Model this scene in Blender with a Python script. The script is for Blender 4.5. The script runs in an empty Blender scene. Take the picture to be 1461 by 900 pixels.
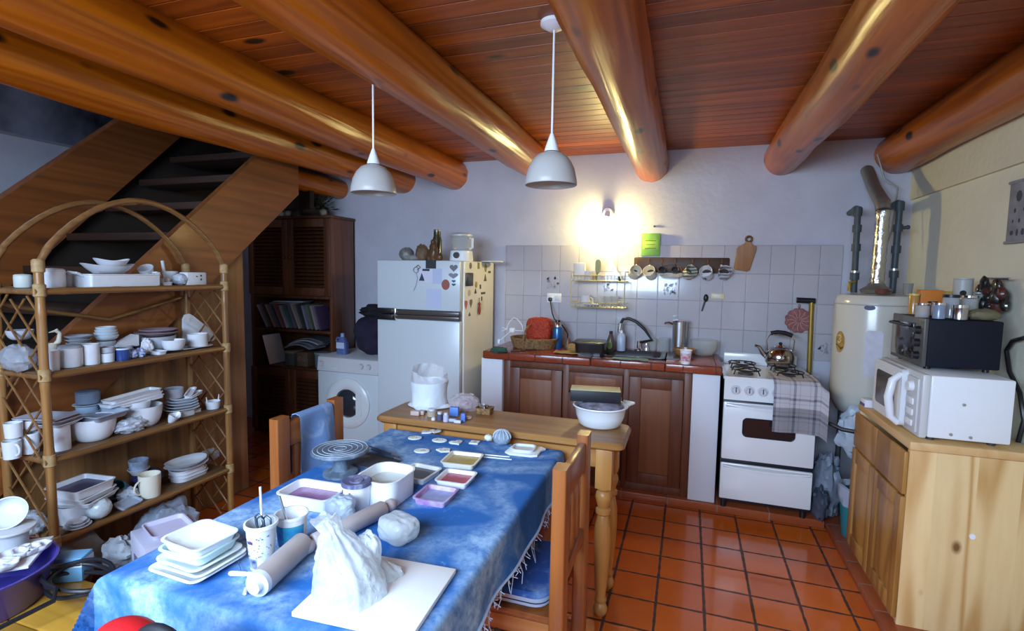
import bpy, bmesh, math, random
from mathutils import Vector as V, Matrix, noise as N
S = bpy.context.scene
C = S.collection
PI = math.pi
rnd = random.Random(7)

# ---------------------------------------------------------------- camera (fitted to the room's own lines)
F, YAW, PITCH, ROLL, H = 737.5, .3275, .0835, -.0161, 1.5
_f = V((-math.sin(YAW)*math.cos(PITCH), math.cos(YAW)*math.cos(PITCH), -math.sin(PITCH)))
_r = V((math.cos(YAW), math.sin(YAW), 0))
_d = _f.cross(_r)
CR = _r*math.cos(ROLL)+_d*math.sin(ROLL)
CD = -_r*math.sin(ROLL)+_d*math.cos(ROLL)
EYE = V((0, 0, H))
cam = bpy.data.objects.new('camera', bpy.data.cameras.new('camera'))
C.objects.link(cam)
cam.data.sensor_width = 36
cam.data.lens = 36*F/1461
cam.data.clip_start = .02
cam.matrix_world = Matrix(((CR.x, -CD.x, -_f.x, 0), (CR.y, -CD.y, -_f.y, 0), (CR.z, -CD.z, -_f.z, H), (0, 0, 0, 1)))
S.camera = cam

def ray(x, y): return CR*((x-730.5)/F)+CD*((y-450)/F)+_f
def PZ(x, y, z): d = ray(x, y); return EYE+d*((z-H)/d.z)
def PY(x, y, Y): d = ray(x, y); return EYE+d*(Y/d.y)
def PX(x, y, X): d = ray(x, y); return EYE+d*(X/d.x)
def mpp(p): return (V(p)-EYE).dot(_f)/F      # metres per picture pixel at a point

# ---------------------------------------------------------------- mesh builder
def frame(d):
    d = V(d).normalized()
    u = d.cross(V((0, 0, 1)) if abs(d.z) < .9 else V((1, 0, 0))).normalized()
    return u, d.cross(u).normalized()
def rotz(a): return Matrix.Rotation(a, 4, 'Z')
def TR(x, y, z): return Matrix.Translation((x, y, z))
def ROT(a, ax): return Matrix.Rotation(a, 4, ax)

class MB:
    def __init__(s): s.v = []; s.f = []
    def add(s, vs, fs, M=None):
        o = len(s.v)
        s.v += [M @ V(p) for p in vs] if M is not None else [V(p) for p in vs]
        s.f += [[i+o for i in f] for f in fs]
        return s
    def box(s, c, d, b=0, M=None, seg=2):
        """box centred on c with size d, edges rounded by b"""
        x, y, z = d[0]/2, d[1]/2, d[2]/2
        vs = [V((i*x, j*y, k*z)) for i in (-1, 1) for j in (-1, 1) for k in (-1, 1)]
        fs = [(0, 1, 3, 2), (4, 6, 7, 5), (0, 4, 5, 1), (2, 3, 7, 6), (0, 2, 6, 4), (1, 5, 7, 3)]
        if b:
            bm = bmesh.new()
            bv = [bm.verts.new(p) for p in vs]
            for f in fs: bm.faces.new([bv[i] for i in f])
            bmesh.ops.bevel(bm, geom=bm.edges[:], offset=min(b, x*.98, y*.98, z*.98), segments=seg, profile=.5, affect='EDGES')
            bm.verts.index_update()
            vs = [p.co.copy() for p in bm.verts]; fs = [[q.index for q in f.verts] for f in bm.faces]
            bm.free()
        T = TR(*c)
        return s.add(vs, fs, (M @ T) if M is not None else T)
    def bx(s, x0, x1, y0, y1, z0, z1, b=0, M=None):
        return s.box(((x0+x1)/2, (y0+y1)/2, (z0+z1)/2), (abs(x1-x0), abs(y1-y0), abs(z1-z0)), b, M)
    def rings(s, R, caps=(True, True), closed=True, M=None, loop=False):
        n = len(R[0]); vs = [p for r in R for p in r]; fs = []
        m = len(R)
        for i in range(m if loop else m-1):
            a, b = i*n, ((i+1) % m)*n
            for j in range(n if closed else n-1):
                k = (j+1) % n
                fs.append((a+j, a+k, b+k, b+j))
        if caps[0]: fs.append(list(range(n))[::-1])
        if caps[1]: fs.append(list(range((m-1)*n, m*n)))
        return s.add(vs, fs, M)
    def lathe(s, prof, n=32, c=(0, 0, 0), M=None, wob=None):
        """solid turned about z; a point with r=0 closes the end"""
        vs = []; idx = []
        for r, z in prof:
            if r <= 1e-6: idx.append([len(vs)]); vs.append(V((c[0], c[1], c[2]+z)))
            else:
                idx.append(list(range(len(vs), len(vs)+n)))
                for j in range(n):
                    a = 2*PI*j/n; k = wob(a, z) if wob else 1
                    vs.append(V((c[0]+r*k*math.cos(a), c[1]+r*k*math.sin(a), c[2]+z)))
        fs = []
        for A, B in zip(idx, idx[1:]):
            for j in range(n):
                k = (j+1) % n
                if len(A) == 1 and len(B) == 1: continue
                if len(A) == 1: fs.append((A[0], B[k], B[j]))
                elif len(B) == 1: fs.append((A[j], A[k], B[0]))
                else: fs.append((A[j], A[k], B[k], B[j]))
        return s.add(vs, fs, M)
    def cyl(s, p0, p1, r0, r1=None, n=16, caps=(True, True)):
        p0, p1 = V(p0), V(p1); r1 = r0 if r1 is None else r1
        u, w = frame(p1-p0)
        return s.rings([[p+(u*math.cos(2*PI*j/n)+w*math.sin(2*PI*j/n))*r for j in range(n)] for p, r in ((p0, r0), (p1, r1))], caps)
    def tube(s, pts, r, n=8, caps=(True, True), loop=False):
        pts = [V(p) for p in pts]; m = len(pts); R = []
        u = None
        for i, p in enumerate(pts):
            a = pts[(i-1) % m] if (loop or i) else pts[0]
            b = pts[(i+1) % m] if (loop or i < m-1) else pts[-1]
            t = (b-a).normalized()
            if u is None: u, w = frame(t)
            else:
                u = (u-t*u.dot(t))
                u = u.normalized() if u.length > 1e-6 else frame(t)[0]
                w = t.cross(u)
            rr = r[i] if isinstance(r, (list, tuple)) else r
            R.append([p+(u*math.cos(2*PI*j/n)+w*math.sin(2*PI*j/n))*rr for j in range(n)])
        return s.rings(R, (False, False) if loop else caps, loop=loop)
    def prism(s, poly, t, M=None, b=0):
        """outline in xy, thickness t upward from z=0; b rounds the top and bottom rims"""
        if not b: return s.rings([[V((x, y, z)) for x, y in poly] for z in (0, t)], M=M)
        cx = sum(p[0] for p in poly)/len(poly); cy = sum(p[1] for p in poly)/len(poly)
        R = max(math.hypot(p[0]-cx, p[1]-cy) for p in poly)
        k = 1-b/R
        return s.rings([[V((cx+(x-cx)*q, cy+(y-cy)*q, z)) for x, y in poly] for q, z in ((k, 0), (1, b*.7), (1, t-b*.7), (k, t))], M=M)
    def grid(s, fn, nu, nv, M=None):
        vs = [V(fn(i/nu, j/nv)) for i in range(nu+1) for j in range(nv+1)]
        fs = [(i*(nv+1)+j, i*(nv+1)+j+1, (i+1)*(nv+1)+j+1, (i+1)*(nv+1)+j) for i in range(nu) for j in range(nv)]
        return s.add(vs, fs, M)
    def sheet(s, fn, nu, nv, t, M=None):
        """a surface fn(u,v) given the thickness t along z"""
        a = [V(fn(i/nu, j/nv)) for i in range(nu+1) for j in range(nv+1)]
        k = len(a); w = nv+1
        vs = a+[p-V((0, 0, t)) for p in a]; fs = []
        for i in range(nu):
            for j in range(nv):
                q = (i*w+j, i*w+j+1, (i+1)*w+j+1, (i+1)*w+j)
                fs += [q, tuple(x+k for x in q[::-1])]
        E_ = [i*w for i in range(nu+1)]+[nu*w+j for j in range(1, nv+1)]+[i*w+nv for i in range(nu-1, -1, -1)]+[j for j in range(nv-1, 0, -1)]
        for a_, b_ in zip(E_, E_[1:]+E_[:1]): fs.append((a_, b_, b_+k, a_+k))
        return s.add(vs, fs, M)
    def ball(s, c, r, n=20, m=12, amp=0, fr=6, seed=0, M=None, flat=None):
        """ellipsoid, optionally crumpled by noise; flat = lowest z allowed"""
        c = V(c); r = V(r) if hasattr(r, '__len__') else V((r, r, r))
        def P(a, b):
            d = V((math.cos(a)*math.sin(b), math.sin(a)*math.sin(b), math.cos(b)))
            k = 1
            if amp: k += amp*(N.noise(d*fr+V((seed*7.1, seed*3.3, seed)))+.6*abs(N.noise(d*fr*2.1+V((seed, seed*5.7, 2)))))
            p = c+V((d.x*r.x, d.y*r.y, d.z*r.z))*k
            if flat is not None and p.z < flat: p.z = flat+(p.z-flat)*.02
            return p
        top = P(0, 0); bot = P(0, PI)
        vs = [top]+[P(2*PI*j/n, PI*i/m) for i in range(1, m) for j in range(n)]+[bot]
        fs = []
        for j in range(n):
            k = (j+1) % n
            fs.append((0, 1+j, 1+k)); o = 1+(m-2)*n; fs.append((len(vs)-1, o+k, o+j))
            for i in range(m-2): a = 1+i*n; fs.append((a+j, a+n+j, a+n+k, a+k))
        return s.add(vs, fs, M)

def mesh(name, mb, mat, angle=38):
    me = bpy.data.meshes.new(name)
    me.from_pydata([tuple(p) for p in mb.v], [], mb.f)
    bm = bmesh.new(); bm.from_mesh(me)
    bmesh.ops.recalc_face_normals(bm, faces=bm.faces[:])
    bm.to_mesh(me); bm.free()
    me.polygons.foreach_set('use_smooth', [True]*len(me.polygons))
    try: me.set_sharp_from_angle(angle=math.radians(angle))
    except Exception: pass
    if mat is not None: me.materials.append(mat)
    return me
def part(name, mb, mat, parent=None, label=None, angle=38):
    o = bpy.data.objects.new(name, mesh(name, mb, mat, angle)); C.objects.link(o)
    if parent is not None: o.parent = parent
    if label: o['label'] = label
    return o
def tag(o, label, cat, group=None):
    o['label'] = label; o['category'] = cat
    if group: o['group'] = group
    return o
def thing(name, label, cat, loc=(0, 0, 0), rz=0, group=None):
    o = bpy.data.objects.new(name, None); C.objects.link(o)
    o.empty_display_size = .05
    o.location = loc; o.rotation_euler = (0, 0, rz)
    return tag(o, label, cat, group)
def solo(name, mb, mat, label, cat, loc=(0, 0, 0), rz=0, group=None, angle=38, rot=None):
    o = part(name, mb, mat, angle=angle)
    o.location = loc; o.rotation_euler = rot if rot else (0, 0, rz)
    return tag(o, label, cat, group)
def struct(name, mb, mat, label=None, parent=None, angle=38):
    o = part(name, mb, mat, parent, angle=angle)
    if parent is None:
        o['kind'] = 'structure'
        o['label'] = label or name.replace('_', ' '); o['category'] = name.split('_')[0]
    return o

# ---------------------------------------------------------------- outlines and profiles
def rr(w, d, r, z=0, n=5, c=(0, 0)):
    """ring of a rounded rectangle"""
    r = min(r, w/2*.99, d/2*.99); o = []
    for sx, sy, a0 in ((1, 1, 0), (-1, 1, PI/2), (-1, -1, PI), (1, -1, 1.5*PI)):
        for k in range(n+1):
            a = a0+PI/2*k/n
            o.append(V((c[0]+sx*(w/2-r)+r*math.cos(a), c[1]+sy*(d/2-r)+r*math.sin(a), z)))
    return o
def dish(w, d, h, r=.02, taper=.8, t=.004, lip=.006, mb=None, z=0, M=None):
    """rectangular dish or tray with sloping sides and a flat lip"""
    mb = mb or MB()
    wb, db = w*taper, d-(w-w*taper)
    return mb.rings([rr(wb, db, r*.8, z), rr(w-2*lip, d-2*lip, r, z+h-t), rr(w, d, r+lip, z+h-t*.6), rr(w, d, r+lip, z+h),
                     rr(w-2*lip-t, d-2*lip-t, r, z+h), rr(wb-2*t, db-2*t, r*.7, z+t)], M=M)
def pot(rb, rt, h, t=.004, belly=0, foot=0):
    """hollow round vessel profile"""
    o = [(0, 0), (rb, 0)]
    if foot: o += [(rb, foot), (rb*1.02, foot)]
    for k in (.15, .35, .55, .75, .9):
        o.append((rb+(rt-rb)*k+belly*math.sin(PI*k), h*k))
    o += [(rt, h-.001), (rt-t*.5, h), (rt-t, h-.001)]
    for k in (.9, .75, .55, .35, .15):
        o.append((max(.002, rb+(rt-rb)*k+belly*math.sin(PI*k)-t), max(t, h*k)))
    return o+[(max(.001, rb-t), t), (0, t)]
def bowl(rt, h, rb=None, t=.004):
    rb = rb or rt*.45; o = [(0, 0), (rb, 0)]
    K = (.12, .3, .5, .7, .88, 1)
    g = lambda k: (rb+(rt-rb)*math.sin(PI/2*k)**.9, h*(k**1.5))
    o += [g(k) for k in K]
    o += [(rt-t, h)]+[(max(.003, g(k)[0]-t), max(g(k)[1]+t*.3, t)) for k in K[::-1][1:]]
    return o+[(0, t)]
def plate(r, h=.018, t=.004): return [(0, 0), (r*.6, 0), (r*.7, h*.3), (r, h-.002), (r, h), (r-.003, h), (r*.68, h*.3+t), (r*.58, t), (0, t)]
def handle(mb, r, h, z, out=.025, th=.005, ang=0, M=None):
    """cup handle from the side wall at radius r"""
    pts = []
    for k in range(9):
        a = -PI/2+PI*k/8
        q = r-.002+out*math.cos(a)
        pts.append(V((q*math.cos(ang), q*math.sin(ang), z+h/2*math.sin(a))))
    t = MB().tube(pts, th, 8)
    return mb.add(t.v, t.f, M)
def circ(r, n=24, c=(0, 0), sx=1, sy=1): return [(c[0]+r*sx*math.cos(2*PI*k/n), c[1]+r*sy*math.sin(2*PI*k/n)) for k in range(n)]
def rectpx(p0, pa, pb, z):
    """a rectangle lying at height z given by one corner and its two neighbours as seen; centre, turn, width, depth"""
    a, b, c = PZ(*p0, z), PZ(*pa, z), PZ(*pb, z)
    u = b-a; w = u.length; ang = math.atan2(u.y, u.x)
    n = V((-math.sin(ang), math.cos(ang), 0)); d = (c-a).dot(n)
    return a+u/2+n*d/2, ang, w, abs(d)

# ---------------------------------------------------------------- materials
_mc = {}
def mat(name, col, rough=.5, metal=0, spec=.5, coat=0, trans=0, ior=1.45, var=0, vs=8, bump=0, bs=60, emit=None, es=0, alpha=1, col2=None, sss=0):
    if name in _mc: return _mc[name]
    m = bpy.data.materials.new(name); m.use_nodes = True; nt = m.node_tree; p = nt.nodes['Principled BSDF']
    I = p.inputs
    I['Base Color'].default_value = (*col, 1); I['Roughness'].default_value = rough; I['Metallic'].default_value = metal
    I['Specular IOR Level'].default_value = spec; I['Coat Weight'].default_value = coat; I['Coat Roughness'].default_value = .15
    I['Transmission Weight'].default_value = trans; I['IOR'].default_value = ior; I['Alpha'].default_value = alpha
    if emit: I['Emission Color'].default_value = (*emit, 1); I['Emission Strength'].default_value = es
    if var or bump:
        tc = nt.nodes.new('ShaderNodeTexCoord')
    if var:
        nz = nt.nodes.new('ShaderNodeTexNoise'); nz.inputs['Scale'].default_value = vs; nz.inputs['Detail'].default_value = 5
        nt.links.new(tc.outputs['Object'], nz.inputs['Vector'])
        rp = nt.nodes.new('ShaderNodeValToRGB'); rp.color_ramp.elements[0].position = .32; rp.color_ramp.elements[1].position = .68
        c2 = col2 or tuple(c*(1-var) for c in col)
        rp.color_ramp.elements[0].color = (*c2, 1); rp.color_ramp.elements[1].color = (*col, 1)
        nt.links.new(nz.outputs['Fac'], rp.inputs['Fac']); nt.links.new(rp.outputs['Color'], I['Base Color'])
    if bump:
        nb = nt.nodes.new('ShaderNodeTexNoise'); nb.inputs['Scale'].default_value = bs; nb.inputs['Detail'].default_value = 4
        nt.links.new(tc.outputs['Object'], nb.inputs['Vector'])
        b = nt.nodes.new('ShaderNodeBump'); b.inputs['Strength'].default_value = bump; b.inputs['Distance'].default_value = .01
        nt.links.new(nb.outputs['Fac'], b.inputs['Height']); nt.links.new(b.outputs['Normal'], I['Normal'])
    _mc[name] = m
    return m

def wood(name, c1, c2, axis='y', rough=.4, coat=0, scale=9, knots=0, kcol=(.05, .02, .008), kscale=2.2, board=0, baxis='y', grain=.055, kth=.06, bump=.15, wave=.16):
    """grained timber; axis = grain direction; board = width of planks whose tint differs"""
    if name in _mc: return _mc[name]
    m = bpy.data.materials.new(name); m.use_nodes = True; nt = m.node_tree; p = nt.nodes['Principled BSDF']; L = nt.links.new
    nd = nt.nodes.new
    tc = nd('ShaderNodeTexCoord'); mp = nd('ShaderNodeMapping')
    g = {'x': (grain, 1, 1), 'y': (1, grain, 1), 'z': (1, 1, grain)}[axis]
    mp.inputs['Scale'].default_value = g; L(tc.outputs['Object'], mp.inputs['Vector'])
    vec = mp.outputs['Vector']
    if board:
        sx = nd('ShaderNodeSeparateXYZ'); L(tc.outputs['Object'], sx.inputs[0])
        dv = nd('ShaderNodeMath'); dv.operation = 'DIVIDE'; dv.inputs[1].default_value = board; L(sx.outputs[baxis.upper()], dv.inputs[0])
        fl = nd('ShaderNodeMath'); fl.operation = 'FLOOR'; L(dv.outputs[0], fl.inputs[0])
        wn = nd('ShaderNodeTexWhiteNoise'); wn.noise_dimensions = '1D'; L(fl.outputs[0], wn.inputs['W'])
        ad = nd('ShaderNodeVectorMath'); ad.operation = 'MULTIPLY_ADD'; ad.inputs[1].default_value = (7, 7, 7)
        L(wn.outputs['Color'], ad.inputs[0]); L(vec, ad.inputs[2]); vec = ad.outputs[0]
    nz = nd('ShaderNodeTexNoise'); nz.inputs['Scale'].default_value = scale; nz.inputs['Detail'].default_value = 6
    nz.inputs['Roughness'].default_value = .6; nz.inputs['Distortion'].default_value = .8; L(vec, nz.inputs['Vector'])
    wv = nd('ShaderNodeTexWave'); wv.inputs['Scale'].default_value = scale*1.3; wv.inputs['Distortion'].default_value = 9; wv.inputs['Detail'].default_value = 3
    wv.bands_direction = 'DIAGONAL'; wv.inputs['Detail Scale'].default_value = 1.2
    L(vec, wv.inputs['Vector'])
    mx = nd('ShaderNodeMath'); mx.operation = 'MULTIPLY_ADD'; mx.inputs[1].default_value = wave
    L(wv.outputs['Fac'], mx.inputs[0]); L(nz.outputs['Fac'], mx.inputs[2])
    rp = nd('ShaderNodeValToRGB'); e = rp.color_ramp.elements
    e[0].position = .36; e[1].position = .36+.34+wave; e[0].color = (*c2, 1); e[1].color = (*c1, 1)
    L(mx.outputs[0], rp.inputs['Fac']); col = rp.outputs['Color']
    if board:
        hs = nd('ShaderNodeHueSaturation'); vv = nd('ShaderNodeMapRange'); vv.inputs['To Min'].default_value = .72; vv.inputs['To Max'].default_value = 1.2
        L(wn.outputs['Value'], vv.inputs['Value']); L(vv.outputs[0], hs.inputs['Value']); L(col, hs.inputs['Color']); col = hs.outputs['Color']
    if knots:
        mk = nd('ShaderNodeMapping'); mk.inputs['Scale'].default_value = {'x': (.45, 1, 1), 'y': (1, .45, 1), 'z': (1, 1, .45)}[axis]
        L(tc.outputs['Object'], mk.inputs['Vector'])
        vo = nd('ShaderNodeTexVoronoi'); vo.inputs['Scale'].default_value = kscale; L(mk.outputs['Vector'], vo.inputs['Vector'])
        kr = nd('ShaderNodeValToRGB'); k = kr.color_ramp.elements
        k[0].position = kth; k[0].color = (1, 1, 1, 1); k[1].position = kth*1.7; k[1].color = (0, 0, 0, 1)
        L(vo.outputs['Distance'], kr.inputs['Fac'])
        mm = nd('ShaderNodeMath'); mm.operation = 'MULTIPLY'; mm.inputs[1].default_value = knots; L(kr.outputs['Color'], mm.inputs[0])
        mi = nd('ShaderNodeMix'); mi.data_type = 'RGBA'; L(mm.outputs[0], mi.inputs['Factor']); L(col, mi.inputs[6]); mi.inputs[7].default_value = (*kcol, 1); col = mi.outputs[2]
    L(col, p.inputs['Base Color'])
    p.inputs['Roughness'].default_value = rough; p.inputs['Coat Weight'].default_value = coat; p.inputs['Coat Roughness'].default_value = .18
    b = nd('ShaderNodeBump'); b.inputs['Strength'].default_value = bump; b.inputs['Distance'].default_value = .01
    L(mx.outputs[0], b.inputs['Height']); L(b.outputs['Normal'], p.inputs['Normal'])
    _mc[name] = m
    return m

def wood2(name, c1, c2, axis='z', board=.14, baxis='x', lines=34, rough=.55, sc=5.5, stretch=.13, kcol=(.20, .085, .02), kscale=4, coat=0):
    """flat sawn boards: the growth rings show as nested cathedral lines"""
    if name in _mc: return _mc[name]
    m = bpy.data.materials.new(name); m.use_nodes = True; nt = m.node_tree; p = nt.nodes['Principled BSDF']; L = nt.links.new; nd = nt.nodes.new
    def mth(op, a, b=None):
        n = nd('ShaderNodeMath'); n.operation = op
        for i, q in enumerate((a, b)):
            if q is None: continue
            if isinstance(q, (int, float)): n.inputs[i].default_value = q
            else: L(q, n.inputs[i])
        return n.outputs[0]
    tc = nd('ShaderNodeTexCoord'); sx = nd('ShaderNodeSeparateXYZ'); L(tc.outputs['Object'], sx.inputs[0])
    wn = nd('ShaderNodeTexWhiteNoise'); wn.noise_dimensions = '1D'; L(mth('FLOOR', mth('DIVIDE', sx.outputs[baxis.upper()], board)), wn.inputs['W'])
    mp = nd('ShaderNodeMapping'); mp.inputs['Scale'].default_value = {'x': (stretch, 1, 1), 'y': (1, stretch, 1), 'z': (1, 1, stretch)}[axis]; L(tc.outputs['Object'], mp.inputs['Vector'])
    ad = nd('ShaderNodeVectorMath'); ad.operation = 'MULTIPLY_ADD'; ad.inputs[1].default_value = (9, 9, 9); L(wn.outputs['Color'], ad.inputs[0]); L(mp.outputs['Vector'], ad.inputs[2])
    nz = nd('ShaderNodeTexNoise'); nz.inputs['Scale'].default_value = sc; nz.inputs['Detail'].default_value = 1.2; L(ad.outputs[0], nz.inputs['Vector'])
    s1 = mth('ADD', mth('MULTIPLY', mth('SINE', mth('MULTIPLY', nz.outputs['Fac'], lines)), .5), .5)
    fine = nd('ShaderNodeTexNoise'); fine.inputs['Scale'].default_value = 45; fine.inputs['Detail'].default_value = 4; L(mp.outputs['Vector'], fine.inputs['Vector'])
    k = mth('ADD', mth('MULTIPLY', mth('POWER', s1, 2.2), .75), mth('MULTIPLY', fine.outputs['Fac'], .35))
    mi = nd('ShaderNodeMix'); mi.data_type = 'RGBA'; L(k, mi.inputs['Factor']); mi.inputs[6].default_value = (*c1, 1); mi.inputs[7].default_value = (*c2, 1)
    hs = nd('ShaderNodeHueSaturation'); vv = nd('ShaderNodeMapRange'); vv.inputs['To Min'].default_value = .86; vv.inputs['To Max'].default_value = 1.12; L(wn.outputs['Value'], vv.inputs['Value']); L(vv.outputs[0], hs.inputs['Value']); L(mi.outputs[2], hs.inputs['Color'])
    mk = nd('ShaderNodeMapping'); mk.inputs['Scale'].default_value = {'x': (.6, 1, 1), 'y': (1, .6, 1), 'z': (1, 1, .6)}[axis]; L(tc.outputs['Object'], mk.inputs['Vector'])
    vo = nd('ShaderNodeTexVoronoi'); vo.inputs['Scale'].default_value = kscale; L(mk.outputs['Vector'], vo.inputs['Vector'])
    kr = nd('ShaderNodeValToRGB'); e = kr.color_ramp.elements; e[0].position = .03; e[0].color = (1, 1, 1, 1); e[1].position = .085; e[1].color = (0, 0, 0, 1); L(vo.outputs['Distance'], kr.inputs['Fac'])
    m2 = nd('ShaderNodeMix'); m2.data_type = 'RGBA'; L(kr.outputs['Color'], m2.inputs['Factor']); L(hs.outputs['Color'], m2.inputs[6]); m2.inputs[7].default_value = (*kcol, 1)
    L(m2.outputs[2], p.inputs['Base Color']); p.inputs['Roughness'].default_value = rough; p.inputs['Coat Weight'].default_value = coat
    _mc[name] = m
    return m

def tiles(name, c1, c2, mortar, w, h, ox, oy, plane='xy', gap=.006, rough=.3, coat=0, var=.12, mrough=.8, bump=.5):
    """square-laid tiles w by h with joints; the grid passes through (ox, oy)"""
    m = bpy.data.materials.new(name); m.use_nodes = True; nt = m.node_tree; p = nt.nodes['Principled BSDF']; L = nt.links.new; nd = nt.nodes.new
    tc = nd('ShaderNodeTexCoord'); sx = nd('ShaderNodeSeparateXYZ'); L(tc.outputs['Object'], sx.inputs[0])
    def mth(op, a, b=None):
        n = nd('ShaderNodeMath'); n.operation = op
        for i, q in enumerate((a, b)):
            if q is None: continue
            if isinstance(q, (int, float)): n.inputs[i].default_value = q
            else: L(q, n.inputs[i])
        return n.outputs[0]
    A, B = plane[0].upper(), plane[1].upper()
    u = mth('DIVIDE', mth('SUBTRACT', sx.outputs[A], ox), w); v = mth('DIVIDE', mth('SUBTRACT', sx.outputs[B], oy), h)
    fu, fv = mth('FRACT', u), mth('FRACT', v)
    du = mth('MULTIPLY', mth('MINIMUM', fu, mth('SUBTRACT', 1, fu)), w); dv = mth('MULTIPLY', mth('MINIMUM', fv, mth('SUBTRACT', 1, fv)), h)
    nz = nd('ShaderNodeTexNoise'); nz.inputs['Scale'].default_value = 25; L(tc.outputs['Object'], nz.inputs['Vector'])
    dd = mth('ADD', mth('MINIMUM', du, dv), mth('MULTIPLY', mth('SUBTRACT', nz.outputs['Fac'], .5), gap*.9))
    mr = nd('ShaderNodeMapRange'); mr.inputs['From Min'].default_value = gap*.35; mr.inputs['From Max'].default_value = gap*.75; L(dd, mr.inputs['Value'])
    cb = nd('ShaderNodeCombineXYZ'); L(mth('FLOOR', u), cb.inputs[0]); L(mth('FLOOR', v), cb.inputs[1])
    wn = nd('ShaderNodeTexWhiteNoise'); wn.noise_dimensions = '2D'; L(cb.outputs[0], wn.inputs['Vector'])
    n2 = nd('ShaderNodeTexNoise'); n2.inputs['Scale'].default_value = 9; n2.inputs['Detail'].default_value = 6; L(tc.outputs['Object'], n2.inputs['Vector'])
    k = mth('ADD', mth('MULTIPLY', wn.outputs['Value'], .55), mth('MULTIPLY', n2.outputs['Fac'], .55))
    c = nd('ShaderNodeMix'); c.data_type = 'RGBA'; L(k, c.inputs['Factor']); c.inputs[6].default_value = (*c1, 1); c.inputs[7].default_value = (*c2, 1)
    mi = nd('ShaderNodeMix'); mi.data_type = 'RGBA'; L(mr.outputs[0], mi.inputs['Factor']); mi.inputs[6].default_value = (*mortar, 1); L(c.outputs[2], mi.inputs[7])
    L(mi.outputs[2], p.inputs['Base Color'])
    ro = nd('ShaderNodeMapRange'); ro.inputs['To Min'].default_value = mrough; ro.inputs['To Max'].default_value = rough; L(mr.outputs[0], ro.inputs['Value'])
    L(ro.outputs[0], p.inputs['Roughness']); p.inputs['Coat Weight'].default_value = coat
    bp = nd('ShaderNodeBump'); bp.inputs['Strength'].default_value = bump; bp.inputs['Distance'].default_value = .004
    hh = mth('ADD', mr.outputs[0], mth('MULTIPLY', n2.outputs['Fac'], .25)); L(hh, bp.inputs['Height']); L(bp.outputs['Normal'], p.inputs['Normal'])
    return m

def speckle(name, base, stain, scale=3, lo=.5, hi=.62, rough=.8, fine=28, amt=.9, bump=.1):
    """cloth with irregular dusty stains"""
    m = bpy.data.materials.new(name); m.use_nodes = True; nt = m.node_tree; p = nt.nodes['Principled BSDF']; L = nt.links.new; nd = nt.nodes.new
    tc = nd('ShaderNodeTexCoord')
    a = nd('ShaderNodeTexNoise'); a.inputs['Scale'].default_value = scale; a.inputs['Detail'].default_value = 3; a.inputs['Distortion'].default_value = 1
    b = nd('ShaderNodeTexNoise'); b.inputs['Scale'].default_value = fine; b.inputs['Detail'].default_value = 8; b.inputs['Roughness'].default_value = .75
    for q in (a, b): L(tc.outputs['Object'], q.inputs['Vector'])
    r = nd('ShaderNodeMapRange'); r.inputs['From Min'].default_value = lo; r.inputs['From Max'].default_value = hi; L(a.outputs['Fac'], r.inputs['Value'])
    s = nd('ShaderNodeMapRange'); s.inputs['From Min'].default_value = .35; s.inputs['From Max'].default_value = .75; s.inputs['To Min'].default_value = .12; L(b.outputs['Fac'], s.inputs['Value'])
    q = nd('ShaderNodeMath'); q.operation = 'MULTIPLY'; L(r.outputs[0], q.inputs[0]); L(s.outputs[0], q.inputs[1])
    w = nd('ShaderNodeMath'); w.operation = 'MULTIPLY'; w.inputs[1].default_value = amt; L(q.outputs[0], w.inputs[0])
    # thin scatter of dust everywhere
    t = nd('ShaderNodeMapRange'); t.inputs['From Min'].default_value = .58; t.inputs['From Max'].default_value = .8; t.inputs['To Max'].default_value = .5; L(b.outputs['Fac'], t.inputs['Value'])
    mxx = nd('ShaderNodeMath'); mxx.operation = 'MAXIMUM'; L(w.outputs[0], mxx.inputs[0]); L(t.outputs[0], mxx.inputs[1])
    mi = nd('ShaderNodeMix'); mi.data_type = 'RGBA'; L(mxx.outputs[0], mi.inputs['Factor']); mi.inputs[6].default_value = (*base, 1); mi.inputs[7].default_value = (*stain, 1)
    L(mi.outputs[2], p.inputs['Base Color']); p.inputs['Roughness'].default_value = rough
    bp = nd('ShaderNodeBump'); bp.inputs['Strength'].default_value = bump; bp.inputs['Distance'].default_value = .003; L(b.outputs['Fac'], bp.inputs['Height']); L(bp.outputs['Normal'], p.inputs['Normal'])
    return m

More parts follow.
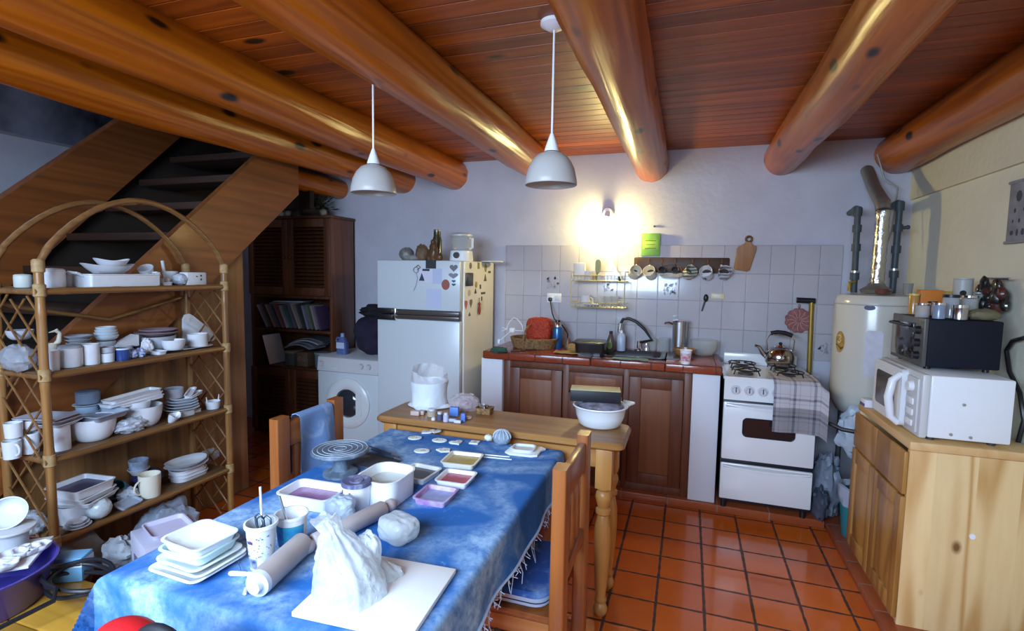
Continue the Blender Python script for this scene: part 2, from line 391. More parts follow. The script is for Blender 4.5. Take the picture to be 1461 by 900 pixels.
def plaid(name, base, line, w, axes='xy'):
    m = bpy.data.materials.new(name); m.use_nodes = True; nt = m.node_tree; p = nt.nodes['Principled BSDF']; L = nt.links.new; nd = nt.nodes.new
    tc = nd('ShaderNodeTexCoord'); sx = nd('ShaderNodeSeparateXYZ'); L(tc.outputs['UV'], sx.inputs[0])
    outs = []
    for A in 'XY':
        a = nd('ShaderNodeMath'); a.operation = 'DIVIDE'; a.inputs[1].default_value = w; L(sx.outputs[A], a.inputs[0])
        f = nd('ShaderNodeMath'); f.operation = 'FRACT'; L(a.outputs[0], f.inputs[0])
        r = nd('ShaderNodeValToRGB'); e = r.color_ramp.elements; r.color_ramp.interpolation = 'CONSTANT'
        e[0].position = 0; e[0].color = (1, 1, 1, 1); e[1].position = .13; e[1].color = (0, 0, 0, 1)
        for ps, v in ((.3, .45), (.34, 0), (.8, .45), (.84, 0)):
            q = e.new(ps); q.color = (v, v, v, 1)
        L(f.outputs[0], r.inputs['Fac']); outs.append(r.outputs['Color'])
    ad = nd('ShaderNodeMath'); ad.operation = 'ADD'; L(outs[0], ad.inputs[0]); L(outs[1], ad.inputs[1])
    ml = nd('ShaderNodeMath'); ml.operation = 'MULTIPLY'; ml.inputs[1].default_value = .55; L(ad.outputs[0], ml.inputs[0])
    mi = nd('ShaderNodeMix'); mi.data_type = 'RGBA'; L(ml.outputs[0], mi.inputs['Factor']); mi.inputs[6].default_value = (*base, 1); mi.inputs[7].default_value = (*line, 1)
    L(mi.outputs[2], p.inputs['Base Color']); p.inputs['Roughness'].default_value = .9
    return m

def thinfilm(name, col, alpha=.35, rough=.25, es=0, bump=.6, bs=40):
    """clear or milky plastic film: part see-through, part glossy, part diffuse"""
    if name in _mc: return _mc[name]
    m = bpy.data.materials.new(name); m.use_nodes = True; nt = m.node_tree; L = nt.links.new; nd = nt.nodes.new
    p = nt.nodes['Principled BSDF']; p.inputs['Base Color'].default_value = (*col, 1); p.inputs['Roughness'].default_value = rough
    out = nt.nodes['Material Output']; t = nd('ShaderNodeBsdfTransparent'); mx = nd('ShaderNodeMixShader'); mx.inputs[0].default_value = alpha
    tl = nd('ShaderNodeBsdfTranslucent'); tl.inputs['Color'].default_value = (*col, 1); m2 = nd('ShaderNodeMixShader'); m2.inputs[0].default_value = .35
    L(p.outputs[0], m2.inputs[1]); L(tl.outputs[0], m2.inputs[2])
    L(t.outputs[0], mx.inputs[1]); L(m2.outputs[0], mx.inputs[2]); L(mx.outputs[0], out.inputs['Surface'])
    if bump:
        tc = nd('ShaderNodeTexCoord'); nb = nd('ShaderNodeTexNoise'); nb.inputs['Scale'].default_value = bs; nb.inputs['Detail'].default_value = 3; nb.inputs['Distortion'].default_value = 1.5
        L(tc.outputs['Object'], nb.inputs['Vector']); b = nd('ShaderNodeBump'); b.inputs['Strength'].default_value = bump; b.inputs['Distance'].default_value = .012
        L(nb.outputs['Fac'], b.inputs['Height']); L(b.outputs['Normal'], p.inputs['Normal'])
    _mc[name] = m
    return m
# ================================================================ materials used all over
WHITE = mat('white_plaster', (.55, .55, .63), .85, var=.08, vs=5, bump=.25, bs=22)
PAINT = mat('white_masonry_paint', (.74, .76, .82), .8, bump=.15, bs=25)
CREAM = mat('cream_plaster', (.72, .69, .55), .85, var=.06, vs=4, bump=.25, bs=22)
LOG = wood('varnished_log', (.54, .155, .003), (.24, .05, .001), 'y', .30, .06, 8, 1, (.008, .003, .001), 7.5, kth=.12, bump=.55)
BOARDS = wood('varnished_ceiling_boards', (.46, .11, .003), (.20, .036, .001), 'x', .42, .02, 7, 1, (.010, .004, .002), 4.5, board=.0975, baxis='y', kth=.085, bump=.15)
STAIRW = wood('stair_timber', (.34, .105, .022), (.17, .05, .011), 'y', .5, .1, 7, .8, bump=.15)
PANELW = wood('understair_boards', (.36, .175, .06), (.19, .085, .028), 'z', .6, 0, 7, .6, board=.105, baxis='y')
PINE = wood('golden_pine', (.68, .36, .10), (.42, .18, .04), 'z', .42, .15, 5, .8, (.22, .09, .02), 3.2, kth=.05)
PINEX = wood('golden_pine_x', (.60, .30, .08), (.36, .15, .035), 'x', .42, .15, 6, .8, (.18, .07, .02), 3.2, kth=.05)
PALE = wood2('pale_pine', (.82, .60, .30), (.54, .29, .09), lines=40)
CHAIRW = wood('chair_pine', (.42, .145, .034), (.23, .06, .012), 'z', .36, .3, 7, .7, (.12, .04, .01), 3, kth=.05)
CHAIRX = wood('chair_pine_rail', (.41, .14, .033), (.22, .058, .012), 'y', .36, .3, 7, .6)
DARKW = wood('dark_stained_wood', (.105, .036, .013), (.042, .014, .006), 'z', .4, .2, 8)
REDW = wood('reddish_stained_wood', (.19, .055, .018), (.10, .026, .009), 'z', .5, .05, 8)
REDX = wood('reddish_stained_panel', (.27, .10, .034), (.19, .062, .021), 'z', .5, .05, 7)
BAMBOO = wood('bamboo_cane', (.38, .19, .055), (.19, .08, .022), 'z', .38, .3, 12)
BAMBX = wood('bamboo_cane_rail', (.27, .13, .04), (.14, .06, .018), 'y', .4, .3, 12)
BLACK = mat('black_plastic', (.012, .012, .014), .35)
DKGREY = mat('dark_grey_plastic', (.05, .05, .055), .45)
ENAMEL = mat('white_enamel', (.80, .82, .84), .22, coat=.4)
FRIDGEW = mat('fridge_enamel', (.60, .66, .69), .3, coat=.2, bump=.05, bs=200)
CHROME = mat('chrome', (.75, .76, .78), .14, 1)
STEEL = mat('brushed_steel', (.55, .56, .58), .28, 1)
CERAM = mat('white_ceramic', (.70, .72, .77), .3, coat=.2, var=.06, vs=30)
BISQUE = mat('white_bisque', (.70, .70, .74), .75, var=.08, vs=25)
GREYC = mat('grey_bisque', (.42, .44, .50), .8, var=.15, vs=25)
BLUEC = mat('blue_grey_glaze', (.16, .21, .29), .3, coat=.3, var=.2, vs=20)
BLUEG = mat('cobalt_glass', (.02, .05, .2), .12, coat=.5)
BEIGE = mat('beige_ceramic', (.72, .68, .56), .35, coat=.2)
PINKC = mat('dusty_pink_ceramic', (.42, .30, .34), .7, var=.2)
WHITEP = mat('white_plastic', (.82, .84, .86), .4)
BAGM = thinfilm('white_plastic_bag', (.85, .88, .92), .82, .3)
CLEARM = thinfilm('clear_plastic_bag', (.80, .84, .92), .5, .2)
GLASS = mat('clear_glass', (.95, .97, .97), .03, trans=1, ior=1.45)
GLASSF = thinfilm('thin_glass', (.7, .74, .74), .32, .05, bump=0)
SHADE = mat('frosted_ribbed_glass', (.58, .57, .54), .35, trans=.25, bump=.2, bs=8)
PAPERW = mat('white_paper', (.78, .80, .88), .8)
TERRA = (.40, .085, .022)

# ================================================================ the room
fl = MB().bx(-4.4, 1.45, -1.3, 4.1, -.1, 0)
struct('floor', fl, tiles('terracotta_floor_tiles', (.72, .155, .014), (.50, .088, .009), (.06, .02, .014), .209, .209, -.081, 3.40, gap=.011, rough=.2, coat=.25), 'floor of square glazed terracotta tiles')
kerbt = tiles('terracotta_kerb_tiles', (.42, .10, .03), (.28, .06, .02), (.30, .17, .12), .3, .209, .53, 3.40, gap=.007, rough=.35)
struct('trim_1', MB().bx(-1.42, .83, 3.425, 4.0, 0, .05, .006), kerbt, 'low tiled step under the kitchen counter and stove')
struct('trim_2', MB().bx(.835, 1.34, -.62, 4.0, 0, .045, .006), kerbt, 'low tiled kerb along the right wall')
struct('wall_back', MB().bx(-4.4, 1.45, 4.0, 4.15, -.1, 3.6), WHITE, 'white plastered back wall')
struct('wall_right', MB().bx(1.335, 1.5, -1.3, 4.0, -.1, 2.0).bx(1.315, 1.5, -1.3, 4.0, 2.0, 2.6, .004), CREAM, 'cream plastered right wall with a ledge near the top')
struct('wall_left', MB().bx(-4.5, -4.35, -1.3, 4.0, -.1, 3.6), WHITE, 'white plastered left wall beside the stairs')
YF = -.62
wf = MB()
wf.bx(-4.4, -2.25, YF-.15, YF, -.1, 3.6); wf.bx(.45, 1.45, YF-.15, YF, -.1, 3.6); wf.bx(-2.25, .45, YF-.15, YF, -.1, .55); wf.bx(-2.25, .45, YF-.15, YF, 2.3, 3.6)
struct('wall_front', wf, WHITE, 'white wall with a wide window behind the viewer')
wm = MB()
for x in (-2.25, -1.36, -.49, .4): wm.bx(x, x+.05, YF-.1, YF-.04, .55, 2.25)
wm.bx(-2.25, .45, YF-.1, YF-.04, .55, .6); wm.bx(-2.25, .45, YF-.1, YF-.04, 2.25, 2.3)
struct('window_1', wm, PINE, 'wide timber window frame behind the viewer')
# ceiling of grooved boards running across the beams
cm = MB()
y = -1.3; bw = .0975
prof = []
k0 = math.floor(-1.3/bw); 
for k in range(k0, int(4.1/bw)+1):
    y0 = k*bw; prof += [(y0, 2.412), (y0+.004, 2.400), (y0+bw-.004, 2.400)]
pts = prof+[(prof[-1][0]+.004, 2.412), (prof[-1][0]+.004, 2.46), (prof[0][0], 2.46)]
cm.rings([[V((x, p, z)) for p, z in pts] for x in (-2.46, 1.45)])
struct('ceiling', cm, BOARDS, 'ceiling of grooved varnished pine boards', angle=20)
struct('trim_3', MB().bx(-4.4, -2.3, -1.3, 4.1, 3.4, 3.5), WHITE, 'pale ceiling above the stairwell')
struct('trim_4', MB().bx(-2.5, -2.46, -1.3, 4.1, 2.40, 3.4).bx(-2.46, 1.45, -1.3, 4.1, 2.47, 2.5), DARKW, 'dark boarding along the stairwell opening')

# log beams along the room
def beam(x0, r, seed, bow=0, y1=4.02, z=None, n=28, label=''):
    R = []; m = 60
    zc = z if z is not None else 2.405-r*.82
    for i in range(m+1):
        t = i/m; y = -1.25+(y1+1.25)*t
        cx = x0+bow*math.sin(PI*min(1, max(0, (y-.6)/3.2)))+.012*N.noise(V((seed, y*.9, 0)))
        cz = zc+.010*N.noise(V((seed+9, y*.9, 4)))
        rr_ = r*(1+.05*N.noise(V((y*.6, seed, 2)))+.03*(1-t))
        ring = []
        for j in range(n):
            a = 2*PI*j/n
            k = 1+.05*N.noise(V((math.cos(a)*1.5+seed, math.sin(a)*1.5, y*1.6)))+.035*N.noise(V((math.cos(a)*3.5, math.sin(a)*3.5+seed, y*4.5)))+.05*max(0, N.noise(V((math.cos(a)*2.2+seed*3, math.sin(a)*2.2, y*6)))-.35)
            ring.append(V((cx+rr_*k*math.cos(a), y, cz+rr_*k*math.sin(a))))
        R.append(ring)
    o = struct('beam', MB().rings(R), LOG, label, angle=60)
    return o
beam(-2.375, .118, 1, -.08, label='log beam at the edge of the stairwell', z=2.285)
beam(-1.88, .122, 2, -.03, label='second log beam from the left, behind the pendant lamps')
beam(-1.10, .122, 3, 0, label='log beam ending behind the right pendant lamp')
beam(-.288, .124, 4, 0, label='knotty log beam above the sink lamp')
beam(.565, .118, 5, 0, label='log beam above the stove')
beam(1.235, .125, 6, 0, label='log beam along the right wall')
struct('beam', MB().cyl((-3.02, 3.0, 2.22), (-3.02, 4.02, 2.22), .085, n=20), LOG, 'short dark log end above the tall dark cabinet')

# tiled splashback with four decorated tiles
ts = MB().bx(-1.42, .965, 3.984, 4.0, .93, 1.715, .003)
TILE = tiles('white_wall_tiles', (.55, .53, .56), (.49, .475, .51), (.33, .32, .34), .1495, .2, -.364, 1.715-.2*4, 'xz', gap=.005, rough=.18, coat=.3, bump=.3, mrough=.5)
sp = struct('wall_tiles', ts, TILE, 'white tiled splashback behind the sink and stove')
MOTIF = mat('grey_floral_print', (.33, .32, .36), .3)
def motif(x, z, s, seed):
    q = random.Random(seed); m = MB()
    for k in range(16):
        px, pz = x+q.uniform(-.045, .045)*s, z+q.uniform(-.04, .045)*s
        m.prism(circ(q.uniform(.006, .013)*s, 7, sx=q.uniform(.5, 1.3)), .0006, TR(px, 3.9835, pz) @ ROT(PI/2, 'X') @ ROT(q.uniform(0, 3), 'Z'))
    for k in range(5):
        px = x+q.uniform(-.04, .04)*s
        m.tube([(px, 3.9838, z-.045*s), (px+q.uniform(-.02, .02), 3.9838, z+.01*s)], .0018, 5)
    part('flower_print', m, MOTIF, sp, 'grey flower print on a tile')
motif(-1.018, 1.42, 1, 3); motif(-.13, 1.40, 1, 5); motif(-.585, 1.40, .9, 8); motif(.90, 1.02, .9, 9)

# boards closing the space under the stairs
PX0 = -2.80
zlow = lambda y: 1.535+.838*(y-2.566)
pl = MB().rings([[V((x, .9, 0)), V((x, 2.68, 0)), V((x, 2.68, zlow(2.68)+.02)), V((x, .9, zlow(.9)+.02))] for x in (PX0-.05, PX0)])
struct('wall_understairs', pl, PANELW, 'vertical boards closing the space under the stairs')


# the staircase
st = thing('staircase', 'open wooden staircase with two broad sloping stringers under the log beam', 'staircase', (0, 0, 0))
zup = lambda y: 1.70+.905*(y-2.19)
a, b = 1.0, 3.18
part('stringer', MB().rings([[V((x, a, zlow(a))), V((x, b, zlow(b))), V((x, b, 2.30)), V((x, 2.85, zup(2.85))), V((x, a, zup(a)))] for x in (PX0-.02, PX0+.03)]), STAIRW, st)
xl = -3.70
l0 = PX(64, 365, xl); l1 = PX(249, 203, xl); u0 = PX(0, 285, xl); u1 = PX(171, 171, xl)
sl = (l1.z-l0.z)/(l1.y-l0.y); su = (u1.z-u0.z)/(u1.y-u0.y)
LL = lambda y: l0.z+sl*(y-l0.y); UU = lambda y: u0.z+su*(y-u0.y)
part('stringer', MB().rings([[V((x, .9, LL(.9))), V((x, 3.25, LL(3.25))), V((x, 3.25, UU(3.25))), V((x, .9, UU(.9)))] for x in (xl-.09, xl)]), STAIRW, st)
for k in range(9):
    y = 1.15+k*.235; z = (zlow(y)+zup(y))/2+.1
    part('tread', MB().bx(xl+.005, PX0-.025, y-.14, y+.14, z-.025, z+.02, .005), wood('tread_shade', (.05, .02, .01), (.02, .009, .005), 'x', .6, 0, 8), st)  # near black: the shade on the undersides is put into the colour
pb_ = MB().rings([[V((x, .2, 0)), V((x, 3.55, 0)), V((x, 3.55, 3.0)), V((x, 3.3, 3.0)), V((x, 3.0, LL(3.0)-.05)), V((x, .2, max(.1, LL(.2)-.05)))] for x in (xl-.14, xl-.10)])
struct('wall_behind_stairs', pb_, mat('black_for_shade', (.02, .014, .012), .8), 'near black sheet added for the shade on the far side of the staircase')  # added black sheet stands in for the shade between the treads
struct('wall_stairwell_end', MB().bx(xl-.1, -2.98, 3.55, 3.6, 2.0, 3.3), mat('black_for_shade', (0, 0, 0)), 'near black sheet added for the shade at the top of the stairwell')  # second added black sheet, for the dark above the cabinet
# glossy dark stairwell board; its blue shine is painted into the colour
struct('trim_5', MB().bx(-4.35, -4.25, .5, 3.9, 2.36, 2.75), mat('board_painted_shine', (.26, .29, .38), .25, coat=.5, var=.5, vs=2.2, col2=(.015, .015, .02)), 'dark glossy board with painted blue shine high on the stairwell wall')

# ================================================================ light
def area(name, loc, rot, sx, sy, e, col):
    l = bpy.data.lights.new(name, 'AREA'); l.shape = 'RECTANGLE'; l.size = sx; l.size_y = sy; l.energy = e; l.color = col
    o = bpy.data.objects.new(name, l); C.objects.link(o); o.location = loc; o.rotation_euler = rot; return o
area('window_daylight', (-.95, -.95, 1.98), (math.radians(50), 0, math.radians(-8)), 2.0, 1.3, 215, (.54, .74, 1.0))
area('stairwell_fill', (-3.5, .6, 3.35), (0, math.radians(-12), 0), 1.0, 1.6, 10, (.6, .75, 1.0))  # added fill lamp brightening the stairwell; no opening is built there
w = bpy.data.worlds.new('world'); S.world = w; w.use_nodes = True
w.node_tree.nodes['Background'].inputs[0].default_value = (.45, .6, .9, 1); w.node_tree.nodes['Background'].inputs[1].default_value = .4
S.view_settings.view_transform = 'Standard'; S.view_settings.look = 'None'; S.view_settings.gamma = 1; S.view_settings.exposure = .35
S.view_settings.use_curve_mapping = False
S.cycles.use_denoising = True
S.cycles.max_bounces = 8; S.cycles.diffuse_bounces = 4; S.cycles.transparent_max_bounces = 16
S.cycles.caustics_reflective = False; S.cycles.caustics_refractive = False; S.cycles.sample_clamp_indirect = 4
# ================================================================ kitchen counter
kc = thing('base_cabinet', 'dark stained wooden sink cabinet with panelled doors between white masonry pillars', 'cabinet', (0, 0, .05))
part('carcass', MB().bx(-1.235, .048, 3.50, 3.98, .06, .825).bx(-1.235, .048, 3.53, 3.98, 0, .06).bx(-1.235, .048, 3.48, 3.50, .775, .825), DARKW, kc)
part('frame', MB().bx(-1.235, -1.185, 3.472, 3.50, 0, .825, .004).bx(.0, .048, 3.472, 3.50, 0, .825, .004).bx(-.80, -.755, 3.472, 3.50, .0, .825, .004).bx(-.385, -.345, 3.472, 3.50, 0, .825, .004).bx(-1.235, .048, 3.474, 3.50, .78, .825, .004).bx(-1.235, .048, 3.474, 3.50, 0, .05, .004), REDW, kc)
def door(par, x0, x1, z0, z1, y, m1, m2, w=.075, name='door', lab=None):
    d = part(name, MB().bx(x0, x0+w, y-.02, y, z0, z1, .003).bx(x1-w, x1, y-.02, y, z0, z1, .003).bx(x0+w, x1-w, y-.02, y, z0, z0+w, .003).bx(x0+w, x1-w, y-.02, y, z1-w, z1, .003), m1, par, lab)
    p = MB(); a, b, c, e = x0+w, x1-w, z0+w, z1-w; g = .022
    p.rings([[V((x, yy, z)) for x, z in ((a+k, c+k), (b-k, c+k), (b-k, e-k), (a+k, e-k))] for k, yy in ((0, y-.002), (0, y-.009), (g, y-.016))])
    part('panel', p, m2, d)
    return d
door(kc, -1.183, -.802, .055, .775, 3.474, REDW, REDX)
door(kc, -.753, -.387, .055, .63, 3.474, REDW, REDX)
dr = part('drawer', MB().bx(-.753, -.387, 3.454, 3.474, .645, .775, .005), REDW, kc); part('panel', MB().bx(-.71, -.43, 3.449, 3.455, .67, .75, .004), REDX, dr)
door(kc, -.343, -.002, .055, .775, 3.474, REDW, REDX)
solo('pillar', MB().bx(.05, .215, 3.445, 3.98, 0, .83, .006), PAINT, 'white masonry pillar at the right end of the counter, beside the stove', 'pillar', (0, 0, .05))
solo('pillar', MB().bx(-1.40, -1.237, 3.445, 3.98, 0, .83, .006), PAINT, 'white masonry pillar at the left end of the counter, beside the fridge', 'pillar', (0, 0, .05))
CT = tiles('counter_tiles', (.31, .058, .02), (.21, .034, .012), (.07, .02, .014), .195, .30, -1.375, 3.41, gap=.006, rough=.25, coat=.3)
wt = thing('worktop', 'continuous red terracotta tiled worktop around the dark sink', 'worktop', (0, 0, 0))
SX0, SX1, SY0, SY1 = -.60, -.12, 3.53, 3.90
part('slab', MB().bx(-1.375, SX0, 3.405, 3.98, .882, .937, .008).bx(SX1, .222, 3.405, 3.98, .882, .937, .008).bx(SX0, SX1, 3.405, SY0, .882, .937, .008).bx(SX0, SX1, SY1, 3.98, .882, .937, .006), CT, wt)
sk = thing('sink', 'dark sink bowl with drainer set into the tiled worktop', 'sink', (-.36, 3.715, .937))
part('bowl', MB().rings([rr(.46, .355, .04, .004), rr(.40, .30, .05, .005), rr(.34, .25, .05, -.05), rr(.34, .25, .05, -.053), rr(.45, .345, .04, -.006)], caps=(False, False), loop=True).rings([rr(.335, .245, .05, -.05), rr(.335, .245, .05, -.054)]), mat('dark_sink', (.035, .035, .04), .25, coat=.3), sk)
part('drainer', MB().bx(.24, .40, -.14, .16, 0, .006, .002), mat('dark_sink', (0, 0, 0)), sk)
part('drain', MB().lathe([(0, -.049), (.03, -.049), (.03, -.046), (0, -.045)], 16), CHROME, sk)
# tap with a black curved spout hose
tp = thing('kitchen_tap', 'black and chrome gooseneck kitchen tap with curved hose behind the sink', 'tap', (-.33, 3.90, .937))
part('base', MB().lathe([(0, 0), (.03, 0), (.03, .012), (.016, .02), (.014, .07), (0, .07)], 16), CHROME, tp)
sp_ = [PY(x, y, 3.88)-V((-.33, 3.90, .937)) for x, y in ((935, 492), (930, 485), (920, 470), (908, 459), (897, 454), (889, 455), (885, 463))]
part('spout', MB().tube([(0, 0, .06)]+sp_[1:], .011, 10), BLACK, tp)
part('spray_head', MB().cyl(sp_[-1]+V((0, 0, .012)), sp_[-1]+V((-.004, 0, -.055)), .016, .019), CHROME, tp)
for s in (-1, 1):
    k = part('tap_handle', MB().lathe([(0, 0), (.02, 0), (.018, .03), (.012, .04), (.012, .062), (0, .065)], 12, (s*.085-.03, .01, 0)), CHROME, tp)
    part('grip', MB().box((s*.085-.03, .01, .07), (.012, .045, .012), .004), BLACK, k)

def on(x, y, z=.937): return PZ(x, y, z)
# basket, net bag, cable on the left of the counter
WICK = mat('wicker', (.36, .20, .08), .7, var=.6, vs=60, bump=1, bs=70)
p = V((-1.085, 3.72, .937))
bk = MB()
for k in range(9):
    z = .006+k*.0085; r = .125+.018*k/8
    bk.tube([(1.25*r*math.cos(2*PI*j/36), r*math.sin(2*PI*j/36), z+.003*math.sin(18*2*PI*j/36+k*PI)) for j in range(36)], .0058, 6, loop=True)
bk.lathe([(0, 0), (.125, 0), (.125, .004), (0, .004)], 30)
t = thing('wicker_basket', 'round wicker basket at the left end of the counter', 'basket', p)
part('weave', bk, WICK, t)
part('handle', MB().tube([(-.03, .17*math.cos(PI*k/10), .07+.10*math.sin(PI*k/10)) for k in range(11)], .006, 6), WICK, t)
NET = mat('red_net', (.62, .06, .02), .6, var=.6, vs=70, bump=1, bs=80)
nb = MB().ball((0, 0, 0), 1, 44, 30)
for v in nb.v:
    d = v.normalized(); k = (abs(d.x)**4+abs(d.y)**4+abs(d.z)**4)**-.25*(1+.07*N.noise(d*4)+.05*N.noise(d*11))
    v.x, v.y, v.z = d.x*k*.098, d.y*k*.06, .10+d.z*k*.092
t = solo('net_bag', nb, NET, 'bright red net bag standing in the wicker basket', 'bag', p+V((.02, .07, .03)))
cb = thing('power_adapter', 'white plug cable draped over the wicker basket', 'cable', (0, 0, 0))
q = [PY(x, y, 3.54) for x, y in ((712, 487), (722, 478), (731, 471), (746, 472), (745, 464), (738, 455), (733, 453), (727, 459), (722, 470), (716, 472), (717, 467), (724, 470))]
part('cord', MB().tube(q, .0035, 6), WHITEP, cb)
part('plug', MB().box(q[0], (.02, .02, .035), .006), WHITEP, cb); part('adapter', MB().box(q[2], (.04, .03, .035), .008), WHITEP, cb)
solo('cloth', MB().ball((0, 0, .018), (.06, .035, .022), 24, 12, .35, 3, 5, flat=0), mat('dark_green_cloth', (.03, .09, .07), .9), 'crumpled dark green cloth at the left edge of the counter', 'cloth', on(712, 503))
for i, (x, y, w_) in enumerate(((735, 502, .03), (746, 501, .02), (757, 500, .035))):
    q = MB().cyl((-w_, 0, .006), (w_, .004, .006), .006, n=8)
    solo('clothes_peg', q, mat('dark_plastic_peg', (.05, .03, .03), .4), ['dark short peg by the green cloth', 'small dark peg lying in front of the basket', 'dark longer peg right of the basket front'][i], 'peg', on(x, y), .2*i)
# blue flask with black lead to the socket
t = thing('flask', 'tall blue metal flask with steel neck standing below the wall socket', 'flask', on(795, 496))
part('body', MB().lathe([(0, 0), (.033, 0), (.036, .006), (.036, .145), (.030, .16), (0, .16)], 24), mat('blue_metallic', (.02, .13, .38), .3, .4, coat=.4), t)
part('neck', MB().lathe([(0, .158), (.029, .158), (.027, .185), (.022, .192), (0, .192)], 20), CHROME, t)
part('cap', MB().lathe([(0, .19), (.02, .19), (.018, .21), (0, .212)], 16), BLACK, t)
so = thing('wall_socket', 'white double wall socket on the tiles above the blue flask', 'socket', PY(791, 425, 3.984))
part('plate', MB().box((0, -.006, 0), (.115, .012, .072), .004), WHITEP, so)
for dx in (-.028, .028):
    part('outlet', MB().box((dx, -.013, 0), (.04, .004, .044), .003), mat('ivory_plastic', (.75, .73, .66), .4), so)
ld = thing('power_lead', 'black lead plugged into the wall socket and looping behind the flask', 'cable', (0, 0, 0))
q = [PY(785, 427, 3.965)]+[PY(x, y, Y) for x, y, Y in ((786, 435, 3.94), (788, 447, 3.9), (791, 455, 3.86), (803, 465, 3.86), (810, 476, 3.86), (809, 490, 3.86))]
part('cord', MB().tube(q, .005, 6), BLACK, ld); part('plug', MB().box(q[0]+V((0, 0, 0)), (.03, .028, .03), .008), BLACK, ld)
solo('jar', MB().lathe([(0, 0), (.022, 0), (.026, .01), (.022, .05), (.012, .075), (0, .075)], 18), mat('brown_jar', (.16, .09, .05), .4), 'small brown bottle right of the blue flask', 'jar', on(810, 497))
YC = mat('yellow_cloth', (.45, .28, .09), .9, var=.3)
solo('rag', MB().sheet(lambda u, v: ((u-.5)*.19, (v-.5)*.09, .008+.012*abs(N.noise(V((u*3, v*3, 1))))+.006), 16, 10, .005), YC, 'flat yellowish brown rag in front of the flask', 'cloth', on(810, 505))
solo('rag', MB().ball((0, 0, .02), (.05, .03, .026), 22, 12, .3, 3, 9, flat=0), YC, 'crumpled ochre rag against the black dish pan', 'cloth', on(818, 499))
# black oven dish
t = thing('oven_dish', 'black rectangular roasting pan with lid beside the sink', 'pan', on(842, 506), .06)
part('body', dish(.215, .17, .085, .03, .88, .004, .006), mat('black_enamel', (.012, .012, .014), .25, coat=.4), t)
part('lid', MB().rings([rr(.225, .18, .035, .088), rr(.225, .18, .035, .094), rr(.20, .15, .03, .102)]), mat('black_lid', (.03, .035, .035), .35), t)
part('handle', MB().tube([(-.11, .03*k, .08) for k in (-1, -.5)]+[(-.128, 0, .08), (-.11, .03, .08)], .006, 6), BLACK, t)
t = thing('soap_bottle', 'dark bottle with a round green label behind the pan', 'bottle', on(871, 500))
part('body', MB().lathe([(0, 0), (.03, 0), (.034, .02), (.03, .07), (.018, .11), (.012, .125), (0, .125)], 20), mat('dark_soap', (.10, .07, .06), .25, coat=.3), t)
part('label', MB().prism(circ(.024, 20, sx=.9, sy=1.2), .001, TR(-.004, -.0345, .045) @ ROT(PI/2, 'X')), mat('green_label', (.25, .42, .12), .5), t)
part('cap', MB().lathe([(0, .124), (.013, .124), (.013, .145), (0, .148)], 14), BLACK, t)
t = thing('detergent_bottle', 'pale blue white detergent bottle beside the tap spout', 'bottle', on(886, 500))
part('body', MB().lathe([(0, 0), (.03, 0), (.032, .01), (.032, .10), (.02, .125), (.012, .13), (0, .13)], 20), mat('pale_blue_plastic', (.50, .58, .72), .35), t)
part('cap', MB().lathe([(0, .13), (.012, .13), (.01, .15), (0, .152)], 14), WHITEP, t)
solo('cloth', MB().sheet(lambda u, v: ((u-.5)*.23, (v-.5)*.075, .008+.005*N.noise(V((u*5, v*4, 3)))), 18, 8, .004), mat('grey_green_cloth', (.15, .26, .24), .9), 'folded grey green cloth along the front edge of the sink', 'cloth', on(899, 513), .05)
# brass bowl, glass jug, filter jug, yoghurt cup, glass bowl
t = thing('bowl', 'brown wooden bowl under the steel jug right of the sink', 'bowl', on(976, 508))
part('body', MB().lathe(bowl(.075, .055, .035, .006), 28), mat('brown_wood_bowl', (.33, .16, .05), .35, coat=.3, var=.3), t)
t = thing('steel_jug', 'tall steel jug with a spout standing behind the wooden bowl', 'jug', V((-.045, 3.88, .937)))
part('body', MB().lathe(pot(.048, .052, .23, .003, 0), 26), STEEL, t)
part('lid', MB().lathe([(0, .23), (.053, .23), (.054, .237), (.02, .247), (0, .247)], 24), CHROME, t)
part('spout', MB().tube([(-.05, 0, .21), (-.075, 0, .222), (-.10, 0, .218), (-.105, 0, .207)], .008, 8), CHROME, t)
t = thing('yoghurt_cup', 'white yoghurt cup with red and purple print at the right end of the counter', 'cup', PZ(978, 519, .937))
CUPB = MB().lathe([(0, 0), (.027, 0), (.036, .085), (.039, .086), (.039, .09), (.034, .09), (.026, .004), (0, .004)], 24)
part('body', CUPB, WHITEP, t)
part('print', MB().grid(lambda u, v: ((.0292+.0065*v)*math.cos(PI*(1.15+.7*u)), (.0292+.0065*v)*math.sin(PI*(1.15+.7*u)), .02+.05*v), 12, 3), mat('red_print', (.55, .05, .10), .4, var=.7, vs=45, col2=(.75, .75, .8)), t)
t = thing('glass_bowl', 'large clear glass bowl at the back right corner of the counter', 'bowl', V((.12, 3.86, .937)))
part('body', MB().lathe(bowl(.092, .11, .05, .005), 32), GLASSF, t)
solo('jar', MB().lathe(pot(.04, .04, .10, .003), 24), GLASSF, 'clear glass jar left of the steel jug', 'jar', V((-.15, 3.93, .937)))
solo('glass', MB().lathe(pot(.028, .033, .09, .003), 20), GLASSF, 'small clear glass behind the tap handle', 'glass', V((-.235, 3.95, .937)))

